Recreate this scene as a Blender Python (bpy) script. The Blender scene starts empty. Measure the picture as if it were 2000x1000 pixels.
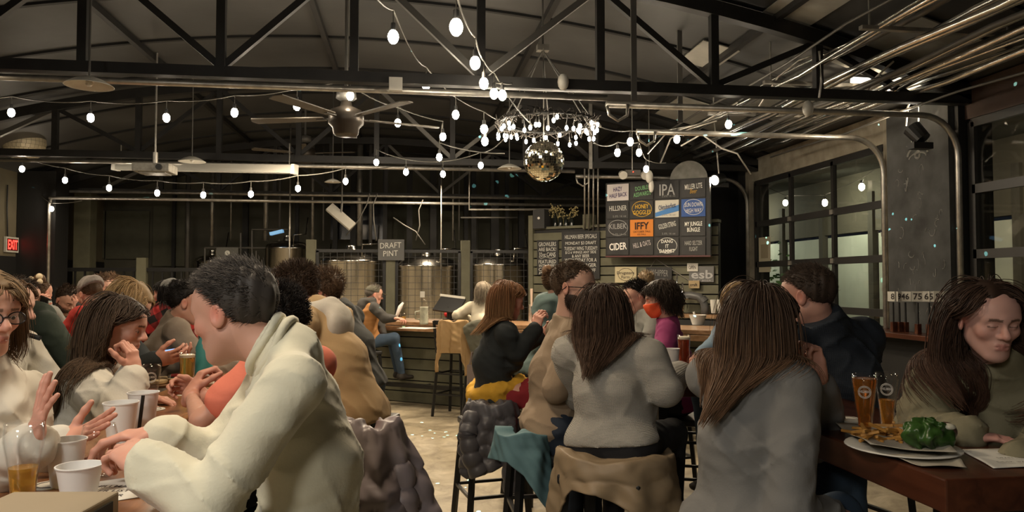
import bpy, bmesh, math, random
import numpy as np
from mathutils import Vector, Matrix
random.seed(7); RNG = np.random.RandomState(7)
SC = bpy.context.scene
COL = SC.collection
# ---------------------------------------------------------------- camera
F_PX = 1450.0
A_YAW = math.radians(7.85); PITCH = math.radians(1.97); CAM_Z = 1.58
FWD = Vector((math.sin(A_YAW), math.cos(A_YAW), 0)); RGT = Vector((math.cos(A_YAW), -math.sin(A_YAW), 0)); UP = Vector((0, 0, 1))
cam_d = bpy.data.cameras.new('camera'); cam = bpy.data.objects.new('camera', cam_d); COL.objects.link(cam)
cam.location = (0, 0, CAM_Z)
cam_d.sensor_width = 36; cam_d.lens = 36 * F_PX / 2000; cam_d.clip_start = 0.05; cam_d.clip_end = 200
cam.rotation_euler = (math.radians(90) + PITCH, 0, -A_YAW)
SC.camera = cam
SC.view_settings.view_transform = 'Standard'; SC.view_settings.look = 'None'; SC.view_settings.gamma = 1
SC.view_settings.use_curve_mapping = False
SC.view_settings.exposure = 0.12
SC.cycles.transparent_max_bounces = 28
w = bpy.data.worlds.new('world'); SC.world = w; w.use_nodes = True
w.node_tree.nodes['Background'].inputs[0].default_value = (0.30, 0.36, 0.5, 1)
w.node_tree.nodes['Background'].inputs[1].default_value = 0.02
# ---------------------------------------------------------------- pixel / world helpers
def W(px, py, d):
    """point seen at pixel px,py (2000x1000 frame) at horizontal depth d"""
    cp, sp = math.cos(PITCH), math.sin(PITCH)
    u = (500 - py) / F_PX; r = (px - 1000) / F_PX
    fwd = cp - u * sp; up = sp + u * cp
    k = d / fwd
    return Vector((0, 0, CAM_Z)) + FWD * d + RGT * (r * k) + UP * (up * k)
def G(px, py, z):
    a = W(px, py, 1.0) - Vector((0, 0, CAM_Z))
    return Vector((0, 0, CAM_Z)) + a * ((z - CAM_Z) / a.z)
def CV(r, u, f):
    return RGT * r + UP * u + FWD * f
def az(deg):
    """horizontal direction in camera terms: 0 away from the camera, 90 to the right of the picture, 180 to the camera"""
    t = math.radians(deg); return FWD * math.cos(t) + RGT * math.sin(t)
# ---------------------------------------------------------------- materials
MATS = {}
def mat(name, col=(.5, .5, .5), rough=.6, metal=0., bump=None, var=0., vscale=6., emis=None, spec=.5, trans=0., ior=1.45, sheen=0., alpha=1., vc=None, creases=None):
    """bump = (kind, scale, strength, distance)"""
    if name in MATS: return MATS[name]
    m = bpy.data.materials.new(name); m.use_nodes = True; nt = m.node_tree; N = nt.nodes; L = nt.links
    b = N['Principled BSDF']
    b.inputs['Base Color'].default_value = (*col, 1); b.inputs['Roughness'].default_value = rough; b.inputs['Metallic'].default_value = metal
    b.inputs['Specular IOR Level'].default_value = spec; b.inputs['IOR'].default_value = ior
    b.inputs['Transmission Weight'].default_value = trans; b.inputs['Alpha'].default_value = alpha
    if sheen: b.inputs['Sheen Weight'].default_value = sheen; b.inputs['Sheen Roughness'].default_value = .5
    if emis: b.inputs['Emission Color'].default_value = (*emis[0], 1); b.inputs['Emission Strength'].default_value = emis[1]
    tc = N.new('ShaderNodeTexCoord')
    src = None
    if vc:
        a = N.new('ShaderNodeVertexColor'); a.layer_name = vc; src = a.outputs[0]
    if var:
        n = N.new('ShaderNodeTexNoise'); n.inputs['Scale'].default_value = vscale; n.inputs['Detail'].default_value = 6
        L.new(tc.outputs['Object'], n.inputs[0])
        mr = N.new('ShaderNodeMapRange'); mr.inputs[1].default_value = .3; mr.inputs[2].default_value = .7
        mr.inputs[3].default_value = 1 - var; mr.inputs[4].default_value = 1 + var; L.new(n.outputs[0], mr.inputs[0])
        mx = N.new('ShaderNodeMix'); mx.data_type = 'RGBA'; mx.blend_type = 'MULTIPLY'; mx.inputs[0].default_value = 1
        if src: L.new(src, mx.inputs[6])
        else: mx.inputs[6].default_value = (*col, 1)
        L.new(mr.outputs[0], mx.inputs[7]); src = mx.outputs[2]
    if src: L.new(src, b.inputs['Base Color'])
    if bump:
        kind, sc, st, dist = bump
        if kind == 'noise':
            t = N.new('ShaderNodeTexNoise'); t.inputs['Scale'].default_value = sc; t.inputs['Detail'].default_value = 4; L.new(tc.outputs['Object'], t.inputs[0]); h = t.outputs[0]
        elif kind == 'vor':
            t = N.new('ShaderNodeTexVoronoi'); t.inputs['Scale'].default_value = sc; L.new(tc.outputs['Object'], t.inputs[0]); h = t.outputs[0]
        elif kind in ('knit', 'weave'):
            t = N.new('ShaderNodeTexWave'); t.wave_type = 'BANDS'; t.bands_direction = 'Z'; t.inputs['Scale'].default_value = sc; t.inputs['Distortion'].default_value = .6
            t2 = N.new('ShaderNodeTexWave'); t2.bands_direction = 'X'; t2.inputs['Scale'].default_value = sc * (1.3 if kind == 'knit' else 1); t2.inputs['Distortion'].default_value = .6
            L.new(tc.outputs['Object'], t.inputs[0]); L.new(tc.outputs['Object'], t2.inputs[0])
            ad = N.new('ShaderNodeMath'); ad.operation = 'MULTIPLY'; L.new(t.outputs['Fac'], ad.inputs[0]); L.new(t2.outputs['Fac'], ad.inputs[1]); h = ad.outputs[0]
        bp = N.new('ShaderNodeBump'); bp.inputs['Strength'].default_value = st; bp.inputs['Distance'].default_value = dist
        if creases:
            mp = N.new('ShaderNodeMapping'); mp.inputs['Rotation'].default_value = (.5, .35, .2); mp.inputs['Scale'].default_value = (1, 1.5, 2.1); L.new(tc.outputs['Object'], mp.inputs[0])
            cn = N.new('ShaderNodeTexNoise'); cn.noise_type = 'RIDGED_MULTIFRACTAL'; cn.inputs['Scale'].default_value = creases[0]; cn.inputs['Detail'].default_value = 2.2; cn.inputs['Distortion'].default_value = .35; L.new(mp.outputs[0], cn.inputs[0])
            cb = N.new('ShaderNodeBump'); cb.inputs['Strength'].default_value = creases[1]; cb.inputs['Distance'].default_value = .05; L.new(cn.outputs[0], cb.inputs['Height']); L.new(cb.outputs[0], bp.inputs['Normal'])
        L.new(h, bp.inputs['Height']); L.new(bp.outputs[0], b.inputs['Normal'])
    MATS[name] = m; return m
def glass(name, col=(1, 1, 1), rough=0.):
    """thin-walled clear glass that reflects a little (rim glints) and lets light through"""
    if name in MATS: return MATS[name]
    m = bpy.data.materials.new(name); m.use_nodes = True; nt = m.node_tree; N = nt.nodes; L = nt.links; N.clear()
    o = N.new('ShaderNodeOutputMaterial'); t = N.new('ShaderNodeBsdfTransparent'); t.inputs[0].default_value = (*col, 1)
    g = N.new('ShaderNodeBsdfGlossy'); g.inputs['Roughness'].default_value = rough; lw = N.new('ShaderNodeLayerWeight'); pw = N.new('ShaderNodeMath'); pw.operation = 'POWER'; pw.inputs[1].default_value = 4; L.new(lw.outputs['Facing'], pw.inputs[0]); fr = N.new('ShaderNodeMath'); fr.operation = 'MULTIPLY_ADD'; fr.inputs[1].default_value = .75; fr.inputs[2].default_value = .035; L.new(pw.outputs[0], fr.inputs[0])
    mx = N.new('ShaderNodeMixShader'); L.new(fr.outputs[0], mx.inputs[0]); L.new(t.outputs[0], mx.inputs[1]); L.new(g.outputs[0], mx.inputs[2]); L.new(mx.outputs[0], o.inputs[0])
    MATS[name] = m; return m
def emit(name, col, strength):
    return mat(name, col, .5, emis=(col, strength))
# ---------------------------------------------------------------- objects
def link(o, parent=None):
    COL.objects.link(o)
    if parent is not None:
        o.parent = parent; o.matrix_parent_inverse = Matrix.Translation(parent.location).inverted() if parent.rotation_euler.to_quaternion().angle < 1e-6 else parent.matrix_basis.inverted()
    return o
def thing(name, label, cat, loc=(0, 0, 0), group=None):
    o = bpy.data.objects.new(name, None); o.empty_display_size = .05; COL.objects.link(o); o.location = loc
    o['label'] = label; o['category'] = cat
    if group: o['group'] = group
    return o
def tag(o, label, cat, group=None, kind=None):
    if label: o['label'] = label
    if cat: o['category'] = cat
    if group: o['group'] = group
    if kind: o['kind'] = kind
    return o
def struct(o, label=None):
    o['kind'] = 'structure'
    if label: o['label'] = label; 
    return o
class MB:
    def __init__(s): s.bm = bmesh.new()
    def box(s, c, size, rot=None, bev=0):
        r = bmesh.ops.create_cube(s.bm, size=1)['verts']
        M = Matrix.Translation(Vector(c)) @ (rot.to_4x4() if rot is not None else Matrix.Identity(4)) @ Matrix.Diagonal((*size, 1))
        bmesh.ops.transform(s.bm, matrix=M, verts=r)
        if bev:
            ed = list({e for v in r for e in v.link_edges}); bmesh.ops.bevel(s.bm, geom=ed, offset=bev, segments=2, affect='EDGES', profile=.5)
        return s
    def cyl(s, a, b, r0, r1=None, n=12, caps=True):
        a = Vector(a); b = Vector(b); r1 = r0 if r1 is None else r1; ax = b - a
        q = ax.to_track_quat('Z', 'Y')
        v = bmesh.ops.create_cone(s.bm, cap_ends=caps, segments=n, radius1=r0, radius2=max(r1, 1e-5), depth=ax.length)['verts']
        bmesh.ops.transform(s.bm, matrix=Matrix.Translation((a + b) / 2) @ q.to_matrix().to_4x4(), verts=v); return s
    def sph(s, c, r, n=12, scale=(1, 1, 1)):
        v = bmesh.ops.create_uvsphere(s.bm, u_segments=n, v_segments=max(6, n * 2 // 3), radius=r)['verts']
        bmesh.ops.transform(s.bm, matrix=Matrix.Translation(Vector(c)) @ Matrix.Diagonal((*scale, 1)), verts=v); return s
    def bar(s, a, b, w_, h_, up=(0, 0, 1)):
        a = Vector(a); b = Vector(b); x = (b - a); L_ = x.length; x.normalize(); y = Vector(up).cross(x)
        if y.length < 1e-4: y = Vector((0, 1, 0)).cross(x)
        y.normalize(); z = x.cross(y)
        return s.box((a + b) / 2, (L_, w_, h_), Matrix((x, y, z)).transposed())
    def tube(s, pts, r, n=6, closed=False):
        pts = [Vector(p) for p in pts]; rings = []
        for i, p in enumerate(pts):
            a = pts[i - 1] if (i > 0 or closed) else p; b = pts[(i + 1) % len(pts)] if (i < len(pts) - 1 or closed) else p
            t = (b - a).normalized(); u = t.cross(Vector((0.13, .21, 1))).normalized(); v = t.cross(u)
            rr = r[i] if isinstance(r, (list, tuple)) else r
            rings.append([s.bm.verts.new(p + u * (rr * math.cos(2 * math.pi * k / n)) + v * (rr * math.sin(2 * math.pi * k / n))) for k in range(n)])
        m = len(rings)
        for i in range(m if closed else m - 1):
            A, B = rings[i], rings[(i + 1) % m]
            for k in range(n): s.bm.faces.new((A[k], A[(k + 1) % n], B[(k + 1) % n], B[k]))
        if not closed:
            s.bm.faces.new(rings[0][::-1]); s.bm.faces.new(rings[-1])
        return s
    def lathe(s, prof, c=(0, 0, 0), n=28, close=False):
        c = Vector(c); rings = []
        for r, z in prof:
            rings.append([s.bm.verts.new(c + Vector((r * math.cos(2 * math.pi * k / n), r * math.sin(2 * math.pi * k / n), z))) for k in range(n)])
        for i in range(len(rings) - 1):
            A, B = rings[i], rings[i + 1]
            for k in range(n): s.bm.faces.new((A[k], A[(k + 1) % n], B[(k + 1) % n], B[k]))
        if prof[0][0] > 1e-4: s.bm.faces.new(rings[0][::-1])
        if close and prof[-1][0] > 1e-4: s.bm.faces.new(rings[-1])
        return s
    def poly(s, pts, thick, nrm):
        nrm = Vector(nrm).normalized() * thick
        a = [s.bm.verts.new(Vector(p)) for p in pts]; b = [s.bm.verts.new(Vector(p) + nrm) for p in pts]; n = len(a)
        s.bm.faces.new(a[::-1]); s.bm.faces.new(b)
        for i in range(n): s.bm.faces.new((a[i], a[(i + 1) % n], b[(i + 1) % n], b[i]))
        return s
    def build(s, name, m, parent=None, smooth=False, angle=None):
        bmesh.ops.recalc_face_normals(s.bm, faces=s.bm.faces)
        me = bpy.data.meshes.new(name); s.bm.to_mesh(me); s.bm.free(); me.materials.append(m)
        if smooth or angle:
            me.shade_smooth()
            if angle: me.set_sharp_from_angle(angle=math.radians(angle))
        o = bpy.data.objects.new(name, me); return link(o, parent)
def copy_tree(root, loc=None, label=None, rotz=None):
    r = root.copy(); COL.objects.link(r)
    def kids(a, b):
        for ch in list(a.children):
            c = ch.copy(); COL.objects.link(c); c.parent = b; kids(ch, c)
    kids(root, r)
    if loc is not None: r.location = loc
    if rotz is not None: r.rotation_euler.z = rotz
    if label: r['label'] = label
    return r
def text(name, s, origin, xdir, updir, size, m, parent=None, extr=.001, width=None, shear=0, bold=0.):
    """raised lettering as a mesh; origin = centre of the line; fits width if given"""
    cu = bpy.data.curves.new(name, 'FONT'); cu.body = s; cu.size = 1; cu.align_x = 'CENTER'; cu.align_y = 'CENTER'; cu.extrude = 0; cu.offset = bold; cu.resolution_u = 2; cu.shear = shear
    t = bpy.data.objects.new('tmp', cu); COL.objects.link(t)
    dg = bpy.context.evaluated_depsgraph_get(); dg.update()
    me = bpy.data.meshes.new_from_object(t.evaluated_get(dg)); bpy.data.objects.remove(t); bpy.data.curves.remove(cu)
    n = len(me.vertices); co = np.empty(n * 3); me.vertices.foreach_get('co', co); co = co.reshape(-1, 3)
    mn, mx = co.min(0), co.max(0); wd = mx[0] - mn[0]; ht = mx[1] - mn[1]
    sy = size / max(ht, .01) if size else 1; sx = (width / wd) if width else sy
    co[:, 0] = (co[:, 0] - (mn[0] + mx[0]) / 2) * sx; co[:, 1] = (co[:, 1] - (mn[1] + mx[1]) / 2) * sy
    x = np.array(Vector(xdir).normalized()); u = np.array(Vector(updir).normalized()); z = np.cross(x, u)
    out = np.array(origin)[None] + co[:, :1] * x + co[:, 1:2] * u + z[None] * extr
    me.vertices.foreach_set('co', out.ravel()); me.materials.append(m); me.update()
    me.name = name
    return link(bpy.data.objects.new(name, me), parent)
# ---------------------------------------------------------------- implicit shapes
V3 = lambda p: np.array(tuple(p), dtype=np.float64)
class Seg:
    __slots__ = ('a', 'b', 'ra', 'rb', 'r', 'k', 'sub', 'iso')
    def __init__(s, a, b, ra, rb=None, r=None, k=.02, sub=False):
        s.a = V3(a); s.b = V3(b); rb = ra if rb is None else rb
        s.iso = not isinstance(ra, (tuple, list)); s.ra = ra; s.rb = rb; s.r = None if r is None else V3(r); s.k = k; s.sub = sub
    def dist(s, p, off=0.):
        ab = s.b - s.a; L2 = ab @ ab; q = p - s.a
        if L2 > 1e-10:
            t = np.clip(q @ ab / L2, 0, 1); q = q - t[:, None] * ab
        else: t = np.zeros(len(p))
        if s.iso: return np.sqrt((q * q).sum(1)) - (s.ra + (s.rb - s.ra) * t) - off
        ax = ab / math.sqrt(L2) if L2 > 1e-10 else np.array((0, 0, 1.))
        r = s.r - ax * (s.r @ ax); r /= np.linalg.norm(r); o = np.cross(ax, r)
        u = q @ r; v = q @ o; w_ = q @ ax
        n = len(s.ra); ru = s.ra[0] + (s.rb[0] - s.ra[0]) * t + off; rv = s.ra[1] + (s.rb[1] - s.ra[1]) * t + off
        rw = np.minimum(ru, rv) if n < 3 else s.ra[2] + off
        k0 = np.sqrt((u / ru) ** 2 + (v / rv) ** 2 + (w_ / rw) ** 2); k1 = np.sqrt((u / ru ** 2) ** 2 + (v / rv ** 2) ** 2 + (w_ / rw ** 2) ** 2)
        return k0 * (k0 - 1) / np.maximum(k1, 1e-6)
def ell(c, radii, x=(1, 0, 0), z=(0, 0, 1), k=.02, sub=False):
    """ellipsoid with axes x, (z cross x), z"""
    c = Vector(c); e = Vector(z).normalized() * 1e-4
    s = Seg(c - e, c + e, (radii[0], radii[1], radii[2]), None, x, k, sub); return s
def ev(prims, p, off=0.):
    d = None
    for s in prims:
        e = s.dist(p, 0. if s.sub else off); k = s.k
        if d is None: d = e; continue
        if s.sub:
            h = np.maximum(k - np.abs(-e - d), 0) / k; d = np.maximum(d, -e) + h * h * k * .25
        else:
            h = np.maximum(k - np.abs(d - e), 0) / k; d = np.minimum(d, e) - h * h * k * .25
    return d
def nets(f, lo, hi, h):
    lo = np.array(lo, float); hi = np.array(hi, float); s = 4
    n = (np.ceil((hi - lo) / (h * s)).astype(int) + 1) * s + 1
    cn = (n - 1) // s + 1
    gx, gy, gz = [lo[i] + np.arange(cn[i]) * h * s for i in range(3)]
    P = np.stack(np.meshgrid(gx, gy, gz, indexing='ij'), -1).reshape(-1, 3)
    dc = f(P).reshape(cn); near = np.abs(dc) < s * h * 1.75
    ix = [np.clip(np.round(np.arange(n[i]) / s).astype(int), 0, cn[i] - 1) for i in range(3)]
    vals = dc[np.ix_(*ix)].astype(np.float32); mk = near[np.ix_(*ix)]
    idx = np.argwhere(mk)
    out = np.empty(len(idx))
    for c in range(0, len(idx), 200000):
        out[c:c + 200000] = f(lo + idx[c:c + 200000] * h)
    vals[mk] = out
    vals[0] = vals[-1] = 1; vals[:, 0] = vals[:, -1] = 1; vals[:, :, 0] = vals[:, :, -1] = 1
    sg = vals < 0
    cnt = np.zeros(n - 1, np.int8)
    for dx in (0, 1):
        for dy in (0, 1):
            for dz in (0, 1):
                cnt += sg[dx:n[0] - 1 + dx, dy:n[1] - 1 + dy, dz:n[2] - 1 + dz]
    act = (cnt > 0) & (cnt < 8); ci = np.argwhere(act)
    if len(ci) == 0: return np.zeros((0, 3)), np.zeros((0, 4), int)
    vid = -np.ones(n - 1, int); vid[act] = np.arange(len(ci))
    acc = np.zeros((len(ci), 3)); num = np.zeros(len(ci))
    cor = [(x, y, z) for x in (0, 1) for y in (0, 1) for z in (0, 1)]
    cv = {c: vals[ci[:, 0] + c[0], ci[:, 1] + c[1], ci[:, 2] + c[2]].astype(float) for c in cor}
    for a in cor:
        for axx in range(3):
            if a[axx] == 0:
                b = list(a); b[axx] = 1; b = tuple(b); va, vb = cv[a], cv[b]; cr = (va < 0) != (vb < 0)
                t = np.where(cr, va / np.where(cr, va - vb, 1), 0); pt = np.zeros((len(ci), 3)) + np.array(a); pt[:, axx] = t
                acc[cr] += pt[cr]; num[cr] += 1
    verts = lo + (ci + acc / num[:, None]) * h
    faces = []
    for axx in range(3):
        sl0 = [slice(None)] * 3; sl1 = [slice(None)] * 3; sl0[axx] = slice(0, -1); sl1[axx] = slice(1, None)
        ch = sg[tuple(sl0)] != sg[tuple(sl1)]; e = np.argwhere(ch)
        o1, o2 = [(1, 2), (2, 0), (0, 1)][axx]
        e = e[(e[:, o1] > 0) & (e[:, o2] > 0) & (e[:, o1] < n[o1] - 1) & (e[:, o2] < n[o2] - 1)]
        if not len(e): continue
        def V(a, b):
            c = e.copy(); c[:, o1] -= a; c[:, o2] -= b; return vid[c[:, 0], c[:, 1], c[:, 2]]
        q = np.stack([V(1, 1), V(0, 1), V(0, 0), V(1, 0)], 1)
        fl = ~sg[e[:, 0], e[:, 1], e[:, 2]]; q[fl] = q[fl][:, ::-1]; faces.append(q)
    faces = np.concatenate(faces); faces = faces[(faces >= 0).all(1)]
    return verts, faces
def bounds(prims, pad):
    lo = np.min([np.minimum(s.a, s.b) - np.max(s.ra if not s.iso else [s.ra, s.rb]) for s in prims if not s.sub], 0) - pad
    hi = np.max([np.maximum(s.a, s.b) + np.max(s.ra if not s.iso else [s.ra, s.rb]) for s in prims if not s.sub], 0) + pad
    return lo, hi
def np_mesh(name, verts, faces, m, parent=None, smooth=True, colors=None):
    me = bpy.data.meshes.new(name); nv, nf, k = len(verts), len(faces), faces.shape[1]
    me.vertices.add(nv); me.vertices.foreach_set('co', np.asarray(verts, np.float32).ravel())
    me.loops.add(nf * k); me.loops.foreach_set('vertex_index', faces.astype(np.int32).ravel())
    me.polygons.add(nf); me.polygons.foreach_set('loop_start', np.arange(0, nf * k, k, dtype=np.int32))
    try: me.polygons.foreach_set('loop_total', np.full(nf, k, np.int32))
    except Exception: pass
    me.update(calc_edges=True); me.validate()
    if smooth: me.polygons.foreach_set('use_smooth', np.ones(nf, bool))
    if colors is not None:
        ca = me.color_attributes.new('Col', 'FLOAT_COLOR', 'POINT')
        ca.data.foreach_set('color', np.concatenate([colors, np.ones((nv, 1))], 1).astype(np.float32).ravel())
    me.materials.append(m); o = bpy.data.objects.new(name, me); return link(o, parent)
def folds(p, amp, f=1., seed=0.):
    """soft creases: narrow wandering valleys in patches over a low swell"""
    x, y, z = p[:, 0] * f, p[:, 1] * f, p[:, 2] * f; s = seed % 17
    w1 = 1.6 * np.sin(17 * x + 9 * z + s) + 1.2 * np.sin(21 * y - 13 * z + 2 * s); w2 = 1.5 * np.sin(19 * z + 15 * y + s) + 1.1 * np.sin(13 * x - 17 * y)
    r1 = np.abs(np.sin(11 * x - 8 * y + 27 * z + w1 + s)); r2 = np.abs(np.sin(16 * x + 19 * y + 15 * z + w2 - s)); m1 = .5 + .5 * np.sin(8 * x + 6 * y + 9 * z + s * 3); m2 = .5 + .5 * np.sin(-7 * x + 9 * y - 8 * z + s)
    r3 = np.abs(np.sin(34 * z + 12 * x - 10 * y + 1.4 * w2)); return amp * (-.95 * m1 * np.exp(-r1 * 2.6) - .8 * m2 * np.exp(-r2 * 3.0) - .35 * (1 - m1) * np.exp(-r3 * 2.2) + .4)
# ---------------------------------------------------------------- unseen lamp over the long table, and added soft lights without fixtures
WARM = (1.0, .80, .56)
def area(name, loc, size, power, col=WARM, rot=(0, 0, 0)):
    l = bpy.data.lights.new(name, 'AREA'); l.shape = 'DISK'; l.size = size; l.energy = power; l.color = col
    o = bpy.data.objects.new(name, l); COL.objects.link(o); o.location = loc; o.rotation_euler = rot; return o
def spot(name, loc, target, power, ang, col=WARM, blend=.4, rad=.04):
    l = bpy.data.lights.new(name, 'SPOT'); l.energy = power; l.color = col; l.spot_size = math.radians(ang); l.spot_blend = blend; l.shadow_soft_size = rad
    o = bpy.data.objects.new(name, l); COL.objects.link(o); o.location = loc
    o.rotation_euler = (Vector(target) - Vector(loc)).to_track_quat('-Z', 'Y').to_euler(); return o
def point(name, loc, power, col=WARM, rad=.05):
    l = bpy.data.lights.new(name, 'POINT'); l.energy = power; l.color = col; l.shadow_soft_size = rad
    o = bpy.data.objects.new(name, l); COL.objects.link(o); o.location = loc; return o
WARM = (1.0, .88, .72)
area('lamp_over_long_table', (-1.5, .3, 3.2), .6, 62, (1, .93, .82), (math.radians(-14), 0, 0))
area('fill_behind_camera', (-1.7, -1.7, 2.9), .7, 46, (1, .93, .82), (math.radians(44), 0, math.radians(-8)))  # added fill from behind the camera, no lamp hangs there
area('soft_light_over_aisle', (-.7, 2.6, 3.25), .5, 34)  # this and the next ones: added soft area lights with no fixture
area('soft_light_over_centre_tables', (.3, 5.4, 3.2), .5, 48)
area('soft_light_over_far_tables', (-3.6, 6.2, 3.2), .5, 46)
area('soft_light_over_bar', (1.4, 8.6, 3.2), .5, 105)
area('soft_light_over_bar_end', (-1.6, 9.4, 3.2), .5, 90)
area('soft_light_over_tanks', (.3, 12.9, 3.3), .5, 75)
area('soft_light_over_back_corner', (-4.0, 12.5, 3.2), .5, 64)
# ================================================================= THE ROOM
XR, XL, YB, YN = 5.25, -6.74, 17.6, -2.6
ARX, ARZ, ARR = -.75, 4.50, 17.9           # barrel roof: centre line x, crown height, radius
def roof_z(x, off=0.): return ARZ - ARR + math.sqrt(ARR ** 2 - (x - ARX) ** 2) - off
def concrete():
    m = mat('concrete_floor', (.30, .26, .20), .42, bump=('noise', 9, .12, .01)); nt = m.node_tree; N = nt.nodes; L = nt.links
    b = N['Principled BSDF']; tc = N.new('ShaderNodeTexCoord')
    n1 = N.new('ShaderNodeTexNoise'); n1.inputs['Scale'].default_value = 4.5; n1.inputs['Detail'].default_value = 9; n1.inputs['Roughness'].default_value = .66; n1.inputs['Distortion'].default_value = .7
    L.new(tc.outputs['Object'], n1.inputs[0]); cr = N.new('ShaderNodeValToRGB'); L.new(n1.outputs[0], cr.inputs[0])
    cr.color_ramp.elements[0].position = .30; cr.color_ramp.elements[0].color = (.17, .14, .09, 1); cr.color_ramp.elements[1].position = .72; cr.color_ramp.elements[1].color = (.48, .415, .30, 1)
    e = cr.color_ramp.elements.new(.5); e.color = (.33, .28, .195, 1)
    L.new(cr.outputs[0], b.inputs['Base Color']); return m
def wood(name, c0, c1, rough=.35, sc=2.0, axis='Y'):
    m = mat(name, c0, rough, bump=('noise', 30, .08, .003)); nt = m.node_tree; N = nt.nodes; L = nt.links; b = N['Principled BSDF']
    tc = N.new('ShaderNodeTexCoord'); mp = N.new('ShaderNodeMapping'); s = [9, 9, 9]; s['XYZ'.index(axis)] = .7; mp.inputs['Scale'].default_value = s
    L.new(tc.outputs['Object'], mp.inputs[0]); n = N.new('ShaderNodeTexNoise'); n.inputs['Scale'].default_value = sc; n.inputs['Detail'].default_value = 8; n.inputs['Distortion'].default_value = .5
    L.new(mp.outputs[0], n.inputs[0]); cr = N.new('ShaderNodeValToRGB'); L.new(n.outputs[0], cr.inputs[0])
    cr.color_ramp.elements[0].position = .32; cr.color_ramp.elements[0].color = (*c0, 1); cr.color_ramp.elements[1].position = .7; cr.color_ramp.elements[1].color = (*c1, 1)
    L.new(cr.outputs[0], b.inputs['Base Color']); return m
M_floor = concrete()
M_roof = mat('roof_paint', (.062, .062, .060), .5, var=.35, vscale=.7, bump=('noise', 3, .2, .02))
M_steel = mat('dark_steel', (.028, .027, .026), .5, .3, var=.2)
M_galv = mat('galvanised_steel', (.42, .40, .36), .38, .75, var=.25, vscale=12)
M_foil = mat('bright_conduit', (.72, .71, .68), .22, 1.0, var=.2, vscale=9)
M_olive = mat('olive_paint', (.125, .122, .080), .65, var=.12)
M_olive_d = mat('dark_olive_wall', (.095, .092, .070), .75, var=.18, vscale=2)
M_black = mat('black_paint', (.012, .012, .012), .6)
M_blackm = mat('black_metal', (.018, .018, .018), .4, .2)
M_cream = mat('worn_cream_paint', (.30, .27, .21), .7, var=.28, vscale=5, bump=('noise', 20, .15, .01))
M_white = mat('white_plastic', (.70, .68, .63), .35)
M_offw = mat('dull_white_enamel', (.60, .58, .52), .4, var=.08)
M_table = wood('table_wood', (.036, .011, .006), (.095, .030, .014), .28)
M_ltable = wood('table_wood_amber', (.17, .065, .025), (.36, .17, .075), .25)
M_barwood = wood('bar_wood', (.20, .105, .05), (.36, .22, .12), .35, axis='X')
struct(MB().box(((XL + XR) / 2, (YB + YN) / 2, -.05), (XR - XL, YB - YN, .1)).build('floor', M_floor))
# roof: curved sheets with lapped seams
bm = MB(); nx = 40; xs = [XL - .1 + (XR - XL + .2) * i / nx for i in range(nx + 1)]
for off in (0,):
    lo = [[bm.bm.verts.new((x, y, roof_z(x))) for x in xs] for y in (YN, YB)]; hi = [[bm.bm.verts.new((x, y, roof_z(x) + .08)) for x in xs] for y in (YN, YB)]
    for i in range(nx):
        bm.bm.faces.new((lo[0][i], lo[0][i + 1], lo[1][i + 1], lo[1][i])); bm.bm.faces.new((hi[0][i], hi[1][i], hi[1][i + 1], hi[0][i + 1]))
        for k in (0, 1): bm.bm.faces.new((lo[k][i], lo[k][i + 1], hi[k][i + 1], hi[k][i]))
struct(bm.build('ceiling', M_roof, smooth=False, angle=20))
bm = MB(); y = 1.1
while y < YB:
    for i in range(nx):
        bm.bar((xs[i], y, roof_z(xs[i]) - .012), (xs[i + 1], y, roof_z(xs[i + 1]) - .012), .05, .03)
    y += 1.31
struct(bm.build('ceiling_seams', M_black))
struct(MB().box(((XL + XR) / 2, YB + .05, 2.1), (XR - XL, .1, 4.6)).build('wall_back', M_olive_d))
struct(MB().box(((XL + XR) / 2, YN - .05, 2.2), (XR - XL + .3, .1, 4.6)).build('wall_front', M_olive_d))
struct(MB().box((XL - .05, (YB + YN) / 2, 2.76), (.1, YB - YN, 1.5)).build('wall_left_upper', mat('tan_wall_paint', (.15, .13, .085), .7, var=.12, vscale=3)))
struct(MB().box((XL - .045, (YB + YN) / 2, 1.005), (.11, YB - YN, 2.01)).build('wall_left', M_black))
struct(MB().box((-6.42, 14.1, 1.75), (.62, .5, 3.5)).build('pillar_left', M_black))
struct(MB().box((-6.33, 15.6, 1.7), (.30, .3, 3.4)).build('trim_1', M_olive))
# ---- right wall with two sectional glass doors
D1, D2 = (7.57, 10.70), (3.10, 6.29); DTOP = 3.11
M_wallr = mat('charcoal_wall', (.030, .029, .027), .7, var=.2)
b = MB(); b.box((XR + .1, (10.70 + YB) / 2, 1.75), (.2, YB - 10.7, 3.5)); b.box((XR + .1, (YN + 3.1) / 2, 1.75), (.2, 3.1 - YN, 3.5)); b.box((XR + .1, 6.93, 1.55), (.2, 1.28, 3.1)); struct(b.build('wall_right', M_wallr))
struct(MB().box((XR + .1, (YN + YB) / 2, 3.52), (.2, YB - YN, .10)).build('trim_2', M_black))
b = MB(); b.box((XR + .07, 9.13, DTOP + .17), (.22, 3.6, .34)); b.box((XR - .05, 10.82, 1.7), (.08, .12, 3.3)); b.box((XR - .03, 7.46, 1.7), (.10, .10, 3.3)); struct(b.build('trim_3', M_cream))
b = MB(); b.box((XR + .07, 4.6, DTOP + .17), (.22, 3.6, .34)); struct(b.build('trim_4', mat('dark_brown_beam', (.06, .035, .025), .7, var=.2)))
M_dfr = mat('door_frame_black', (.02, .019, .018), .45)
M_pane = glass('window_glass', (.92, .92, .88), .015)
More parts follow.
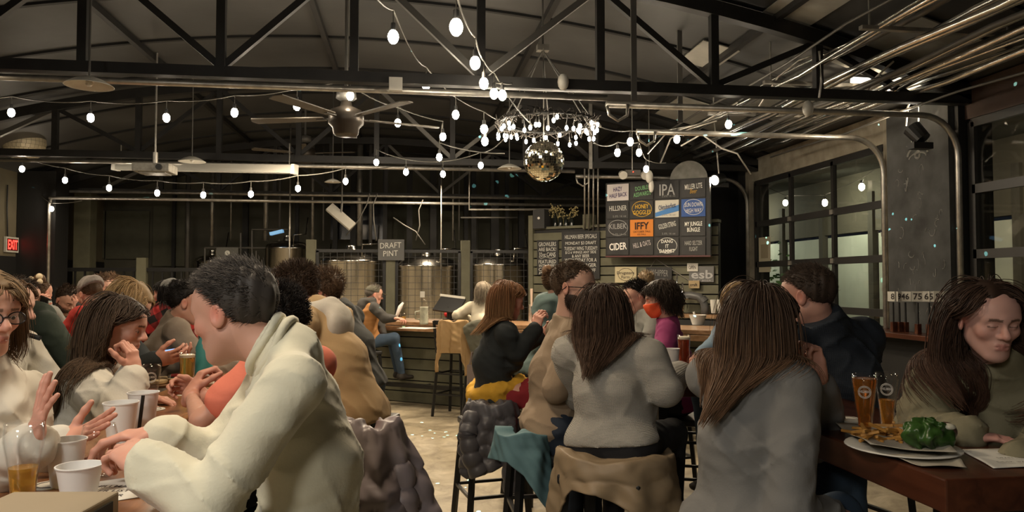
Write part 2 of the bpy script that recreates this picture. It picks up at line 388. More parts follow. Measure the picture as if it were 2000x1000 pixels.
def door(n, y0, y1, npan, rows):
    fr = MB(); t = .055
    for z in rows: fr.box((XR, (y0 + y1) / 2, z), (.05, y1 - y0, .085 if z not in (rows[0],) else .10))
    w_ = (y1 - y0) / npan
    for i in range(npan + 1): fr.box((XR, y0 + i * w_, (rows[0] + rows[-1]) / 2), (.05, t if 0 < i < npan else .08, rows[0] - rows[-1]))
    o = fr.build('door_%d' % n, M_dfr); struct(o)
    for i in range(npan):
        g = MB()
        for k in range(len(rows) - 2): g.box((XR + .01, y0 + (i + .5) * w_, (rows[k] + rows[k + 1]) / 2), (.006, w_ - .04, rows[k] - rows[k + 1] - .06))
        g.build('door_glass', M_pane, o)
    p = MB(); p.box((XR + .01, (y0 + y1) / 2, .33), (.03, y1 - y0, .60)); p.build('door_kick_panel', M_black, o)
    h = MB()
    for i in range(1, npan):
        for z in rows[1:-1]: h.box((XR - .035, y0 + i * w_, z), (.02, .07, .06))
    h.build('door_hinges', M_galv, o)
    return o
ROWS = [3.08, 2.447, 1.837, 1.227, .64, .03]
door(1, *D1, 3, ROWS); door(2, *D2, 3, ROWS)
# garage door tracks: vertical at both jambs, curve, long horizontal run into the room
def track(y, x_in, name, lab, mt=M_galv, top=3.15, xj=XR - .10):
    t = thing(name, lab, 'track', (xj, y, 0), 'overhead door tracks'); R_ = .38; pts = [(xj, y, .2), (xj, y, top - R_)]
    for i in range(1, 8):
        a = i / 8 * math.pi / 2; pts.append((xj - R_ + R_ * math.cos(a), y, top - R_ + R_ * math.sin(a)))
    pts += [(xj - R_, y, top), (x_in, y, top)]
    MB().tube(pts, .030, 8).build('rail', mt, t, smooth=True)
    h = MB(); c = [(x_in, y - .03, top - .02), (x_in + .02, y - .03, top - .10), (x_in + .1, y - .03, top - .15), (x_in + .18, y - .03, top - .10), (x_in + .19, y - .03, top)]
    h.tube(c, .014, 6).build('stop_hook', mt, t, smooth=True)
    br = MB()
    for z in (.8, 1.5, 2.1): br.box((xj + .03, y + .03, z), (.06, .08, .05))
    br.build('wall_bracket', M_galv, t)
    return t
track(7.48, 2.35, 'door_track', 'pale door track nearest the pillar, curving into a long bar over the room')
track(10.80, 2.45, 'door_track', 'door track at the far edge of the first glass door, by the menu board')
track(6.36, 1.72, 'door_track', 'dark door track curving down beside the chalk pillar')
for y, x0, x1, z, lab in ((6.33, -7 + .4, 1.72, 3.20, 'galvanised rail running under the first truss'), (10.66, -6.6, 2.4, 3.20, 'galvanised rail running under the second truss'),
                          (14.4, -6.15, 5.0, 3.22, 'upper rail of the pair in front of the tanks'), (13.7, -6.15, 5.0, 3.02, 'lower rail of the pair in front of the tanks')):
    o = MB().tube([(x0, y, z), (x1, y, z)], .028, 8).build('ceiling_rail', M_galv, smooth=True); tag(o, lab, 'rail', 'ceiling rails')
MB().tube([(-6.12, 13.7, 3.02), (-6.14, 13.7, 2.9), (-6.14, 13.7, 0.02)], .028, 8).build('drop_pipe', M_galv, smooth=True); tag(bpy.data.objects['drop_pipe'], 'thin vertical rail beside the black column by the exit sign', 'rail')
# ---- trusses
def truss(y, seed):
    rd = random.Random(seed); t = struct(MB().box(((XL + XR) / 2, y, 3.29), (XR - XL, .10, .09)).build('beam_truss', M_steel))
    a = MB(); xs_ = [XL + (XR - XL) * i / 24 for i in range(25)]
    for i in range(24): a.bar((xs_[i], y, roof_z(xs_[i], .13)), (xs_[i + 1], y, roof_z(xs_[i + 1], .13)), .10, .13)
    a.build('top_chord', M_steel, t)
    nodes = [-5.75, -3.65, -1.54, .60, 2.70, 4.6]; tops = [-4.7, -2.6, -.47, 1.65, 3.7]
    for x in nodes[1:-1] + tops[0:]:
        MB().box((x, y, (3.3 + roof_z(x, .1)) / 2), (.07, .07, roof_z(x, .1) - 3.3)).build('post', M_steel, t)
    for i, tx in enumerate(tops):
        for bx in (nodes[i], nodes[i + 1]):
            MB().bar((bx, y + .03, 3.34), (tx, y + .03, roof_z(tx, .16)), .055, .055, (0, 1, 0)).build('brace', M_steel if (i + int(bx > tx)) % 3 else M_dgal, t)
    return t
M_dgal = mat('dull_grey_steel', (.13, .125, .115), .5, .4)
truss(6.3, 1); truss(10.6, 2); truss(14.9, 3); truss(2.0, 4)
for x in (-3.1, -1.0, 1.4, 3.3):   # purlins
    struct(MB().box((x, (YB + YN) / 2, roof_z(x, .05)), (.06, YB - YN, .07)).build('beam_purlin', M_steel))
# hanging perforated struts
for px, y0, y1, d, lab in ((1237, -20, 198, 6.45, 'perforated steel strut hanging before the first truss'), (1327, 40, 240, 7.55, 'perforated strut hanging beside the menu board run'), (1153, 186, 330, 10.8, 'perforated strut above the drop pipes by the menu board')):
    a = W(px, y0, d); b = W(px, y1, d); b.x, b.y = a.x, a.y
    o = MB().box((a + b) / 2, (.05, .02, abs(a.z - b.z))).build('perforated_strut', M_dgal if px != 1153 else M_galv); tag(o, lab, 'strut', 'hanging struts')
# ---- pipes beside the roof on the right
rd = random.Random(3)
for i in range(17):
    x = 3.55 + .075 * i + rd.uniform(-.03, .03); z = min(roof_z(x, .22) - rd.uniform(0, .18), 3.95) - .02 * (i % 3); y0 = rd.uniform(1.0, 3.0); y1 = rd.uniform(8.6, 11.5); n = 9
    pts = [(x + .02 * math.sin(k * 1.3 + i), y0 + (y1 - y0) * k / n, z + .02 * math.sin(k * 2 + i)) for k in range(n + 1)]
    o = MB().tube(pts, rd.choice((.012, .018, .025, .032)), 8).build('conduit', M_foil if i % 4 else M_dgal, smooth=True)
    tag(o, 'shiny conduit in the bundle running along the roof above the glass doors', 'conduit', 'bundled conduits above the glass doors')
for i, y in enumerate((3.9, 5.3, 6.9, 8.3)):
    o = MB().box((4.15, y, 3.56), (1.35, .05, .03)).build('conduit_hanger', M_galv); tag(o, 'crossbar carrying the bundled conduits, no. %s from the camera' % ('one', 'two', 'three', 'four')[i], 'hanger', 'conduit hangers')
    MB().cyl((3.55, y, 3.56), (3.55, y, roof_z(3.55) - .01), .008).build('rod', M_galv, o); MB().cyl((4.75, y, 3.56), (4.75, y, roof_z(4.75) - .01), .008).build('rod', M_galv, o)
# sheet metal patches on that side, spotlight reflection put into their lighter colour
for i, (x, y, a, b_) in enumerate(((3.85, 4.7, .5, .9), (4.55, 6.2, .9, 1.3), (4.6, 8.3, .9, 1.2), (3.4, 6.0, .45, .8), (3.9, 9.6, .9, 1.0), (3.2, 7.6, .4, .7))):
    z0, z1 = roof_z(x - a / 2, .03), roof_z(x + a / 2, .03)
    o = MB().bar((x - a / 2, y, z0), (x + a / 2, y, z1), b_, .012).build('roof_patch_panel', mat('spotlit_sheet_metal', (.33, .32, .28), .5, .2, var=.25, vscale=3)); struct(o)
# ---- outside: covered patio seen through the doors
struct(MB().box((XR + 3.2, 7, .0), (6.2, 22, .1)).build('ground', mat('patio_slab', (.2, .19, .17), .8)))
b = MB(); M_sheet = mat('pale_translucent_sheet', (.55, .56, .47), .6, var=.12, vscale=1.5)
for i in range(11):
    y = 3.4 + i * 1.62; o = MB().box((8.3, y, 1.62), (.03, 1.42, 1.65)).build('wall_outside_sheet', M_sheet); struct(o)
    o = MB().box((8.25, y + .81, 1.6), (.12, .14, 3.2)).build('pillar_outside', mat('patio_post', (.07, .06, .045), .8)); struct(o)
struct(MB().box((8.3, 10, 3.05), (.12, 18, 1.1)).build('wall_outside_beam', mat('patio_beam', (.10, .085, .06), .8)))
struct(MB().box((8.3, 10, .4), (.1, 18, .8)).build('wall_outside_base', M_wallr))
struct(MB().box((6.95, 9.5, 3.62), (3.0, 23, .06)).build('ceiling_outside', mat('patio_roof', (.07, .065, .05), .8)))
area('patio_sheet_light_4', (7.2, 16.3, 3.3), .5, 34, (.95, 1, .85), (0, math.radians(-35), 0)); area('patio_sheet_light_1', (7.2, 8.0, 3.3), .5, 18, (1, .9, .7), (0, math.radians(-35), 0)); area('patio_sheet_light_2', (7.2, 12.5, 3.3), .5, 30, (.93, 1, .8), (0, math.radians(-35), 0)); area('patio_sheet_light_3', (7.2, 4.6, 3.3), .5, 14, (1, .9, .7), (0, math.radians(-35), 0))  # added area lights without fixtures, they brighten the outside sheets
M_bush = mat('shrub_leaves', (.06, .12, .03), .6)
rd = random.Random(5)
t = thing('shrub', 'green shrub outside the middle panes of the first glass door', 'shrub', (7.7, 14.6, .05)); b = MB()
for i in range(260):
    p = Vector((7.6 + rd.uniform(-.4, .4), 14.6 + rd.uniform(-.45, .45), 1.2 + rd.gauss(0, .45))); q = Vector((rd.uniform(-1, 1), rd.uniform(-1, 1), rd.uniform(-.5, 1))).normalized()
    b.box(p, (.12, .05, .004), q.to_track_quat('Z', 'Y').to_matrix())
b.build('foliage', M_bush, t); MB().cyl((7.6, 14.6, .05), (7.6, 14.6, 1.2), .03).build('stem', M_barwood, t)
# posters stuck on the panes
for y, z, w_, h_, lab in ((10.42, 1.98, .36, .52, 'cream poster taped to the far column of the first glass door'), (5.55, 1.55, .28, .40, 'framed sketch taped low on the second glass door')):
    o = MB().box((XR - .02, y, z), (.004, w_, h_)).build('poster', mat('cream_paper', (.55, .50, .36), .8)); tag(o, lab, 'poster')
    MB().box((XR - .0235, y, z + .05), (.002, w_ * .6, h_ * .4)).build('printed_panel', mat('poster_ink', (.35, .30, .2), .8), o)
# ---- chalkboard pillar between the doors
chk = struct(MB().box((XR - .09, 6.86, 2.18), (.16, .92, 2.35)).build('pillar_right', mat('chalk_dusted_board', (.050, .052, .052), .8, var=.5, vscale=3.5)))
struct(MB().box((XR - .03, 6.42, 1.75), (.16, .16, 3.4)).build('trim_5', M_black))
M_chalk = mat('chalk', (.20, .20, .19), .9)
def chalk(pts, r=.006):
    return MB().tube([(XR - .172, y, z) for y, z in pts], r, 4)
c = MB(); rd = random.Random(11)
def st(cy, cz, rx, rz, a0, a1, r=.006, n=14): c.tube([(XR - .172, cy + rx * math.cos(math.radians(a0 + (a1 - a0) * i / n)), cz + rz * math.sin(math.radians(a0 + (a1 - a0) * i / n))) for i in range(n + 1)], r, 4)
st(6.83, 2.86, .15, .09, 0, 180, .012); st(6.83, 2.83, .13, .05, 0, 180, .008); st(6.83, 2.86, .035, .035, 0, 360, .012)
for i in range(5): a = math.radians(40 + i * 25); c.tube([(XR - .172, 6.83 + .17 * math.cos(a), 2.88 + .1 * math.sin(a)), (XR - .172, 6.83 + .21 * math.cos(a), 2.88 + .15 * math.sin(a))], .006, 4)
for k in range(46):
    cy, cz = rd.uniform(6.5, 7.2), rd.choice((rd.uniform(2.45, 2.75), rd.uniform(2.0, 2.4), rd.uniform(1.5, 1.9), rd.uniform(1.25, 1.5)))
    a = rd.uniform(0, 360); st(cy, cz, rd.uniform(.01, .05), rd.uniform(.02, .07), a, a + rd.uniform(60, 240), rd.uniform(.002, .006), 6)
c.build('chalk_drawing', M_chalk, chk)
# ---- wall ledge (drink rail) under the pillar and doors, number cards on sticks
t = thing('wall_ledge', 'wooden drink ledge along the wall under the glass doors', 'ledge', (XR - .25, 6.0, 1.04))
MB().box((XR - .28, 8.25, 1.045), (.42, 3.9, .05), bev=.006).build('ledge_board', M_table, t)
MB().box((XR - .12, 8.25, .5), (.06, 3.8, 1.0)).build('ledge_panel', M_black, t)
# ================================================================= THE BAR, SLAT WALL, FENCE AND TANKS
BD = Vector((.83, -.557, 0)).normalized(); BN = Vector((-.557, -.83, 0)).normalized()   # along the bar; outwards to the guests
B0 = Vector((-.62, 10.26, 0)); BROT = Matrix((BD, BN.cross(BD).cross(BD) * -1 if False else Vector((-BD.y, BD.x, 0)), (0, 0, 1))).transposed()
BL = 4.7
t = thing('bar_counter', 'long bar with olive slatted front, wooden top and foot rail', 'bar', B0)
mid = B0 + BD * BL / 2
MB().box(mid - BN * .28 + Vector((0, 0, .50)), (BL, .50, 1.0), BROT).build('carcass', M_black, t)
for i in range(7):
    z = .075 + i * .142
    MB().box(mid + BN * -.02 + Vector((0, 0, z)), (BL, .03, .128), BROT).build('front_board', M_olive, t)
MB().box(mid + BN * .02 - BN * .16 + Vector((0, 0, 1.045)), (BL + .1, .80, .05), BROT, .006).build('bar_top', M_barwood, t)
MB().box(mid + BN * .36 + Vector((0, 0, .99)), (BL, .03, .06), BROT).build('apron', M_barwood, t)
fr = MB(); fr.bar(B0 + BN * .22 + Vector((0, 0, .26)), B0 + BD * BL + BN * .22 + Vector((0, 0, .26)), .06, .05)
for i in range(6): fr.bar(B0 + BD * (.2 + i * .86) + BN * .22 + Vector((0, 0, .25)), B0 + BD * (.2 + i * .86) - BN * .02 + Vector((0, 0, .25)), .03, .03)
fr.build('foot_rail', M_blackm, t)
MB().box(B0 - BD * .05 - BN * .2 + Vector((0, 0, .5)), (.12, .62, 1.0), BROT).build('end_panel', M_black, t)
# ---- slatted wall behind the bar, shelf on top
S0 = W(1040, 550, 11.9); S0.z = 0; S1 = W(1402, 550, 10.3); S1.z = 0; SD = (S1 - S0).normalized(); SN = Vector((SD.y, -SD.x, 0)); SLn = (S1 - S0).length
if SN.y > 0: SN = -SN
SROT = Matrix((SD, Vector((-SD.y, SD.x, 0)), (0, 0, 1))).transposed()
def SP(px, py, off=.0):
    """point on the slatted wall's plane seen at px,py, moved off metres out of it"""
    o = Vector((0, 0, CAM_Z)); r = W(px, py, 1.0) - o; k = ((S0 + SN * off) - o).dot(SN) / r.dot(SN); return o + r * k
sw = struct(MB().box((S0 + S1) / 2 - SN * .10 + Vector((0, 0, 1.2)), (SLn, .08, 2.4), SROT).build('wall_bar', M_black))
zt = SP(1045, 447).z
z = .1; k = 0
b = MB()
while z < 2.31:
    b.box((S0 + S1) / 2 - SN * .03 + Vector((0, 0, z)), (SLn, .03, .118), SROT); z += .137
b.build('slats', M_olive, sw)
struct(MB().box((S0 + S1) / 2 - SN * .10 + Vector((0, 0, 2.43)), (SLn, .16, .04), SROT).build('wall_bar_cap', M_olive))
struct(MB().box(S0 - SN * .05 + SD * -.03 + Vector((0, 0, 1.32)), (.08, .12, 2.64), SROT).build('trim_6', M_olive))
# black end wall between slats and the first glass door
struct(MB().box((4.75, 11.4, 1.75), (1.1, .12, 3.5)).build('wall_end', M_black))
def board_text(parent, s, px, py, hpx, off, m, wpx=None, name='lettering', rot=0., shear=0, bold=.0):
    c = SP(px, py, off); hh = abs(SP(px, py - hpx / 2, off).z - SP(px, py + hpx / 2, off).z); ww = (SP(px + wpx / 2, py, off) - SP(px - wpx / 2, py, off)).length if wpx else None
    x = SD * math.cos(math.radians(rot)) + UP * math.sin(math.radians(rot)); u = UP * math.cos(math.radians(rot)) - SD * math.sin(math.radians(rot))
    return text(name, s, c, x, u, hh, m, parent, 0.002, ww, shear, bold)
M_slate = mat('slate_board', (.022, .022, .023), .6, var=.3, vscale=5)
M_ch = mat('white_chalk', (.62, .62, .58), .9); M_chd = mat('dim_chalk', (.26, .26, .25), .9)
def sboard(name, lab, cat, x0, y0, x1, y1, off, m, thick=.02, y0r=None):
    a, b_, c_, d_ = SP(x0, y0, off), SP(x1, y0 if y0r is None else y0r, off), SP(x1, y1, off), SP(x0, y1, off)
    return tag(MB().poly([a, b_, c_, d_], thick, -SN).build(name, m), lab, cat)
# menu board of sixteen chalk tiles
mb = thing('menu_board', 'large black menu board of sixteen hand-lettered beer tiles', 'menu board', SP(1285, 500, .25))
MB().poly([SP(1183, 358, .24), SP(1386, 346, .24), SP(1388, 499, .24), SP(1183, 500, .24)], .05, -SN).build('backing', M_black, mb)
MB().bar(SP(1183, 501, .26), SP(1388, 500, .26), .02, .02).build('bottom_rail', mat('board_edge', (.10, .03, .03), .5), mb)
tiles = [ # rows of four: (text lines, tile colour, text colour, rotation)
 [('HAZY\nHALF BACK', (.60, .56, .56), (.05, .03, .12), 4), ('DOUBLE\nASSWARDS', None, (.22, .48, .22), 6), ('IPA', None, (.45, .45, .45), 0), ('MILLER LITE', None, (.75, .75, .70), 3)],
 [('HILLSNER', None, (.55, .55, .52), 0), ('HONEY\nGOGGLES', None, (.72, .45, .05), 0), ('Oktoberfest', (.60, .58, .50), (.03, .05, .12), 8), ('SUN DOWN\nHIGH WAY', (.04, .10, .32), (.72, .74, .74), 0)],
 [('KILBEK', None, (.35, .35, .35), 0), ('IFFY', (.62, .21, .03), (.03, .02, .02), 0), ('GOLDEN STRING', None, (.65, .65, .6), 10), ('MY JUNGLE\nBUNGLE', None, (.80, .80, .74), 0)],
 [('CIDER', None, (.82, .80, .76), 3), ('HILL & OATS', None, (.50, .46, .46), 10), ('DANG\nIT\nDAMMIT', None, (.75, .75, .7), 0), ('HARD SELTZER\nFLIGHT', None, (.42, .42, .40), 0)]]
cx = [(1186, 1228), (1231, 1276), (1280, 1326), (1331, 1378)]
def ry(px, i):  # row edges fan out towards the near end
    t_ = (px - 1183) / 205; top = 359 - 12 * t_; bot = 499; return top + (bot - top) * i / 4
for r in range(4):
    for c_ in range(4):
        s, tc_, xc_, ro = tiles[r][c_]; x0, x1 = cx[c_]; cc = (x0 + x1) / 2
        P = [SP(x0, ry(x0, r) + 2, .25), SP(x1, ry(x1, r) + 2, .25), SP(x1, ry(x1, r + 1) - 1, .25), SP(x0, ry(x0, r + 1) - 1, .25)]
        tm = mat('tile_paint_%d%d' % (r, c_), tc_, .7) if tc_ else M_slate
        tl = MB().poly(P, .006, SN).build('menu_tile', tm, mb)
        if (r, c_) == (1, 2): MB().poly([SP(x0, ry(x0, 1) + 26, .259), SP(x1, ry(x1, 1) + 12, .259), SP(x1, ry(x1, 1) + 24, .259), SP(x0, ry(x0, 1) + 38 - 4, .259)], .002, SN).build('blue_band', mat('blue_band', (.05, .20, .50), .6), tl)
        n = s.count('\n') + 1; hh = {1: 10, 2: 20, 3: 26}[n]
        if s == 'IPA': hh = 22
        if s in ('IFFY', 'CIDER'): hh = 14
        ww = 34 if s not in ('IPA',) else 30
        if s == 'IFFY': ww = 27
        if n == 3: ww = 30
        board_text(tl, s, cc, (ry(cc, r) + ry(cc, r + 1)) / 2 - (4 if n == 1 and s not in ('CIDER', 'IPA') else 0), hh, .263, mat('tile_ink_%d%d' % (r, c_), xc_, .85), ww, rot=ro, bold=.02 if s in ('CIDER', 'MY JUNGLE\nBUNGLE', 'DANG\nIT\nDAMMIT', 'IFFY') else .008)
        if s in ('SUN DOWN\nHIGH WAY', 'KILBEK', 'HONEY\nGOGGLES', 'DANG\nIT\nDAMMIT'):
            ring = MB(); pts = []
            for i in range(24):
                a = 2 * math.pi * i / 24; pts.append(SP(cc + 19 * math.cos(a), (ry(cc, r) + ry(cc, r + 1)) / 2 - 1 + 15 * math.sin(a), .262))
            ring.tube(pts, .004, 4, True).build('ring', mat('tile_ink_%d%d' % (r, c_), xc_, .85), tl)
        if s == 'IFFY': board_text(tl, 'OKTOBER TALL\n6% FALL', cc, ry(cc, r) + 28, 9, .263, mat('tile_ink_%d%d' % (r, c_), xc_, .85), 34)
        elif s == 'MILLER LITE': board_text(tl, 'Beer', cc, ry(cc, r) + 24, 9, .263, mat('gold_ink', (.55, .32, .05), .8), 14, shear=.3)
        elif r in (0, 1, 2) and n == 1: board_text(tl, '5.0% 16 oz', cc + 3, ry(cc, r + 1) - 6, 4, .263, M_chd, 26)
# two small slate boards
g1 = sboard('growler_board', 'small black board headed GROWLERS ARE BACK', 'sign', 1049, 469, 1090, 537, .03, M_slate)
for s, y, h in (('GROWLERS', 477, 8), ('ARE BACK!', 487, 7), ('32oz CANS', 497, 8), ('FEATURED', 511, 7), ('WITH EVERY', 519, 6), ('CAN OF', 526, 6), ('JUICE', 533, 5)): board_text(g1, s, 1069, y, h, .034, M_ch, 34 if 'o' not in s else 32)
MB().tube([SP(1053 + i * 4, 503 + 1.5 * math.sin(i * 1.4), .034) for i in range(9)], .003, 4).build('wavy_line', M_ch, g1)
g2 = sboard('specials_board', 'tall black board headed HILLMAN BEER SPECIALS', 'sign', 1097, 452, 1171, 545, .03, M_slate)
for s, y, h, w_ in (('HILLMAN BEER SPECIALS', 462, 8, 62), ('MONDAY $3 DRAFT', 475, 7, 60), ('TUESDAY WING TUESDAY!', 485, 7, 64), ('$12 6 WINGS ANY SIDE', 493, 6, 60), ('& ANY BEER', 500, 6, 34), ('WEDNESDAY FOR A', 508, 7, 62), ('PINT & BURGER', 518, 7, 60), ('THURSDAY 8% OFF', 528, 7, 58)): board_text(g2, s, 1134, y, h, .034, M_ch, w_)
# signs on the lower right of the slats
s1 = sboard('craft_sign', 'small cream board with curly dark lettering under the menu board', 'sign', 1201, 521, 1243, 552, .03, mat('cream_board', (.50, .44, .28), .7))
board_text(s1, 'Drugstore\nFarm', 1222, 537, 14, .034, mat('ink_dark', (.05, .04, .04), .8), 34); MB().tube([SP(1222 + 15 * math.cos(i * .42), 536 + 12 * math.sin(i * .42), .034) for i in range(15)], .003, 4, True).build('ring', mat('ink_dark'), s1)
s2 = sboard('slate_sign', 'dark board with chalk lettering hung on a rope', 'sign', 1262, 522, 1312, 550, .05, M_slate); board_text(s2, 'WHIPPER', 1288, 533, 12, .054, M_chd, 34, rot=-4)
MB().tube([SP(1262, 534, .04), SP(1281, 506, .04), SP(1346, 548, .04)], .006, 5).build('rope', mat('grey_rope', (.2, .19, .17), .9), s2)
s3 = sboard('esb_sign', 'grey metal sign reading esb', 'sign', 1346, 520, 1394, 551, .03, mat('grey_sign', (.14, .14, .14), .5)); board_text(s3, 'esb', 1371, 536, 17, .034, mat('pale_grey', (.42, .42, .42), .5), 42, bold=.02); board_text(s3, 'THE BEER', 1371, 548, 3, .034, mat('pale_grey'), 36)
s4 = sboard('white_card', 'small tilted white card above the esb sign', 'sign', 1342, 514, 1363, 530, .05, mat('paper_white', (.60, .58, .52), .8)); board_text(s4, 'OPEN', 1352, 522, 7, .054, mat('ink_dark'), 14)
s5 = sboard('kraft_card', 'small tan card below the esb sign', 'sign', 1345, 548, 1366, 563, .06, mat('kraft', (.38, .29, .16), .8)); board_text(s5, 'craft', 1355, 556, 6, .064, mat('ink_dark'), 14)
# speaker boxes, bottles and dried flowers on the slat wall
def sbox(name, lab, cat, x0, y0, x1, y1, off, depth, m):
    a = SP(x0, y1, off); c_ = SP(x1, y0, off); w_ = (Vector((c_.x, c_.y, 0)) - Vector((a.x, a.y, 0))).length; ctr = (a + c_) / 2 - SN * depth / 2
    return tag(MB().box(ctr, (w_, depth, c_.z - a.z), SROT, .004).build(name, m), lab, cat)
o = sbox('loudspeaker', 'dark loudspeaker at the far top corner of the slatted wall', 'speaker', 1041, 408, 1063, 447, .04, .2, mat('speaker_box', (.03, .03, .03), .6)); MB().cyl(SP(1052, 426, .045), SP(1052, 426, .05), .02, n=10).build('badge', M_white, o)
sbox('wooden_block', 'square olive box on top of the slatted wall beside the pipes', 'box', 1138, 418, 1153, 447, .02, .2, M_olive)
for i, px in enumerate((1085, 1095, 1106, 1117)):
    p = SP(px, 447, -.08); b = MB(); b.lathe([(.036, 0), (.038, .02), (.038, .15), (.015, .2), (.014, .25)], p, 12, True); o = b.build('dark_bottle', mat('dark_bottle_glass', (.01, .012, .01), .12), smooth=True)
    tag(o, 'dark bottle in the row on top of the slatted wall', 'bottle', 'dark bottles on the slatted wall')
rd = random.Random(2)
t = thing('dried_flowers', 'dried flowers spreading from behind the dark bottles', 'flowers', SP(1100, 447, -.1)); st_ = MB(); fl = MB()
for i in range(26):
    a = SP(1100 + rd.uniform(-8, 8), 440, -.1); b_ = SP(1100 + rd.uniform(-26, 28), 410 + rd.uniform(-6, 12), -.1 + rd.uniform(-.05, .05)); st_.tube([a, (a + b_) / 2 + Vector((0, 0, .03)), b_], .003, 4)
    for k in range(5): fl.sph(b_ + Vector((rd.gauss(0, .02), rd.gauss(0, .02), rd.gauss(0, .02))), .011, 6)
st_.build('stems', mat('dry_stem', (.2, .17, .08), .9), t); fl.build('flower_heads', mat('dry_petals', (.36, .30, .14), .9), t)['kind'] = 'stuff'
# grey duct and tap gear
t = thing('drain_duct', 'grey bent duct behind the bar under the esb sign', 'duct', SP(1375, 612, .3)); pts = [SP(1322, 577, .25), SP(1350, 577, .25), SP(1366, 580, .25), SP(1374, 588, .25), SP(1377, 600, .25), SP(1377, 616, .25)]
MB().tube(pts, .055, 12).build('pipe', mat('grey_pvc', (.09, .09, .09), .4), t, smooth=True); MB().tube([SP(1371, 583, .25), SP(1377, 590, .25)], .062, 12).build('coupling', mat('grey_pvc'), t)
t = thing('tap_tower', 'chrome tap pipes standing behind the bar by the bent duct', 'beer tap', SP(1325, 615, .3)); b = MB()
for px, y0, y1 in ((1322, 536, 615), (1333, 552, 612), (1316, 552, 612)): b.tube([SP(px, y0, .3), SP(px, y1, .3)], .014, 8)
b.tube([SP(1312, 583, .3), SP(1345, 583, .3)], .016, 8); b.build('pipes', M_foil, t, smooth=True)
# shelf counters behind the bar's near end
t = tag(MB().box(SP(1330, 616, .28) , (2.2, .36, .045), SROT).build('back_counter', M_barwood), 'wooden back counter under the slatted wall', 'counter')
o = MB().box(SP(1330, 616, .28) - Vector((0, 0, .5)), (2.2, .30, .9), SROT).build('cupboard_front', M_black, t)
for i in range(4):
    p = SP(1394 + (i % 2) * 13, 613, .3 + (i // 2) * .07); o = MB().lathe([(.03, 0), (.042, .10), (.045, .18)], p + Vector((0, 0, .01)), 14, True).build('paper_cup_stack', mat('paper_white'), smooth=False, ); tag(o, 'stack of pale paper cups on the back counter', 'cups', 'paper cup stacks on the back counter')
# white tub on the bar, near end
def on_bar(px, py): return G(px, py, 1.071)
p = on_bar(1363, 634); t = thing('serving_tub', 'wide white tub standing on the bar near its end', 'tub', p)
MB().lathe([(.065, 0), (.10, .11), (.105, .115), (.098, .115), (.06, .012)], p, 18).build('bowl', M_white, t, smooth=False, angle=40); MB().cyl(p + Vector((-.03, 0, .08)), p + Vector((-.05, 0, .15)), .012).build('pump', M_white, t)
# ---------------- fence of olive posts and black mesh panels
FY = 12.35
def FP(px, py, y=FY):
    o = Vector((0, 0, CAM_Z)); r = W(px, py, 1.0) - o; return o + r * (y / r.y)
M_wire = mat('mesh_wire', (.05, .05, .05), .5)
fpost = []
for i, (px, top, w_) in enumerate(((608, 468, .15), (763, 498, .15), (909, 470, .15))):
    p = FP(px, top); o = MB().box((p.x, FY, p.z / 2), (w_, .12, p.z), bev=.006).build('fence_post', M_olive); tag(o, ('square olive fence post beside the curly-haired head', 'square olive fence post behind the man in the orange vest', 'square olive fence post beside the woman in cream')[i], 'post', 'olive fence posts')
    fpost.append(p.x)
for i, (x0, x1) in enumerate(((fpost[0] + .08, fpost[1] - .08), (fpost[1] + .08, fpost[2] - .08), (fpost[2] + .08, FP(1036, 500).x))):
    z1 = FP(700, 490).z; t = thing('mesh_panel', ('black mesh fence panel in front of the wide tank', 'black mesh fence panel behind the till screen', 'black mesh fence panel next to the slatted wall')[i], 'fence', (x0, FY, .0), 'mesh fence panels')
    f = MB()
    for z_ in (.1, z1): f.box(((x0 + x1) / 2, FY, z_), (x1 - x0, .04, .05))
    for x_ in (x0 + .02, x1 - .02): f.box((x_, FY, (z1 + .1) / 2), (.045, .04, z1 - .1))
    f.build('frame', M_blackm, t); m_ = MB(); n = int((x1 - x0) / .105)
    for k in range(1, n): m_.box((x0 + (x1 - x0) * k / n, FY, z1 / 2), (.006, .006, z1))
    for k in range(1, 20): m_.box(((x0 + x1) / 2, FY, k * z1 / 20), (x1 - x0, .006, .006))
    m_.build('wire_mesh', M_wire, t)
# lower fence further left
FY2 = 14.6
o = MB().box((FP(278, 505, FY2).x, FY2, 1.0), (.17, .12, 2.04)).build('fence_post', M_olive); tag(o, 'short olive post standing alone behind the blonde head', 'post', 'olive fence posts')
t = thing('slat_fence', 'low dark fence along the back corner by the lone short post', 'fence', (-4.5, FY2, 0)); b = MB(); x0, x1 = FP(118, 520, FY2).x, FP(600, 520, FY2).x
MB().box(((x0 + x1) / 2, FY2, 1.80), (x1 - x0, .06, .07)).build('top_rail', M_blackm, t)
for k in range(26): b.box((x0 + (x1 - x0) * (k + .5) / 26, FY2, .9), (.03, .03, 1.76))
b.build('uprights', M_blackm, t)
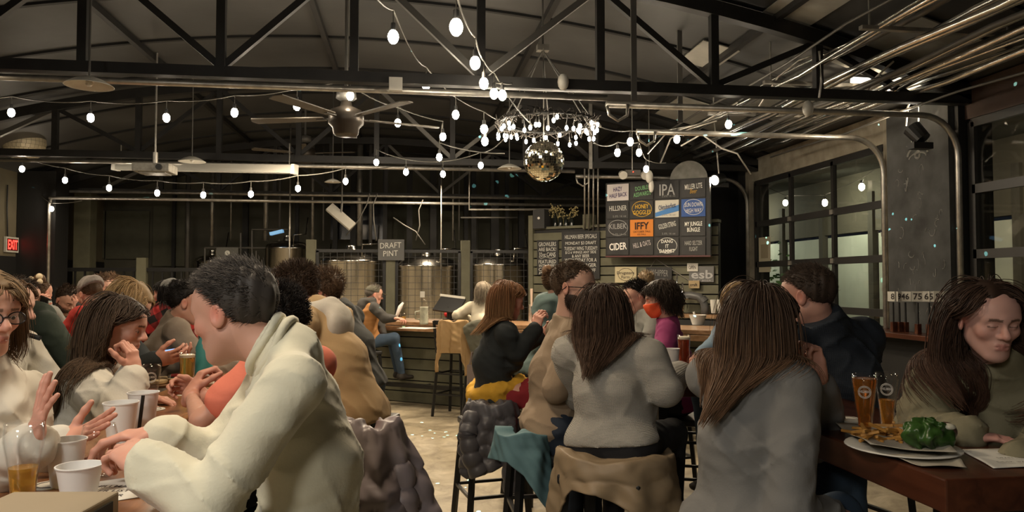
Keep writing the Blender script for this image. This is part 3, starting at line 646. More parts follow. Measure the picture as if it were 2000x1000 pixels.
# ---------------- tanks
M_tank = mat('brushed_steel', (.62, .60, .56), .20, 1.0, bump=('noise', 40, .05, .002))
def tank(px, wpx, top, d, lab):
    r = wpx / 2 / F_PX * d; p = W(px, top, d); h = p.z; t = thing('brewing_tank', lab, 'tank', (p.x, p.y, 0), 'steel brewing tanks')
    MB().lathe([(r * .25, .42), (r, .80), (r, h - r * .38), (r * 1.02, h - r * .36), (r * 1.02, h - r * .30), (r, h - r * .28), (r * .93, h - r * .14), (r * .7, h - r * .03), (r * .3, h + .02), (.001, h + .03)], (p.x, p.y, 0), 48).build('vessel', M_tank, t, smooth=False, angle=50)
    MB().lathe([(r * .22, 0), (r * .22, .05), (r * .18, .08), (r * .18, .12)], (p.x, p.y, h), 16, True).build('manway', M_tank, t, smooth=False, angle=40)
    for k in range(4):
        a = math.radians(45 + 90 * k); MB().cyl((p.x + r * .8 * math.cos(a), p.y + r * .8 * math.sin(a), 0), (p.x + r * .8 * math.cos(a), p.y + r * .8 * math.sin(a), .85), .03).build('leg', M_tank, t)
    MB().tube([(p.x + r * .4, p.y - r * .9, h - .1), (p.x + r * .4, p.y - r * .9, h + .12), (p.x + r * .9, p.y - r * .6, h + .14), (p.x + r * .9, p.y, h + .5)], .015, 6).build('pipe', M_foil, t, smooth=True)
tank(687, 116, 492, 14.0, 'wide steel tank behind the curly-haired man'); tank(834, 118, 501, 14.0, 'steel tank behind the till screen and fence'); tank(975, 112, 500, 14.0, 'steel tank next to the slatted wall')
tank(562, 84, 472, 15.3, 'tall steel tank behind the fence post'); tank(415, 66, 500, 15.8, 'small steel tank behind the man in cream'); tank(618, 60, 520, 16.4, 'half-hidden steel tank deep behind the fence')
# sign on the fence (skateboard shaped) and QR-free white card, catwalk and stage boards
M_sgn = mat('sign_plate', (.10, .10, .10), .5)
t = tag(MB().box(FP(764, 488, FY - .12), (.42, .02, .34)).build('pour_sign', M_sgn), 'dark sign with white script on the middle fence post', 'sign')
text('lettering', 'DRAFT\nPINT', FP(763, 487, FY - .135), (1, 0, .05), (0, 0, 1), .22, M_ch, t, 0, .34)
tag(MB().box(FP(825, 575, FY - .05), (.075, .006, .10)).build('white_card_on_mesh', mat('paper_white')), 'small white card fixed to the mesh above the till', 'card')
t = thing('catwalk', 'dark railed catwalk in front of the tanks at the back', 'catwalk', W(465, 560, 15.0)); b = MB()
for a_, b_ in (((400, 484), (545, 484)), ((400, 484), (400, 560)), ((545, 470), (545, 560)), ((492, 450), (492, 520)), ((492, 448), (562, 448)), ((470, 455), (470, 500)), ((500, 490), (500, 560))): b.tube([W(*a_, 15.1), W(*b_, 15.1)], .018, 6)
b.build('railing', M_dgal, t)
o = tag(MB().box(W(444, 498, 14.8), (.42, .02, .30)).build('brewery_banner', mat('banner_grey', (.12, .12, .11), .7)), 'grey banner with a crest hung on the catwalk rail', 'banner')
text('lettering', 'HILLMAN', W(444, 507, 14.78), (1, 0, 0), (0, 0, 1), .07, M_ch, o, 0, .36); MB().sph(W(444, 494, 14.78), .05, 8, (1, .1, 1)).build('crest', M_ch, o)
# vertical pipes and posts against the back wall
rd = random.Random(8)
for i, (px, y0, y1, d, r) in enumerate(((368, 348, 560, 15.6, .05), (415, 370, 480, 15.6, .045), (520, 370, 470, 15.5, .055), (547, 370, 450, 15.5, .03), (611, 375, 470, 15.4, .035), (452, 350, 470, 16, .02), (632, 380, 470, 15.4, .02), (862, 372, 560, 13.2, .012), (885, 372, 470, 15, .02), (897, 372, 470, 15, .015), (567, 340, 560, 13.4, .014), (703, 376, 480, 15, .06), (724, 376, 480, 14.8, .035))):
    a = W(px, y0, d); b_ = W(px, y1, d); o = MB().tube([(a.x, a.y, min(a.z + 1.2, roof_z(a.x) - .02)), (a.x, a.y, b_.z if i not in (7, 10) else .0)], r, 8).build('riser_pipe', M_galv if i % 3 else M_dgal, smooth=True); tag(o, 'vertical pipe rising behind the tanks towards the roof', 'pipe', 'riser pipes at the back wall')
for i, px in enumerate((1142, 1150, 1159, 1168)):
    a = W(px, 325, 10.9); b_ = SP(px, 447, .02); o = MB().tube([(a.x, a.y, 3.3), (b_.x, b_.y, b_.z - .02)], .013, 8).build('drop_conduit', M_galv, smooth=True); tag(o, 'thin pipe in the bunch dropping beside the menu board', 'pipe', 'drop conduits by the menu board')
M_tan = mat('tan_back_panel', (.10, .10, .072), .75, var=.1)
for i, (x0, x1, y0, y1) in enumerate(((705, 745, 400, 480), (768, 795, 404, 486), (805, 838, 404, 486), (856, 905, 412, 486), (935, 1000, 412, 486), (160, 205, 410, 505), (205, 290, 412, 506), (300, 360, 380, 520))):
    a = FP(x0, y0, 17.5); c_ = FP(x1, y1, 17.5); struct(MB().box(((a.x + c_.x) / 2, 17.53, (a.z + c_.z) / 2), (c_.x - a.x, .05, a.z - c_.z)).build('wall_back_panel', M_tan))
b = MB()
for px, d, r in ((752, 15.5, .09), (800, 15.8, .12), (846, 15.6, .13), (925, 15.5, .1), (966, 15.2, .16), (990, 15.2, .07), (1018, 15.6, .12), (910, 16, .08), (580, 16, .08), (655, 16, .1), (690, 16.2, .12), (480, 16.5, .12), (340, 16.5, .07)):
    p = W(px, 430, d); b.box((p.x, p.y, 2.2), (r, r, 3.6))
struct(b.build('pillar_back_studs', M_black))
# horizontal pipe run at the back
o = MB().tube([W(917, 290, 13.2), W(917, 409, 13.2), W(1080, 409, 12.6)], .022, 8).build('bent_pipe', M_galv, smooth=True); tag(o, 'pale pipe bending level above the slatted wall', 'pipe')
o = MB().tube([W(900, 425, 14.0), W(1010, 425, 13.8)], .016, 8).build('level_pipe', M_dgal, smooth=True); tag(o, 'thin level pipe below the bent pale pipe', 'pipe')
# black window or screen behind: dark tv
o = MB().box(FP(700, 435, 16.8), (1.2, .06, .75)).build('wall_television', mat('dead_screen', (.006, .006, .009), .15)); tag(o, 'black television high behind the tanks', 'television')
# tilted pale lamp panel and small blue-lit screen
t = thing('tilted_heater', 'long pale slab hanging at a steep tilt above the tanks', 'heater', W(667, 395, 12.6)); a, b_ = W(643, 404, 12.6), W(688, 443, 12.6)
MB().bar(a, b_, .16, .07, FWD * -1 + UP * .6).build('slab', M_offw, t); MB().tube([W(668, 396, 12.62), (a + b_) / 2], .02, 6).build('arm', M_dgal, t); q = W(668, 396, 12.62); MB().tube([q, (q.x, q.y, roof_z(q.x) - .005)], .012, 6).build('rod', M_dgal, t)
o = MB().bar(W(528, 457, 14.6), W(553, 451, 14.6), .1, .06).build('blue_lit_monitor', emit('blue_screen', (.25, .55, .9), .5)); tag(o, 'small slanted screen glowing blue above the tall tank', 'screen')
# swirling hoses
for i, pts in enumerate((((722, 378), (716, 400), (700, 430), (676, 460)), ((737, 378), (729, 400), (730, 430), (735, 470)), ((826, 390), (818, 410), (820, 440), (812, 470)), ((768, 425), (790, 440), (812, 452), (830, 478)))):
    o = MB().tube([W(x, y, 13.4) for x, y in pts], .012, 6).build('hose', M_dgal, smooth=True); tag(o, 'dark hose looping down in front of the back wall', 'hose', 'hoses at the back')
# exit sign
p = Vector((XL + .035, 0, 0)); o0 = Vector((0, 0, CAM_Z)); r = W(22, 478, 1) - o0; k = (XL + .03 - o0.x) / r.x; pe = o0 + r * k
t = thing('exit_sign', 'red lit EXIT sign on the wall by the black column', 'sign', pe); MB().box(pe, (.04, .40, .26)).build('housing', M_offw, t); MB().box(pe + Vector((.022, 0, 0)), (.004, .34, .20)).build('face', mat('exit_face', (.12, .01, .01), .5), t)
text('lettering', 'EXIT', pe + Vector((.027, 0, 0)), (0, 1, 0), (0, 0, 1), .16, emit('exit_red', (1, .03, .02), 6), t, 0, .30, bold=.02)
r = W(8, 478, 1) - o0; tag(MB().tube([pe + Vector((0, -.12, .1)), pe + Vector((0, -.16, .6)), pe + Vector((0, -.16, 1.0))], .012, 5).build('exit_sign_cable', M_black), 'black cable running up the wall from the exit sign', 'cable')
# ================================================================= THINGS HUNG UNDER THE ROOF
M_bulb = emit('warm_bulb', (1.0, .86, .66), 95)
M_cord = mat('grey_cord', (.12, .115, .10), .6)
M_sock = mat('black_socket', (.02, .02, .02), .5)
def bulb_pair(parent, p, r=.030, sock=.05, m=None):
    """p = centre of the glass; socket above it"""
    MB().sph(p, r, 12, (1, 1, 1.35)).build('bulb', m or M_bulb, parent, smooth=True)
    MB().cyl(p + Vector((0, 0, r * 1.1)), p + Vector((0, 0, r * 1.1 + sock)), r * .5, r * .42, 8).build('socket', M_sock, parent)
def string(lab, pts, drop=.17, ends=None, r=.034, cr=.007):
    P = [W(*q) for q in pts]; t = thing('string_light', lab, 'string lights', P[0], 'strings of bulbs under the roof')
    tops = [p + Vector((0, 0, drop)) for p in P]
    if ends:
        if ends[0]: tops = [W(*ends[0])] + tops
        if ends[1]: tops = tops + [W(*ends[1])]
    cp = []
    for a, b in zip(tops[:-1], tops[1:]):
        s = (b - a).length * .035
        for k in range(6): u = k / 6; cp.append(a.lerp(b, u) - Vector((0, 0, s * 4 * u * (1 - u))))
    cp.append(tops[-1]); MB().tube(cp, cr, 5).build('cord', M_cord, t, smooth=True)
    for p in P:
        bulb_pair(t, p, r); MB().cyl(p + Vector((0, 0, .07)), p + Vector((0, 0, drop)), .004, n=5).build('lead', M_cord, t)
    return t
string('string of bulbs crossing just behind the first truss at the fan', [(22, 220, 7.6), (177, 230, 7.4), (325, 230, 7.3), (458, 220, 7.2), (580, 207, 7.1), (684, 187, 7.0)], ends=((-60, 190, 7.7), (720, 148, 6.6)))
string('string of bulbs sagging across in front of the tanks', [(43, 330, 10.2), (127, 352, 10.2), (213, 367, 10.1), (307, 377, 10.0), (397, 381, 9.9), (490, 379, 9.8), (582, 368, 9.7), (675, 354, 9.6)], ends=((-30, 300, 10.3), (770, 325, 9.5)))
string('short string of bulbs between the far fan and the mirror ball', [(735, 317, 9.8), (793, 336, 9.8), (865, 340, 9.8), (939, 323, 9.6)], ends=(None, (985, 270, 8.4)))
string('string of big bulbs coming down from the roof above', [(891, 53, 3.7), (928, 123, 4.8), (945, 163, 5.6), (965, 183, 6.0)], ends=((878, -40, 3.2), (1040, 245, 7.0)), cr=.006)
string('string of bulbs crossing beside the one from above', [(768, 72, 4.6), (832, 167, 6.7), (890, 224, 7.2), (945, 252, 7.2)], ends=((700, -60, 3.4), (985, 240, 7.2)), cr=.006)
string('string of bulbs passing below the first truss from the fan', [(777, 240, 8.0), (865, 267, 8.1), (858, 307, 8.6)], ends=((690, 170, 7.2), (985, 300, 8.0)))
string('string of bulbs linking the wagon wheel to the door track', [(1231, 277, 7.9), (1322, 272, 8.0), (1423, 243, 7.6)], ends=((1165, 245, 7.3), (1480, 215, 7.4)), drop=.12)
string('lower string of bulbs between wagon wheel and menu board', [(1206, 298, 8.4), (1248, 298, 8.6), (1262, 330, 9.4)], ends=((1160, 280, 7.4), (1300, 318, 9.9)), drop=.12)
string('lone bulb on a short cord beside the olive post', [(101, 408, 12.6)], ends=((78, 380, 12.9), (160, 392, 12.6)), drop=.10)
string('twin bulbs hung on the first truss beside the mirror ball chains', [(981, 186, 6.05)], ends=((965, 160, 6.2), (1000, 163, 6.2)), drop=.10)
string('pair of bulbs hung beside the wagon wheel', [(946, 252, 7.25), (947, 276, 7.25)], drop=.08)
# outdoor bulbs beyond the glass
t = thing('patio_string_light', 'warm bulbs hanging on the patio outside the first glass door', 'string lights', (6.9, 11, 3)); cp = []
for px, py in ((1534, 396), (1611, 396), (1683, 365)):
    o0 = Vector((0, 0, CAM_Z)); r = W(px, py, 1) - o0; q = o0 + r * (6.9 / r.x); bulb_pair(t, q, .045); cp.append(q + Vector((0, 0, .13)))
cp = [Vector((6.9, cp[0].y + 1.2, 3.6))] + cp + [Vector((6.9, cp[-1].y - 1.5, 3.6))]
MB().tube(cp, .006, 5).build('cord', M_cord, t)
# ---- wagon-wheel light with bulbs
RC = W(1070, 240, 7.25); t = thing('wheel_chandelier', 'ring of tangled twigs and bulbs hung on chains round the mirror ball', 'chandelier', RC); rr = .47; rd = random.Random(4)
tw = MB()
for k in range(46):
    a0 = rd.uniform(0, 6.28); ln = rd.uniform(.4, 1.1); pts = []
    for i in range(8):
        a = a0 + ln * i / 7; q = rr + .03 * math.sin(i * 2 + k) + rd.gauss(0, .02); pts.append(RC + Vector((q * math.cos(a), q * math.sin(a), .04 * math.sin(i * 1.7 + k) + rd.gauss(0, .02) - .01)))
    tw.tube(pts, .0045, 4)
tw.build('twig_ring', mat('dark_twigs', (.035, .03, .025), .8), t)
MB().tube([RC + Vector((rr * math.cos(i * .3927), rr * math.sin(i * .3927), 0)) for i in range(16)], .016, 6, True).build('hoop', M_blackm, t, smooth=True)
TOP = W(1060, 98, 7.3)
for k in range(6):
    a = k * math.pi / 3 + .3; MB().tube([TOP, RC + Vector((rr * math.cos(a), rr * math.sin(a), .01))], .006, 5).build('stay_wire', M_dgal, t)
MB().box(TOP + Vector((0, 0, .02)), (.12, .08, .06)).build('mount', M_galv, t); MB().cyl(TOP, (TOP.x, TOP.y, roof_z(TOP.x) - .005), .01).build('rod', M_dgal, t)
for k in range(46):
    a = k * 2 * math.pi / 46 + rd.uniform(-.08, .08); q = rr + rd.uniform(-.04, .03); z = -rd.uniform(.03, .16); p = RC + Vector((q * math.cos(a), q * math.sin(a), z))
    MB().sph(p, .016, 8, (1, 1, 1.5)).build('bulb', M_bulb, t, smooth=True); MB().cyl(p + Vector((0, 0, .015)), p + Vector((0, 0, .05)), .007, n=6).tube([p + Vector((0, 0, .04)), RC + Vector((rr * math.cos(a), rr * math.sin(a), 0))], .003, 4).build('lead', M_sock, t)
# ---- mirror ball: flat facets
def mirror_ball(c, r, lab, top, m, nz=26):
    t = thing('mirror_ball', lab, 'mirror ball', c); b = bmesh.new(); rd = random.Random(1)
    for i in range(nz):
        t0, t1 = math.pi * i / nz, math.pi * (i + 1) / nz; n = max(6, int(2 * nz * math.sin((t0 + t1) / 2)))
        for k in range(n):
            a0, a1 = 2 * math.pi * k / n, 2 * math.pi * (k + .93) / n; vs = []; nn = Vector((math.sin((t0 + t1) / 2) * math.cos((a0 + a1) / 2), math.sin((t0 + t1) / 2) * math.sin((a0 + a1) / 2), math.cos((t0 + t1) / 2)))
            cc = nn * r * .997; q = Matrix.Rotation(rd.gauss(0, .035), 3, 'X') @ Matrix.Rotation(rd.gauss(0, .035), 3, 'Y')
            for tt, aa in ((t0, a0), (t0, a1), (t1 - .07 * (t1 - t0), a1), (t1 - .07 * (t1 - t0), a0)):
                v = Vector((math.sin(tt) * math.cos(aa), math.sin(tt) * math.sin(aa), math.cos(tt))) * r; vs.append(b.verts.new(Vector(c) + cc + q @ (v - cc)))
            try: b.faces.new(vs)
            except Exception: pass
    me = bpy.data.meshes.new('mirror_tiles'); b.to_mesh(me); b.free(); me.materials.append(m); link(bpy.data.objects.new('mirror_tiles', me), t)
    MB().sph(c, r * .975, 24).build('core', mat('ball_core', (.25, .22, .16), .6), t, smooth=True)
    MB().tube([Vector(c) + Vector((0, 0, r * .97)), top], .006, 6).build('chain', M_galv, t)
    return t
BALL = W(1062, 315, 7.25)
mirror_ball(BALL, .20, 'large mirror ball hanging in the middle of the room', (BALL.x, BALL.y, TOP.z), mat('mirror', (.80, .76, .62), .06, 1.0))
c = W(47, 278, 11.5); mirror_ball(c, .30, 'dim mirror ball partly behind the second truss near the exit sign', (c.x, c.y, roof_z(c.x) - .01), mat('dim_mirror', (.62, .54, .38), .45, .25), 16)
# ---- ceiling fans
def fan(c, R_, lab, rot):
    t = thing('ceiling_fan', lab, 'ceiling fan', c); c = Vector(c)
    MB().lathe([(.03, .30), (.09, .28), (.10, .20), (.05, .17)], c, 20, True).build('canopy', M_dgal, t, smooth=True); MB().cyl(c + Vector((0, 0, .28)), (c.x, c.y, roof_z(c.x) - .01), .018).build('down_rod', M_dgal, t)
    MB().lathe([(.04, .20), (.06, .12), (.15, .08), (.17, .03), (.17, -.05), (.13, -.09), (.12, -.15), (.10, -.17), (.001, -.175)], c, 28).build('motor', mat('fan_bronze', (.06, .05, .04), .35, .5), t, smooth=True)
    for k in range(5):
        a = rot + k * 2 * math.pi / 5; dx = Vector((math.cos(a), math.sin(a), 0)); dy = Vector((-math.sin(a), math.cos(a), .12)).normalized(); b = MB()
        pts = [c + dx * .22 + dy * .05, c + dx * R_ + dy * .075, c + dx * (R_ + .03), c + dx * R_ - dy * .075, c + dx * .22 - dy * .05]; b.poly(pts, .01, (0, 0, 1)); b.build('blade', mat('fan_blade', (.10, .085, .065), .5), t); MB().bar(c + dx * .12, c + dx * .30, .04, .012).build('blade_iron', M_dgal, t)
fan(W(676, 232, 7.2), .95, 'dark ceiling fan with five blades between the first two trusses', .35); fan(W(596, 300, 11.9), .8, 'smaller ceiling fan beyond the second truss', 1.0)
# ---- enamel dish lamps
def dish(px, py, d, r, lab, lit=False):
    c = W(px, py, d); t = thing('dish_lamp', lab, 'pendant lamp', c)
    MB().lathe([(.02, r * .42), (r * .25, r * .40), (r * .6, r * .26), (r * .95, r * .04), (r, 0), (r * .97, 0), (r * .6, r * .23), (r * .2, r * .35), (.001, r * .36)], c, 32).build('shade', M_offw, t, smooth=True)
    MB().sph(c + Vector((0, 0, r * .12)), r * .16, 12).build('globe', M_white, t, smooth=True); MB().tube([c + Vector((0, 0, r * .4)), (c.x, c.y, roof_z(c.x) - .01)], .008, 6).build('stem', M_dgal, t)
dish(174, 168, 5.5, .17, 'white enamel dish lamp hanging in front of the first truss'); dish(375, 316, 9.6, .17, 'white dish lamp hanging over the projector screen case'); dish(995, 330, 10.2, .17, 'white dish lamp behind the mirror ball'); dish(650, 356, 10.9, .12, 'small dish lamp hanging beyond the fan')
# ---- projector and screen case
t = thing('projector_screen', 'long white roll-up screen case hung under the second truss', 'projector screen', W(400, 328, 10.0)); a, b = W(226, 324, 10.35), W(576, 331, 9.9)
MB().bar(a, b, .11, .11).build('case', mat('case_white', (.42, .41, .37), .4), t); MB().bar(a - (b - a).normalized() * .02, a + (b - a).normalized() * .03, .13, .13).build('end_cap', M_white, t); MB().bar(b - (b - a).normalized() * .03, b + (b - a).normalized() * .02, .13, .13).build('end_cap', M_white, t)
for q in (.03, .97): p = a.lerp(b, q); MB().tube([p, p + Vector((0, 0, .35))], .008, 5).build('strap', M_galv, t)
c = W(303, 330, 8.9); t = thing('projector', 'grey projector mounted upside down in front of the screen case', 'projector', c)
MB().box(c, (.42, .34, .10), bev=.01).build('housing', mat('projector_grey', (.28, .27, .24), .5, var=.3, vscale=20), t); MB().box(c + Vector((0, 0, -.055)), (.30, .25, .02)).build('lid', mat('projector_grey'), t); MB().cyl(c + Vector((0, 0, .05)), c + Vector((0, 0, .2)), .03).build('mount', M_galv, t); MB().cyl(c + Vector((.1, -.17, 0)), c + Vector((.1, -.20, 0)), .035).build('lens', M_sock, t)
MB().cyl(c + Vector((0, 0, .2)), (c.x, c.y, roof_z(c.x) - .005), .012).build('pole', M_galv, t)
# ---- spotlights
def spotlamp(px, py, d, tgt, power, lab, ang=70, glow=25, cabs=True):
    c = W(px, py, d); t = thing('spot_lamp', lab, 'spotlight', c, 'spotlights at the wall'); dr = (Vector(tgt) - c).normalized()
    MB().cyl(c - dr * .16, c, .075, .085, 16).build('can', M_blackm, t, smooth=False); MB().cyl(c - dr * .02, c + dr * .004, .066, n=16).build('lens', emit('spot_lens', (1, .93, .78), glow), t)
    MB().box(c - dr * .12 - Vector((0, 0, .09)), (.2, .1, .06)).build('ballast', M_sock, t)
    if not cabs: MB().cyl(c - dr * .1, (c.x, c.y, roof_z(c.x) - .005), .012).build('hanging_rod', M_galv, t)
    if cabs: MB().tube([c + Vector((-.06, 0, .02)), c + Vector((-.04, 0, .2)), c + Vector((.02, 0, .30)), c + Vector((.08, 0, .2)), c + Vector((.07, 0, .0))], .008, 6).build('cable', M_white, t, smooth=True)
    spot(lab.split()[0] + '_beam', c + dr * .02, tgt, power, ang)
c = W(1781, 250, 7.1); spotlamp(1781, 250, 7.1, c + Vector((-.35, .6, .9)), 150, 'black spotlight with white cable on the chalk pillar, aimed up', 110)
c = W(1396, 350, 10.4); spotlamp(1396, 352, 10.2, c + Vector((-.9, -.6, -.25)), 70, 'bright spotlight beside the top corner of the menu board', 100, 30, False)
t = thing('emergency_light', 'twin-headed emergency light above the menu board', 'emergency light', W(1235, 340, 10.4)); c = W(1235, 338, 10.4); MB().box(c, (.22, .08, .08)).build('body', M_dgal, t); 
for s in (-1, 1): MB().cyl(c + Vector((s * .16, -.03, -.02)), c + Vector((s * .16, -.10, -.05)), .05, .06, 12).build('head', M_offw, t)
MB().sph(c + Vector((0, -.045, .01)), .008, 6).build('indicator', emit('red_led', (1, .05, .02), 4), t); MB().cyl(c + Vector((0, 0, .03)), (c.x, c.y, roof_z(c.x) - .005), .008).build('rod', M_galv, t)
t = thing('white_cloth_bundle', 'white fabric bundle hanging over the menu board', 'cloth', W(1265, 350, 10)); b = MB(); c = W(1268, 345, 10.1); b.sph(c, .07, 12, (.8, .6, 1.3)); b.sph(c + Vector((.03, 0, -.13)), .05, 10, (.8, .6, 1.8)); b.build('bundle', M_offw, t, smooth=True); MB().tube([c, (c.x, c.y, roof_z(c.x) - .005)], .006, 5).build('cord', M_cord, t)
# half disc sign over the menu board
c = SP(1345, 352, -.1); t = tag(MB().lathe([(.001, -.01), (.28, -.01), (.28, .01), (.001, .01)], (0, 0, 0), 32).build('round_sign', mat('round_sign_face', (.24, .23, .20), .6, var=.3, vscale=8)), 'round pale sign rising behind the menu board', 'sign'); t.matrix_basis = Matrix.Translation(c) @ SN.to_track_quat('Z', 'Y').to_matrix().to_4x4()
# junction box and cables
o = tag(MB().box(W(773, 165, 6.15), (.11, .06, .11)).build('junction_box', M_offw), 'white junction box fixed to the first truss', 'box')
rd = random.Random(6)
for i, pts in enumerate((((1480, 212, 7.6), (1520, 150, 7.4), (1560, 118, 7.2), (1640, 90, 6.8)), ((1685, 190, 6.9), (1712, 150, 6.8), (1745, 120, 6.6)), ((1330, 285, 9.0), (1370, 262, 8.8), (1410, 290, 8.8), (1440, 300, 8.8), (1466, 340, 9.2)), ((1265, 300, 9.2), (1300, 262, 8.8), (1370, 240, 8.4), (1440, 200, 8.0)), ((1290, 318, 9.6), (1310, 270, 9.2), (1350, 250, 8.9), (1400, 236, 8.6)), ((1600, 100, 6.6), (1604, 160, 6.6), (1600, 190, 6.5)))):
    o = MB().tube([W(*p) for p in pts], .010, 6).build('loose_cable', M_white if i in (1, 2, 5) else M_galv, smooth=True); tag(o, 'loose pale cable looping under the conduits', 'cable', 'loose cables under the conduits')
for i, (px, py) in enumerate(((1578, 212), (1100, 160))):
    tag(MB().sph(W(px, py, W(px, py, 1).y and 6.22 / W(px, py, 1).y), .05, 10, (1, 1, 1.5)).build('truss_fitting', M_offw, smooth=True), ('white fitting under the first truss near the conduits', 'small fitting on the truss by the chains')[i], 'fitting')
def shoplight(a, b, d): 
    o = MB().bar(W(*a, d), W(*b, d), .07, .04).build('tube_lamp', emit('dim_tube', (1, .95, .85), 2.2)); return o
tag(shoplight((1722, 155), (1752, 184), 7.0), 'short lit tube under the conduits above the chalk pillar', 'tube lamp'); tag(shoplight((1664, 156), (1698, 158), 7.2), 'short level lit tube beside the slanted one', 'tube lamp')

# specks of light thrown by the mirror ball (a lit ball scatters small cyan spots)
l = bpy.data.lights.new('mirror_ball_specks', 'POINT'); l.energy = 1300; l.color = (.35, 1, .95); l.shadow_soft_size = 0.0; l.use_nodes = True; nt = l.node_tree; N = nt.nodes; L = nt.links
em = N['Emission']; g = N.new('ShaderNodeNewGeometry'); v = N.new('ShaderNodeTexVoronoi'); v.inputs['Scale'].default_value = 26; L.new(g.outputs['Incoming'], v.inputs[0]); c = N.new('ShaderNodeMath'); c.operation = 'LESS_THAN'; c.inputs[1].default_value = .14; L.new(v.outputs['Distance'], c.inputs[0])
v2 = N.new('ShaderNodeTexNoise'); v2.inputs['Scale'].default_value = 5; L.new(g.outputs['Incoming'], v2.inputs[0]); c2 = N.new('ShaderNodeMath'); c2.operation = 'GREATER_THAN'; c2.inputs[1].default_value = .60; L.new(v2.outputs[0], c2.inputs[0]); mu = N.new('ShaderNodeMath'); mu.operation = 'MULTIPLY'; L.new(c.outputs[0], mu.inputs[0]); L.new(c2.outputs[0], mu.inputs[1]); m2 = N.new('ShaderNodeMath'); m2.operation = 'MULTIPLY'; m2.inputs[1].default_value = 3.; L.new(mu.outputs[0], m2.inputs[0]); L.new(m2.outputs[0], em.inputs['Strength'])
o = bpy.data.objects.new('mirror_ball_specks', l); COL.objects.link(o); o.location = BALL + Vector((0, 0, -.215))
# ================================================================= PEOPLE
def skin_mat(name, col):
    m = mat(name, col, .5, spec=.4, bump=('noise', 260, .06, .001), vc='Col'); m.node_tree.nodes['Principled BSDF'].inputs['Subsurface Weight'].default_value = .08
    m.node_tree.nodes['Principled BSDF'].inputs['Subsurface Radius'].default_value = (.02, .008, .004); m.node_tree.nodes['Principled BSDF'].inputs['Subsurface Scale'].default_value = .3
    return m
SKIN = (.56, .315, .235)
M_skin = skin_mat('skin', SKIN)
M_eye = mat('eye_white', (.62, .58, .55), .15); M_iris = mat('iris', (.05, .03, .02), .1)
def hairm(name, c): return mat(name, c, .55, spec=.22, vc='Col')
class Frame:
    """head frame: x to the person's right, y to where the face looks, z up"""
    def __init__(s, o, yaw, pitch=0., roll=0., sc=1.):
        f = az(yaw); s.o = Vector(o); s.s = sc; r = f.cross(UP).normalized()
        q = Matrix.Rotation(math.radians(-pitch), 3, r); f = q @ f; u = r.cross(f)
        q = Matrix.Rotation(math.radians(roll), 3, f); s.x = q @ r; s.y = f; s.z = q @ u
    def p(s, x, y, z): return s.o + (s.x * x + s.y * y + s.z * z) * s.s
    def loc(s, P):
        q = (P - V3(s.o)) / s.s; return np.stack([q @ V3(s.x), q @ V3(s.y), q @ V3(s.z)], 1)
    def out(s, L): return V3(s.o) + s.s * (L[:, :1] * V3(s.x) + L[:, 1:2] * V3(s.y) + L[:, 2:3] * V3(s.z))
def head_prims(F, fem=False, jaw=1., mouth_open=0., nose=1.):
    S = F.s; e = lambda x, y, z, rx, ry, rz, k=.02, sub=False: ell(F.p(x, y, z), (rx * S, ry * S, rz * S), F.x, F.z, k * S, sub)
    sg = lambda a, b, ra, rb=None, k=.015, sub=False: Seg(F.p(*a), F.p(*b), ra * S, (ra if rb is None else rb) * S, None, k * S, sub)
    j = .92 if fem else 1.; L = []
    L += [e(0, -.018, .032, .074, .095, .082), e(0, .020, -.035, .058 * j, .066, .080, .04), e(0, .045, .045, .060, .045, .045, .04)]
    for s in (-1, 1):
        L += [sg((s * .050 * j * jaw, .000, -.052), (s * .022 * jaw, .058, -.096), .018, .018, .03), e(s * .041, .060, -.020, .022, .020, .020, .025),
              sg((s * .010, .086, .024), (s * .044, .070, .024), .010, .009, .022)]
    L += [e(0, .068, -.098, .019 * j, .017, .016, .025), e(0, .070, -.060, .028, .022, .022, .02)]
    L += [sg((0, .082, .018), (0, .108, -.024), .0085, .0125, .014)]
    for s in (-1, 1): L += [e(s * .0115, .093, -.030, .008, .010, .007, .008)]
    for s in (-1, 1):
        L += [e(s * .031, .097, .002, .018, .014, .013, .018, True), e(s * .031, .0745, .002, .0142, .0142, .0142, .006)]
    L += [sg((-.017, .087, -.0575), (.017, .087, -.0575), .0055, .0055, .006), sg((0, .0915, -.0575), (0, .0915, -.0575), .0048, .0048, .006),
          sg((-.014, .087, -.0675), (.014, .087, -.0675), .0062, .0062, .006)]
    L += [sg((-.021, .090, -.0625), (.021, .090, -.0625), .0016 + mouth_open * .004, None, .004, True)]
    for s in (-1, 1):
        L += [ell(F.p(s * .079, -.012, -.004), (.0085 * S, .019 * S, .031 * S), F.x * 1 + F.y * (-.35 * s), F.z - F.y * .15, .006 * S),
              ell(F.p(s * .0885, -.008, -.001), (.007 * S, .010 * S, .019 * S), F.x + F.y * (-.35 * s), F.z, .005 * S, True)]
    return L
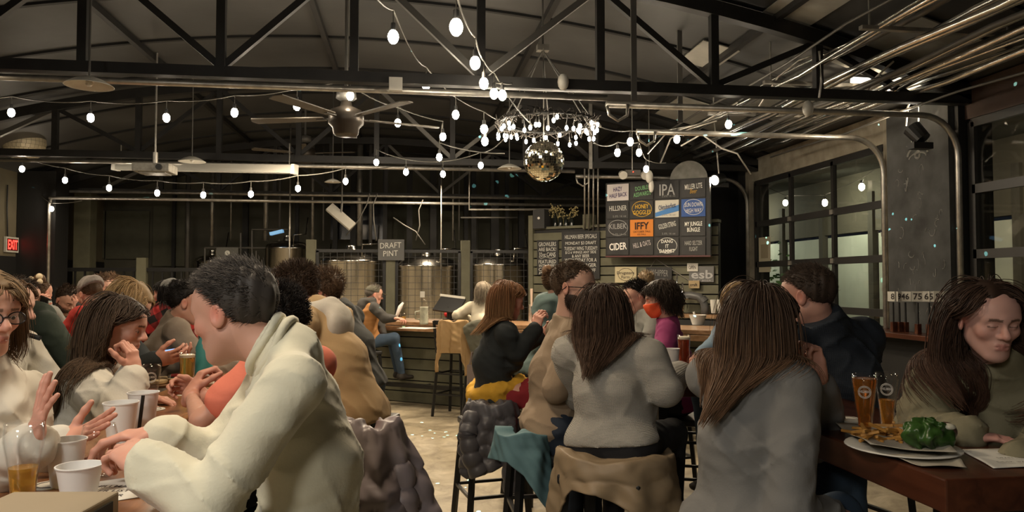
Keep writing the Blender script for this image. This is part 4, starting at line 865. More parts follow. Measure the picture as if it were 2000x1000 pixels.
def head_color(P, F, base=SKIN, flush=1., lips=1., stubble=0.):
    q = F.loc(P); c = np.ones((len(P), 3)) * np.array(base)
    def blob(cx, cy, cz, r): return np.exp(-(((q[:, 0] - cx) ** 2 + (q[:, 1] - cy) ** 2 + (q[:, 2] - cz) ** 2) / r ** 2))
    red = np.array((1.12, .80, .78)); a = np.zeros(len(P))
    for cx, cy, cz, r in ((.045, .06, -.025, .022), (-.045, .06, -.025, .022), (0, .105, -.024, .015), (.082, -.01, 0, .028), (-.082, -.01, 0, .028)): a = np.maximum(a, blob(cx, cy, cz, r))
    a = np.clip(a * .8 * flush, 0, 1)[:, None]; c = c * (1 - a) + c * red * a
    l = (np.abs(q[:, 0]) < .022) & (q[:, 1] > .078) & (q[:, 2] < -.0525) & (q[:, 2] > -.0740); l = (l * (1 - (np.abs(q[:, 0]) / .026) ** 2))[:, None] * .75 * lips
    c = c * (1 - l) + np.array((.40, .13, .11)) * l
    br = ((np.abs(q[:, 0]) > .012) & (np.abs(q[:, 0]) < .046) & (q[:, 1] > .05) & (np.abs(q[:, 2] - .0245 + .12 * (np.abs(q[:, 0]) - .03) ** 2 * 20) < .0045))[:, None] * .8
    c = c * (1 - br) + np.array((.06, .035, .02)) * br
    ls = ((np.abs(np.abs(q[:, 0]) - .031) < .015) & (q[:, 1] > .07) & (np.abs(q[:, 2] - .0015) < .0022))[:, None] * .75
    c = c * (1 - ls) + np.array((.05, .03, .025)) * ls
    if stubble:
        s_ = ((q[:, 2] < -.035) & (q[:, 1] > -.03) & ~((np.abs(q[:, 0]) < .02) & (q[:, 2] > -.074)))[:, None] * stubble
        c = c * (1 - s_) + np.array((.10, .07, .06)) * s_
    return c
def hand_prims(wrist, d, n, thumb_side, curl=(25, 30, 35, 40), spread=4., tcurl=20, sc=1., first=0.):
    """d finger direction, n direction the palm faces, thumb_side +-1 along d x n"""
    d = Vector(d).normalized(); n = Vector(n); n = (n - d * n.dot(d)).normalized(); s = d.cross(n) * thumb_side; w_ = Vector(wrist)
    L = [Seg(w_ - d * .03 * sc, w_ + d * .035 * sc, (.026 * sc, .019 * sc), (.036 * sc, .016 * sc), s, .02 * sc), Seg(w_ + d * .03 * sc, w_ + d * .078 * sc, (.037 * sc, .015 * sc), (.040 * sc, .0125 * sc), s, .02 * sc)]
    for i in range(4):
        off = (.029, .010, -.010, -.028)[i] * sc; ln = (.94, 1.04, .97, .78)[i]; r = (.0092, .0094, .0090, .0080)[i] * sc
        p = w_ + d * (.086 - .004 * abs(i - 1)) * sc + s * off; a = 0
        fd = (d + s * math.tan(math.radians((1.3 - i) * spread))).normalized()
        for k, l in enumerate((.044, .027, .021)):
            a += curl[i] * (.8 if k == 0 else 1.05) + (first if k == 0 else 0); dr = (fd * math.cos(math.radians(a)) + n * math.sin(math.radians(a))).normalized(); q = p + dr * l * ln * sc
            L.append(Seg(p, q, r * (1 - .07 * k), r * (1 - .07 * (k + 1)), None, .005 * sc)); p = q
    p = w_ + d * .022 * sc + s * .026 * sc; a = 42
    for k, l in enumerate((.042, .034, .027)):
        ta = math.radians(a); dr = (d * math.cos(ta) + s * math.sin(ta) + n * .35 * (1 + tcurl / 40 * k)).normalized(); q = p + dr * l * sc; L.append(Seg(p, q, (.0145, .0112, .0100)[k] * sc, (.0112, .0102, .0085)[k] * sc, None, .010 * sc)); p = q; a -= tcurl * .5 + 6
    return L
# ---- hair made of many thin tapering strands combed over the head and falling on the shoulders
def strand_mesh(name, P, r0, m, parent, col, seed=0, tip=.25, cvar=.35, tipcol=None, dark=None):
    """P (n,K,3)"""
    n, K, _ = P.shape; rg = np.random.RandomState(seed); T = np.empty_like(P); T[:, 1:-1] = P[:, 2:] - P[:, :-2]; T[:, 0] = P[:, 1] - P[:, 0]; T[:, -1] = P[:, -1] - P[:, -2]
    T /= np.linalg.norm(T, axis=2, keepdims=True) + 1e-9; ref = rg.normal(size=(n, 1, 3)); A = np.cross(T, ref); A /= np.linalg.norm(A, axis=2, keepdims=True) + 1e-9; B = np.cross(T, A)
    u = np.linspace(0, 1, K)[None, :, None]; R = r0 * (1 - (1 - tip) * u ** 1.5) * rg.uniform(.7, 1.3, (n, 1, 1))
    ring = [P + R * (A * math.cos(a) + B * math.sin(a)) for a in (0, 2.094, 4.189)]; Vv = np.stack(ring, 2).reshape(-1, 3)
    base = (np.arange(n)[:, None] * K + np.arange(K - 1)[None]) * 3; base = base.reshape(-1); Fc = np.concatenate([np.stack([base + k, base + (k + 1) % 3, base + 3 + (k + 1) % 3, base + 3 + k], 1) for k in range(3)])
    c = np.array(col)[None, None] * np.clip(1 + rg.normal(0, cvar, (n, 1, 1)), .35, 2.2) * np.ones((n, K, 1))
    if tipcol is not None: uu = u ** 1.6; c = c * (1 - uu) + np.array(tipcol)[None, None] * np.clip(1 + rg.normal(0, cvar, (n, 1, 1)), .4, 2) * uu
    C = np.repeat(c.reshape(n * K, 3), 3, 0)
    return np_mesh(name, Vv, Fc, m, parent, True, C)
def hairline(q, hl):
    """unit direction on the skull -> True where hair grows. hl raises or lowers the front line"""
    y, z, x = q[:, 1], q[:, 2], np.abs(q[:, 0])
    zt = np.interp(y, [-1, -.45, -.15, .12, .35, .6, 1], [-.95, -.90, -.45, .02, .30 + hl, .46 + hl, .52 + hl]); return z > zt
def scalp(F, n, rg, hl=0., side=1.0):
    out = []
    while len(out) < n:
        q = rg.normal(size=(n * 3, 3)); q /= np.linalg.norm(q, axis=1, keepdims=True); q = q[hairline(q, hl)]; out += list(q)
    q = np.array(out[:n]); L = q * np.array((.0755, .098, .084)) + np.array((0, -.018, .032)); return q, F.out(L), L
def grow(P, D, K, step, coll, off, grav=.3, curl=0., rg=None, flow=None):
    n = len(P); pts = [P.copy()]; p = P.copy(); v = D / (np.linalg.norm(D, axis=1, keepdims=True) + 1e-9); ph = rg.uniform(0, 6.28, (n, 3)); e = .004
    offs = off * rg.uniform(.5, 1.6, n); fr = rg.uniform(.7, 1.4, (n, 1))
    for k in range(K - 1):
        v = v + np.array((0, 0, -grav)) + curl * np.sin(ph + k * .9 * fr) + (flow(p) if flow else 0.); v /= np.linalg.norm(v, axis=1, keepdims=True) + 1e-9
        p = p + v * step; d = coll(p); m = d < offs
        if m.any():
            pm = p[m]; g = np.stack([coll(pm + np.eye(3)[i] * e) - d[m] for i in range(3)], 1); g /= np.linalg.norm(g, axis=1, keepdims=True) + 1e-9
            p[m] = pm + g * (offs[m] - d[m])[:, None]; vm = v[m]; vm = vm - g * np.minimum((vm * g).sum(1), 0)[:, None]; v[m] = vm / (np.linalg.norm(vm, axis=1, keepdims=True) + 1e-9)
            # recompute along true travel
        pts.append(p.copy())
    return np.stack(pts, 1)
def make_hair(F, coll, style, parent, seed, lod):
    """style: dict(kind, col, len, n, ...)"""
    rg = np.random.RandomState(seed); kind = style['kind']; col = style['col']; m = hairm('hair_strands', col) if 'hair_strands' not in MATS else MATS['hair_strands']
    S = F.s; hl = style.get('hl', 0.); th = style.get('thick', .010)
    def capf(P, grow_=th * (.55 if kind == 'short' else 1)):
        L = F.loc(P); q = (L - np.array((0, -.018, .032))) / np.array((.0755, .098, .084)); r = np.linalg.norm(q, axis=1); d = (r - 1) * .08; u = q / np.maximum(r, 1e-6)[:, None]
        zt = np.interp(u[:, 1], [-1, -.45, -.15, .12, .35, .6, 1], [-.95, -.90, -.45, .02, .30 + hl, .46 + hl, .52 + hl]); ed = (zt - u[:, 2]) * .07
        body = d - grow_ + .0035 * np.sin(L[:, 0] * 90 + 3 * np.sin(L[:, 1] * 40)) * np.sin(L[:, 1] * 70 + L[:, 2] * 40); body = np.maximum(body, -(d + .012)); h = np.maximum(.012 - np.abs(body - ed), 0) / .012
        return (np.maximum(body, ed) + h * h * .003) * S
    hs = {0: .0045, 1: .006, 2: .009, 3: .012}[lod]
    lo = V3(F.o) - .15 * S; hi = V3(F.o) + .17 * S
    v, f = nets(capf, lo, hi, hs); cc = np.ones((len(v), 3)) * np.array(col) * .75
    hair = np_mesh('hair', v, f, m, parent, True, cc)
    n = int(style.get('n', 1600) * {0: 1., 1: .8, 2: .45, 3: .25}[lod]); q, P, L = scalp(F, n, rg, hl); N_ = F.out(q) - V3(F.o); N_ /= np.linalg.norm(N_, axis=1, keepdims=True)
    X, Y, Z = V3(F.x), V3(F.y), V3(F.z); r0 = style.get('r', .0016) * {0: 1, 1: 1.2, 2: 1.8, 3: 2.6}[lod]
    if kind == 'short':
        ln = style.get('len', .035); c = style.get('comb', (0, .6, .4)); D = N_ * style.get('lift', .55) + X * c[0] + Y * c[1] + Z * c[2] + rg.normal(0, style.get('mess', .25), (n, 3))
        lens = ln * (style.get('side', .45) + (1 - style.get('side', .45)) * np.clip((q[:, 2] + .15) / .8, 0, 1)); K = 5; P = P - N_ * .001; D /= np.linalg.norm(D, axis=1, keepdims=True)
        hc = lambda p: capf(p) * -1
        pts = [P]; p = P + N_ * th * .5 * S
        pts.append(p.copy())
        for k in range(3):
            D = D + N_ * -.06 + np.array((0, 0, -.05)) + rg.normal(0, .10, (n, 3)); D /= np.linalg.norm(D, axis=1, keepdims=True); p = p + D * (lens / 3)[:, None]; pts.append(p.copy())
        A = np.stack(pts, 1)
    else:
        ln = style.get('len', .4); K = style.get('K', 20); part = style.get('part', 0.); sgn = np.sign(q[:, 0] - part + rg.normal(0, .03, n)); back = style.get('back', .5)
        zz = (N_ @ Z)[:, None]; D = (-Z[None] + N_ * zz) + (X[None] * q[:, :1] + Y[None] * q[:, 1:2]) * .25; topf = np.clip(q[:, 2] - .35, 0, 1) * np.clip(q[:, 1] + .25, 0, 1) * 2.2
        D = D + X[None] * (sgn * topf)[:, None] * .9 - Y[None] * (back * np.clip(q[:, 1] + .15, 0, 1) * 1.3)[:, None] + rg.normal(0, .10, (n, 3)) + N_ * .12
        headl = [s for s in style['headprims']]
        faceg = [ell(F.p(0, .052, -.03), (.062 * S, .062 * S, .085 * S), F.x, F.z, .01)] if style.get('face', True) else []
        if style.get('faceclear', 1): faceg += [ell(F.p(0, .105, -.05), (.060 * S, .06 * S, .11 * S), F.x, F.z, .01)]
        def C(p): return np.minimum(np.minimum(ev(headl, p), ev(faceg, p) if faceg else 9.), coll(p))
        hh = C; yc = style.get('yclear', .045); bb = style['body']; sw_ = style.get('sweep', -1.)
        def flow(p):
            q_ = F.loc(p); m = ((q_[:, 1] > yc - .025) & (q_[:, 2] < .075) & (np.abs(q_[:, 0]) < style.get('xclear', .064) + .03)).astype(float)[:, None]; a_ = -Y[None] * 1.0 * m
            lo_ = (p[:, 2] < bb['N'].z + .05).astype(float)[:, None]; dx = ((p - V3(bb['N'])) @ V3(bb['r']))[:, None]
            return a_ + lo_ * (V3(bb['f'])[None] * .30 * sw_ - V3(bb['r'])[None] * dx * style.get('inw', 2.2))
        A = grow(P + N_ * .004, D, K, ln / K, hh, style.get('off', .010), style.get('grav', .30), style.get('curl', .05), rg, flow)
        cut = rg.uniform(.72, 1.0, n)   # uneven ends
        A = A  # (n,K,3)
        idx = (np.linspace(0, 1, K)[None] * cut[:, None] * (K - 1)); i0 = np.floor(idx).astype(int); i1 = np.minimum(i0 + 1, K - 1); fr = (idx - i0)[:, :, None]; rows = np.arange(n)[:, None]
        A = A[rows, i0] * (1 - fr) + A[rows, i1] * fr
        LA = F.loc(A.reshape(-1, 3)).reshape(n, K, 3); xt = style.get('xclear', .064); yt = style.get('yclear', .045)
        bad = ((LA[:, 1:, 1] > yt) & (LA[:, 1:, 2] < .036) & (LA[:, 1:, 2] > -.20) & (np.abs(LA[:, 1:, 0]) < xt)).any(1) | (LA[:, :, 2] > .142).any(1) | (np.abs(LA[:, :, 0]) > .30).any(1); A = A[~bad]
    strand_mesh('hair_strands', A, r0, m, hair, col, seed, style.get('tip', .3), style.get('cvar', .3), style.get('tipcol'))
    if 'bun' in style:
        b = style['bun']; c = F.p(*b[:3]); r = b[3]; n2 = 90; rgb = np.random.RandomState(seed + 5); pts = []
        fb = lambda P_: np.linalg.norm(P_ - V3(c), axis=1) - r * S * (1 + .07 * np.sin((P_ - V3(c)) @ V3(F.x + F.z) * 260) + .06 * np.sin((P_ - V3(c)) @ V3(F.y) * 190))
        v, f = nets(fb, V3(c) - r * 1.6, V3(c) + r * 1.6, hs); np_mesh('hair_bun', v, f, m, hair, True, np.ones((len(v), 3)) * np.array(col) * np.clip(1 + .35 * np.sin(v @ V3(F.x + F.z) * 300), .5, 1.5)[:, None])
    return hair
def two_bone(a, c, l1, l2, pole):
    a, c = Vector(a), Vector(c); v = c - a; d = min(v.length, (l1 + l2) * .999); v.normalize(); x = (l1 * l1 - l2 * l2 + d * d) / (2 * d); h = math.sqrt(max(l1 * l1 - x * x, 0)); p = Vector(pole); p = p - v * p.dot(v)
    if p.length < 1e-5: p = Vector((0, 0, -1))
    return a + v * x + p.normalized() * h
def vec(t):
    return W(*t) if not isinstance(t, Vector) else t
def person(label, head, hy=0, hp=0, hr=0, by=None, neck=None, hip=None, lod=1, s=1., fem=False, w=1., top=None, pants=None, hair=None, Lh=None, Rh=None, Le=None, Re=None,
           Lf=None, Rf=None, hat=None, glasses=None, beard=None, stool=True, extra=None, group=None, lean=12, sw=None, seat=.78, knees=None, shoes=None, skin=SKIN, flush=1., jaw=1., arms='LR', legs=True, Ls=None, Rs=None, bare=None, mask=None, bust=None, stubble=0., seed=None, feet_down=False, bulge=.04, namehint=None, eyes=0, footz=.34, belly=0., neck_r=.052):
    """all pixel tuples are (px, py, depth)"""
    sw = (.158 if fem else .178) if sw is None else sw * .93
    by = hy if by is None else by; seed = seed or (int(head[0] * 7 + head[1]) % 9973); HS = s * (.96 if fem else 1.0)
    F = Frame(vec(head), hy, hp, hr, HS); f = az(by); r = f.cross(UP).normalized()
    N_ = vec(neck) if neck is not None else F.o - F.z * .115 * HS - F.y * .045 * HS - UP * .025 + f * 0.0
    if hip is not None: H = vec(hip)
    else:
        la = math.radians(lean); H = N_ - (UP * math.cos(la) + f * math.sin(la)) * (.50 * s)
        if stool: H = Vector((H.x, H.y, max(H.z, seat + .10)))
    P = thing('person', label, 'person', (H.x, H.y, 0), group)
    up = (N_ - H).normalized(); midp = (H + N_) / 2 - f * bulge
    SL = vec(Ls) if Ls is not None else N_ - up * .055 - r * sw * s + f * .01; SR = vec(Rs) if Rs is not None else N_ - up * .055 + r * sw * s + f * .01
    u1, u2 = .285 * s, .255 * s
    def arm(S, E, Hn, side, fac):
        tgt = vec(Hn) if Hn is not None else N_ - UP * max(.0, N_.z - 1.10) + f * .34 + r * (.10 * side)
        el = vec(E) if E is not None else two_bone(S, tgt, u1, u2, -UP * 1. + r * side * .8 - f * .25); return tgt, el
    HL, EL = arm(SL, Le, Lh, -1, 0); HR, ER = arm(SR, Re, Rh, 1, 0)
    # legs
    hl_, hr_ = H - r * .09 * s - UP * .02, H + r * .09 * s - UP * .02
    if stool and not feet_down:
        KL, KR = hl_ + f * .40 * s - r * .05 - UP * .02, hr_ + f * .40 * s + r * .05 - UP * .02; AL = Vector((KL.x, KL.y, footz)) - f * .05; AR = Vector((KR.x, KR.y, footz)) - f * .05
    else:
        KL, KR = hl_ + f * .10 - UP * .40, hr_ + f * .14 - UP * .40; AL = Vector((KL.x, KL.y, .09)) - f * .05; AR = Vector((KR.x, KR.y, .09)) - f * .03
    if knees: KL, AL, KR, AR = [vec(k) for k in knees]
    wf = .93 if fem else 1.; w5 = w ** .6 * wf
    T = [Seg(H - r * .02, H + r * .02, (.142 * w, .105 * w), None, r, .03), Seg(H + up * .03, midp, (.142 * w, .102 * w), (.120 * w * wf, .092 * w), r, .04), Seg(midp, N_ - up * .16, (.120 * w * wf, .092 * w), (.142 * w5, .098 * w5), r, .04),
         Seg(SL + r * .02, SR - r * .02, .048 * w5, None, None, .03), Seg(N_ - up * .11 - r * .05, N_ - up * .11 + r * .05, (.075, .075), None, r, .03)]
    for S_ in (SL, SR): T.append(Seg(N_ + up * .015 + (S_ - N_) * .15, S_ - up * .005, .040, .043, None, .03))
    bu = (.045 if bust is None else bust) if fem else 0
    if bu:
        for sd in (-1, 1): T.append(ell(N_ - up * .24 + f * (.075 * w) + r * sd * .07, (.062, .055 + bu * .2, .062), r, up, .03))
    if belly: T.append(ell(H + up * .14 + f * .07, (.14 * w, .10 + belly, .13), r, up, .06))
    for hh in (hl_, hr_): T.append(ell(hh - f * .04, (.090 * w, .10 * w, .09 * w), r, UP, .03))
    TH = []
    def sleeve(S_, E_, W_, k=1.): return [Seg(S_, E_, .049 * k, .040 * k, None, .02), Seg(E_, W_, .041 * k, .027 * k, None, .015)]
    armL, armR = sleeve(SL, EL, HL), sleeve(SR, ER, HR)
    legL = [Seg(hl_, KL, .088 * w ** .5, .060, None, .04), Seg(KL, AL, .060, .042, None, .03)]; legR = [Seg(hr_, KR, .088 * w ** .5, .060, None, .04), Seg(KR, AR, .060, .042, None, .03)]
    nk = [Seg(N_ + up * -.02, F.p(0, -.022, -.055), .062 * s * (.9 if fem else 1), neck_r * s * (.88 if fem else 1), None, .03)]
    HP = head_prims(F, fem, jaw)
    if eyes:
        for sd in (-1, 1): HP.append(ell(F.p(sd * .031, .092, .0005), (.0120 * HS, .008 * HS, .0050 * HS), F.x, F.z, .002, True))
    # --- body mesh: fine head and hands, coarser rest, one object
    hs = {0: .0032, 1: .0045, 2: .0075, 3: .011}[lod]; bs = {0: .014, 1: .016, 2: .020, 3: .024}[lod]
    parts = []
    hd = HP + nk; lo, hi = bounds(HP, .012); lo[2] = min(lo[2], N_.z - .04); lo = np.minimum(lo, V3(N_) - .07); hi = np.maximum(hi, V3(N_) + .07); hi[2] = bounds(HP, .012)[1][2]
    v, fc = nets(lambda p: ev(hd, p), lo, hi, hs); parts.append((v, fc, head_color(v, F, skin, flush, .9 if fem else .5, stubble)))
    bodyp = T + armL + armR + (legL + legR if legs else [])
    sh = {'short': -.0}.get(top.get('sleeve', ''), 0) if top else 0
    lo, hi = bounds(bodyp, .03); v, fc = nets(lambda p: ev(bodyp, p, -.006), lo, hi, bs); parts.append((v, fc, np.ones((len(v), 3)) * np.array(skin)))
    hspec = []
    for tgt, el, spec, side, nm in ((HL, EL, Lf, 1, 'L'), (HR, ER, Rf, -1, 'R')):
        if nm not in arms: continue
        sp = dict(spec or {}); d = sp.pop('d', None); n_ = sp.pop('n', None); fd = (tgt - el).normalized()
        d = CV(*d) if d is not None else fd; n_ = CV(*n_) if n_ is not None else Vector((0, 0, -1)) + f * .0
        if abs(Vector(d).normalized().dot(n_.normalized())) > .95: n_ = f if side else f
        # thumb: for the left hand, palm down, fingers forward, the thumb points to the right
        ts = -1 if nm == 'L' else 1; ts = sp.pop('ts', ts)
        hp_ = hand_prims(tgt, d, n_, ts, sc=s * (.93 if fem else 1.02), **sp); fo = [Seg(tgt - fd * .06, tgt, .029 * s, .025 * s, None, .02)]
        allp = hp_ + fo; lo, hi = bounds(allp, .01); hv = {0: .0028, 1: .004, 2: .006, 3: .009}[lod]; v, fc = nets(lambda p: ev(allp, p), lo, hi, hv)
        parts.append((v, fc, np.ones((len(v), 3)) * np.array(skin) * np.array((1.04, .93, .92))))
    Vv = np.concatenate([p[0] for p in parts]); o_ = np.cumsum([0] + [len(p[0]) for p in parts]); Fc = np.concatenate([p[1] + o_[i] for i, p in enumerate(parts)]); Cc = np.concatenate([p[2] for p in parts])
    np_mesh('body', Vv, Fc, M_skin, P, True, Cc)
    # --- eyes
    if eyes:
        for sd in (-1, 1):
            eb = MB().sph(F.p(sd * .031, .0745, .001), .0131 * HS, 20).build('eye', M_eye, P, smooth=True); ic = F.p(sd * .031, .0745, .0005); idr = (F.y - F.z * .12 + F.x * eyes[0]).normalized() if isinstance(eyes, tuple) else (F.y - F.z * .15).normalized()
            MB().cyl(ic + idr * .0115 * HS, ic + idr * .01345 * HS, .0056 * HS, .0048 * HS, 16).build('iris', M_iris, eb)
    # --- clothing
    collide = [T, armL, armR]
    if top:
        loose = top.get('loose', .016) * .55; hem = top.get('hem', -.06); cuff = top.get('cuff', .985); TP = list(T); cs = {0: .008, 1: .010, 2: .014, 3: .018}[lod]; cs = top.get('res', cs)
        def trimarm(S_, E_, W_):
            if top.get('sleeve') == 'none': return []
            if top.get('sleeve') == 'short': return [Seg(S_, S_.lerp(E_, .55), .062, .060, None, .03)]
            Wc = E_.lerp(W_, cuff); k = top.get('sk', 1.12); kr = top.get('cuffr', .036); k = 1 + (k - 1) * .8; return [Seg(S_, E_, .053 * k, .045 * k, None, .03), Seg(E_, Wc, .046 * k, kr, None, .02)]
        TA = trimarm(SL, EL, HL) + trimarm(SR, ER, HR); amp = top.get('fold', .006) * 1.35; ff = top.get('ff', 1.); hemp = V3(H + up * hem); upv = V3(up)
        TT = TP + TA
        if top.get('hang'): TT = TT + [Seg(H + up * .1, H + up * hem, (.15 * w, .12 * w), (.155 * w, .135 * w), r, .04)]
        cl = top.get('collar', 'crew'); ns = F.p(0, -.022, -.055) - N_; nsn = ns.normalized(); colprims = []
        if cl in ('turtle', 'zip', 'fleece'): TT = TT + [Seg(N_ - nsn * .01, N_ + nsn * top.get('ch', .055), .070 * s, .066 * s, None, .03)]
        elif cl == 'hood':
            for i in range(7):
                a0, a1 = math.radians(-10 + i * 200 / 7 - 0), math.radians(-10 + (i + 1) * 200 / 7); c0 = N_ + nsn * .035 - f * .01
                g = lambda a: c0 + r * (.088 * math.cos(a)) - f * (.085 * math.sin(a)) - UP * (.02 * math.sin(a)) + UP * .0
                TT.append(Seg(g(a0), g(a1), .034, .034, None, .03))
            TT.append(ell(N_ - f * .09 - up * .05, (.11, .055, .09), r, up, .04))
        elif cl == 'crew': TT = TT + [Seg(N_ - nsn * .03, N_ + nsn * .012, .068 * s, .062 * s, None, .03)]
        endp = V3(N_ + nsn * (.075 if cl in ('turtle', 'zip', 'fleece') else .035 if cl != 'hood' else .9)); nsv = V3(nsn)
        def cf(p):
            d = ev(TT, p, loose) + (folds(p, amp, ff, seed) if amp else 0)
            d = np.maximum(d, (hemp - p) @ upv if hem > -1 else d)
            near = ((p - V3(N_)) @ nsv > -.03) & (np.linalg.norm(np.cross(p - V3(N_), nsv), axis=1) < .12)
            d2 = np.maximum(d, (p - endp) @ nsv); return np.where(near, d2, d)
        lo, hi = bounds(TT, .045); v, fc = nets(cf, lo, hi, cs); colc = None
        np_mesh(top.get('name', 'sweater'), v, fc, top['m'], P, True)
        collide = lambda p: ev(TT, p, loose)
        for E_, W_ in ((EL, HL), (ER, HR)):
            if lod <= 1 and top.get('sleeve', 'long') == 'long' and top.get('band', 1):
                Wc = E_.lerp(W_, cuff); dd = (W_ - E_).normalized(); rr = top.get('cuffr', .036) + loose * .7
                MB().tube([Wc - dd * .03, Wc - dd * .012, Wc + dd * .006, Wc + dd * .012, Wc + dd * .004], [rr * .96, rr * 1.02, rr * 1.0, rr * .82, rr * .75], 18).build('cuff', top['m'], P, smooth=True)
    else: collide = lambda p: ev(T + armL + armR, p)
    if pants and legs:
        PP = [s_ for s_ in T[:1]] + T[-2:] + legL + legR; pz = V3(H + up * pants.get('rise', .10))
        def pf(p):
            d = ev(PP, p, .006) + folds(p, .004, 1.3, seed + 3); return np.where(np.linalg.norm(p - V3(H), axis=1) < .27, np.maximum(d, (p - pz) @ V3(up)), d)
        lo, hi = bounds(PP, .03); v, fc = nets(pf, lo, hi, {0: .010, 1: .012, 2: .016, 3: .02}[lod]); np_mesh(pants.get('name', 'trousers'), v, fc, pants['m'], P, True)
        for A_ in (AL, AR):
            sp = [Seg(A_ - UP * .05 - f * .03, A_ - UP * .06 + f * .14, (.042, .034), (.040, .026), r, .02), Seg(A_, A_ - UP * .05, .045, .045, None, .03)]; lo, hi = bounds(sp, .02); v, fc = nets(lambda p: ev(sp, p), lo, hi, .012); np_mesh('shoe', v, fc, shoes or mat('dark_shoe', (.03, .025, .02), .6), P)
    if hair:
        hair = dict(hair); hair['headprims'] = HP[:8] + nk; hair['body'] = dict(N=N_, r=r, f=f)
        make_hair(F, collide, hair, P, seed, lod)
    S = F.s
    if beard:
        n = int(beard.get('n', 900) * {0: 1, 1: .8, 2: .4, 3: .25}[lod]); rg = np.random.RandomState(seed + 9)
        Q = HP[:14]; th = beard.get('th', .008)
        def bf(p):
            L = F.loc(p); d = ev(Q, p, th * S) + .002 * np.sin(L[:, 0] * 200) * np.sin(L[:, 2] * 180); zt = -.030 - .35 * np.clip(L[:, 1] - .03, 0, .05) - 0.0; e = (L[:, 2] - zt) * .8; mo = .014 - np.sqrt((L[:, 0] * .62) ** 2 + ((L[:, 2] + .0625) * 1.6) ** 2 + np.minimum(L[:, 1] - .06, 0) ** 2)
            return np.maximum(np.maximum(np.maximum(d, e), mo * .7), (-.012 - L[:, 1]) * 1.)
        lo = V3(F.o) - .14; hi = V3(F.o) + .13; v, fc = nets(bf, lo, hi, hs * 1.3); bo = np_mesh('beard', v, fc, hairm('hair_strands', beard['col']), P, True, np.ones((len(v), 3)) * np.array(beard['col']))
        if len(v) and lod <= 1:
            id_ = rg.randint(0, len(v), n); p0 = v[id_]; nn = p0 - V3(F.p(0, .01, -.04)); nn /= np.linalg.norm(nn, axis=1, keepdims=True); D = nn + np.array((0, 0, -.8)) + rg.normal(0, .3, (n, 3)); D /= np.linalg.norm(D, axis=1, keepdims=True)
            A = np.stack([p0 - nn * .002, p0 + D * .005, p0 + D * .011 + np.array((0, 0, -.001))], 1); strand_mesh('beard_strands', A, .0009, MATS['hair_strands'], bo, beard['col'], seed)
    if glasses:
        g = MB(); gr = glasses.get('r', .0016)
        for sd in (-1, 1):
            g.tube([F.p(sd * .033 + .024 * math.cos(a) * (1 - .12 * math.sin(a)), .099 - .0 - abs(.024 * math.cos(a) * sd + sd * .033) * .18 + .004, .000 + .018 * math.sin(a)) for a in [2 * math.pi * i / 20 for i in range(20)]], gr, 5, True)
            g.tube([F.p(sd * .057, .092, .006), F.p(sd * .074, .060, .007), F.p(sd * .083, -.005, .006), F.p(sd * .083, -.025, -.012)], gr, 5)
        g.tube([F.p(-.010, .102, .003), F.p(0, .105, .006), F.p(.010, .102, .003)], gr, 5)
        go = g.build('glasses', glasses.get('m', mat('black_frames', (.01, .01, .012), .25)), P, smooth=True)
        if lod <= 1:
            for sd in (-1, 1): MB().poly([F.p(sd * .033 + .023 * math.cos(a), .099 - abs(.023 * math.cos(a) * sd + sd * .033) * .18 + .004, .0175 * math.sin(a)) for a in [2 * math.pi * i / 16 for i in range(16)]], .0006, F.y).build('lens', glass('spectacle_lens', (.95, .97, 1)), go)
    if mask:
        mp = HP[:14]
        def mf(p):
            L = F.loc(p); return np.maximum(np.maximum(ev(mp + [ell(F.p(0, .075, -.045), (.034, .040, .045), F.x, F.z, .03)], p, .004), np.maximum(L[:, 2] + .012, -.118 - L[:, 2])), .012 - L[:, 1])
        v, fc = nets(mf, V3(F.o) - .15, V3(F.o) + .15, hs); mo = np_mesh('face_mask', v, fc, mask, P)
        MB().tube([F.p(-.06, .03, -.03), F.p(-.082, -.02, .0)], .0015, 4).build('ear_loop', mask, mo)
    if hat:
        hk = hat['kind']; hm = hat['m']
        def hf(p):
            L = F.loc(p); 
            if hk == 'beanie': c_ = np.array((0, -.035, .055)); rr = np.array((.088, .118, .092)); lowz = .028 + .0 * L[:, 1]
            else: c_ = np.array((0, -.018, .040)); rr = np.array((.084, .106, .082)); lowz = .035 + 0 * L[:, 1]
            q = (L - c_) / rr; n_ = np.linalg.norm(q, axis=1); d = (n_ - 1) * .085
            if hk == 'beanie': d = d + .0025 * np.sin(np.arctan2(L[:, 0], L[:, 1] + .03) * 34) + .004 * np.sin(L[:, 1] * 60 + L[:, 2] * 50)
            return np.maximum(d, (lowz - L[:, 2] + .22 * (L[:, 1] * (1 if hk == 'beanie' else 0)) * -1)) * S
        v, fc = nets(hf, V3(F.o) - .17 * S, V3(F.o) + .19 * S, {0: .004, 1: .005, 2: .008, 3: .011}[lod]); ho = np_mesh('knit_beanie' if hk == 'beanie' else 'cap', v, fc, hm, P)
        if hk == 'cap':
            bk = hat.get('brim', 1); pts = [F.p(.068 * math.cos(a), bk * (.085 + .075 * math.sin(a)), .040 - .012 * math.sin(a)) for a in [math.pi * i / 12 for i in range(13)]]; MB().poly(pts, .005, F.z).build('brim', hm, ho)
        if hk == 'beanie': pass
    if stool: STOOLS.append((H, f, r, P, seat))
    P_INFO[label] = dict(F=F, H=H, N=N_, f=f, r=r, HL=HL, HR=HR, EL=EL, ER=ER, P=P, up=up)
    if extra: extra(P, F, P_INFO[label])
    return P
STOOLS = []; P_INFO = {}
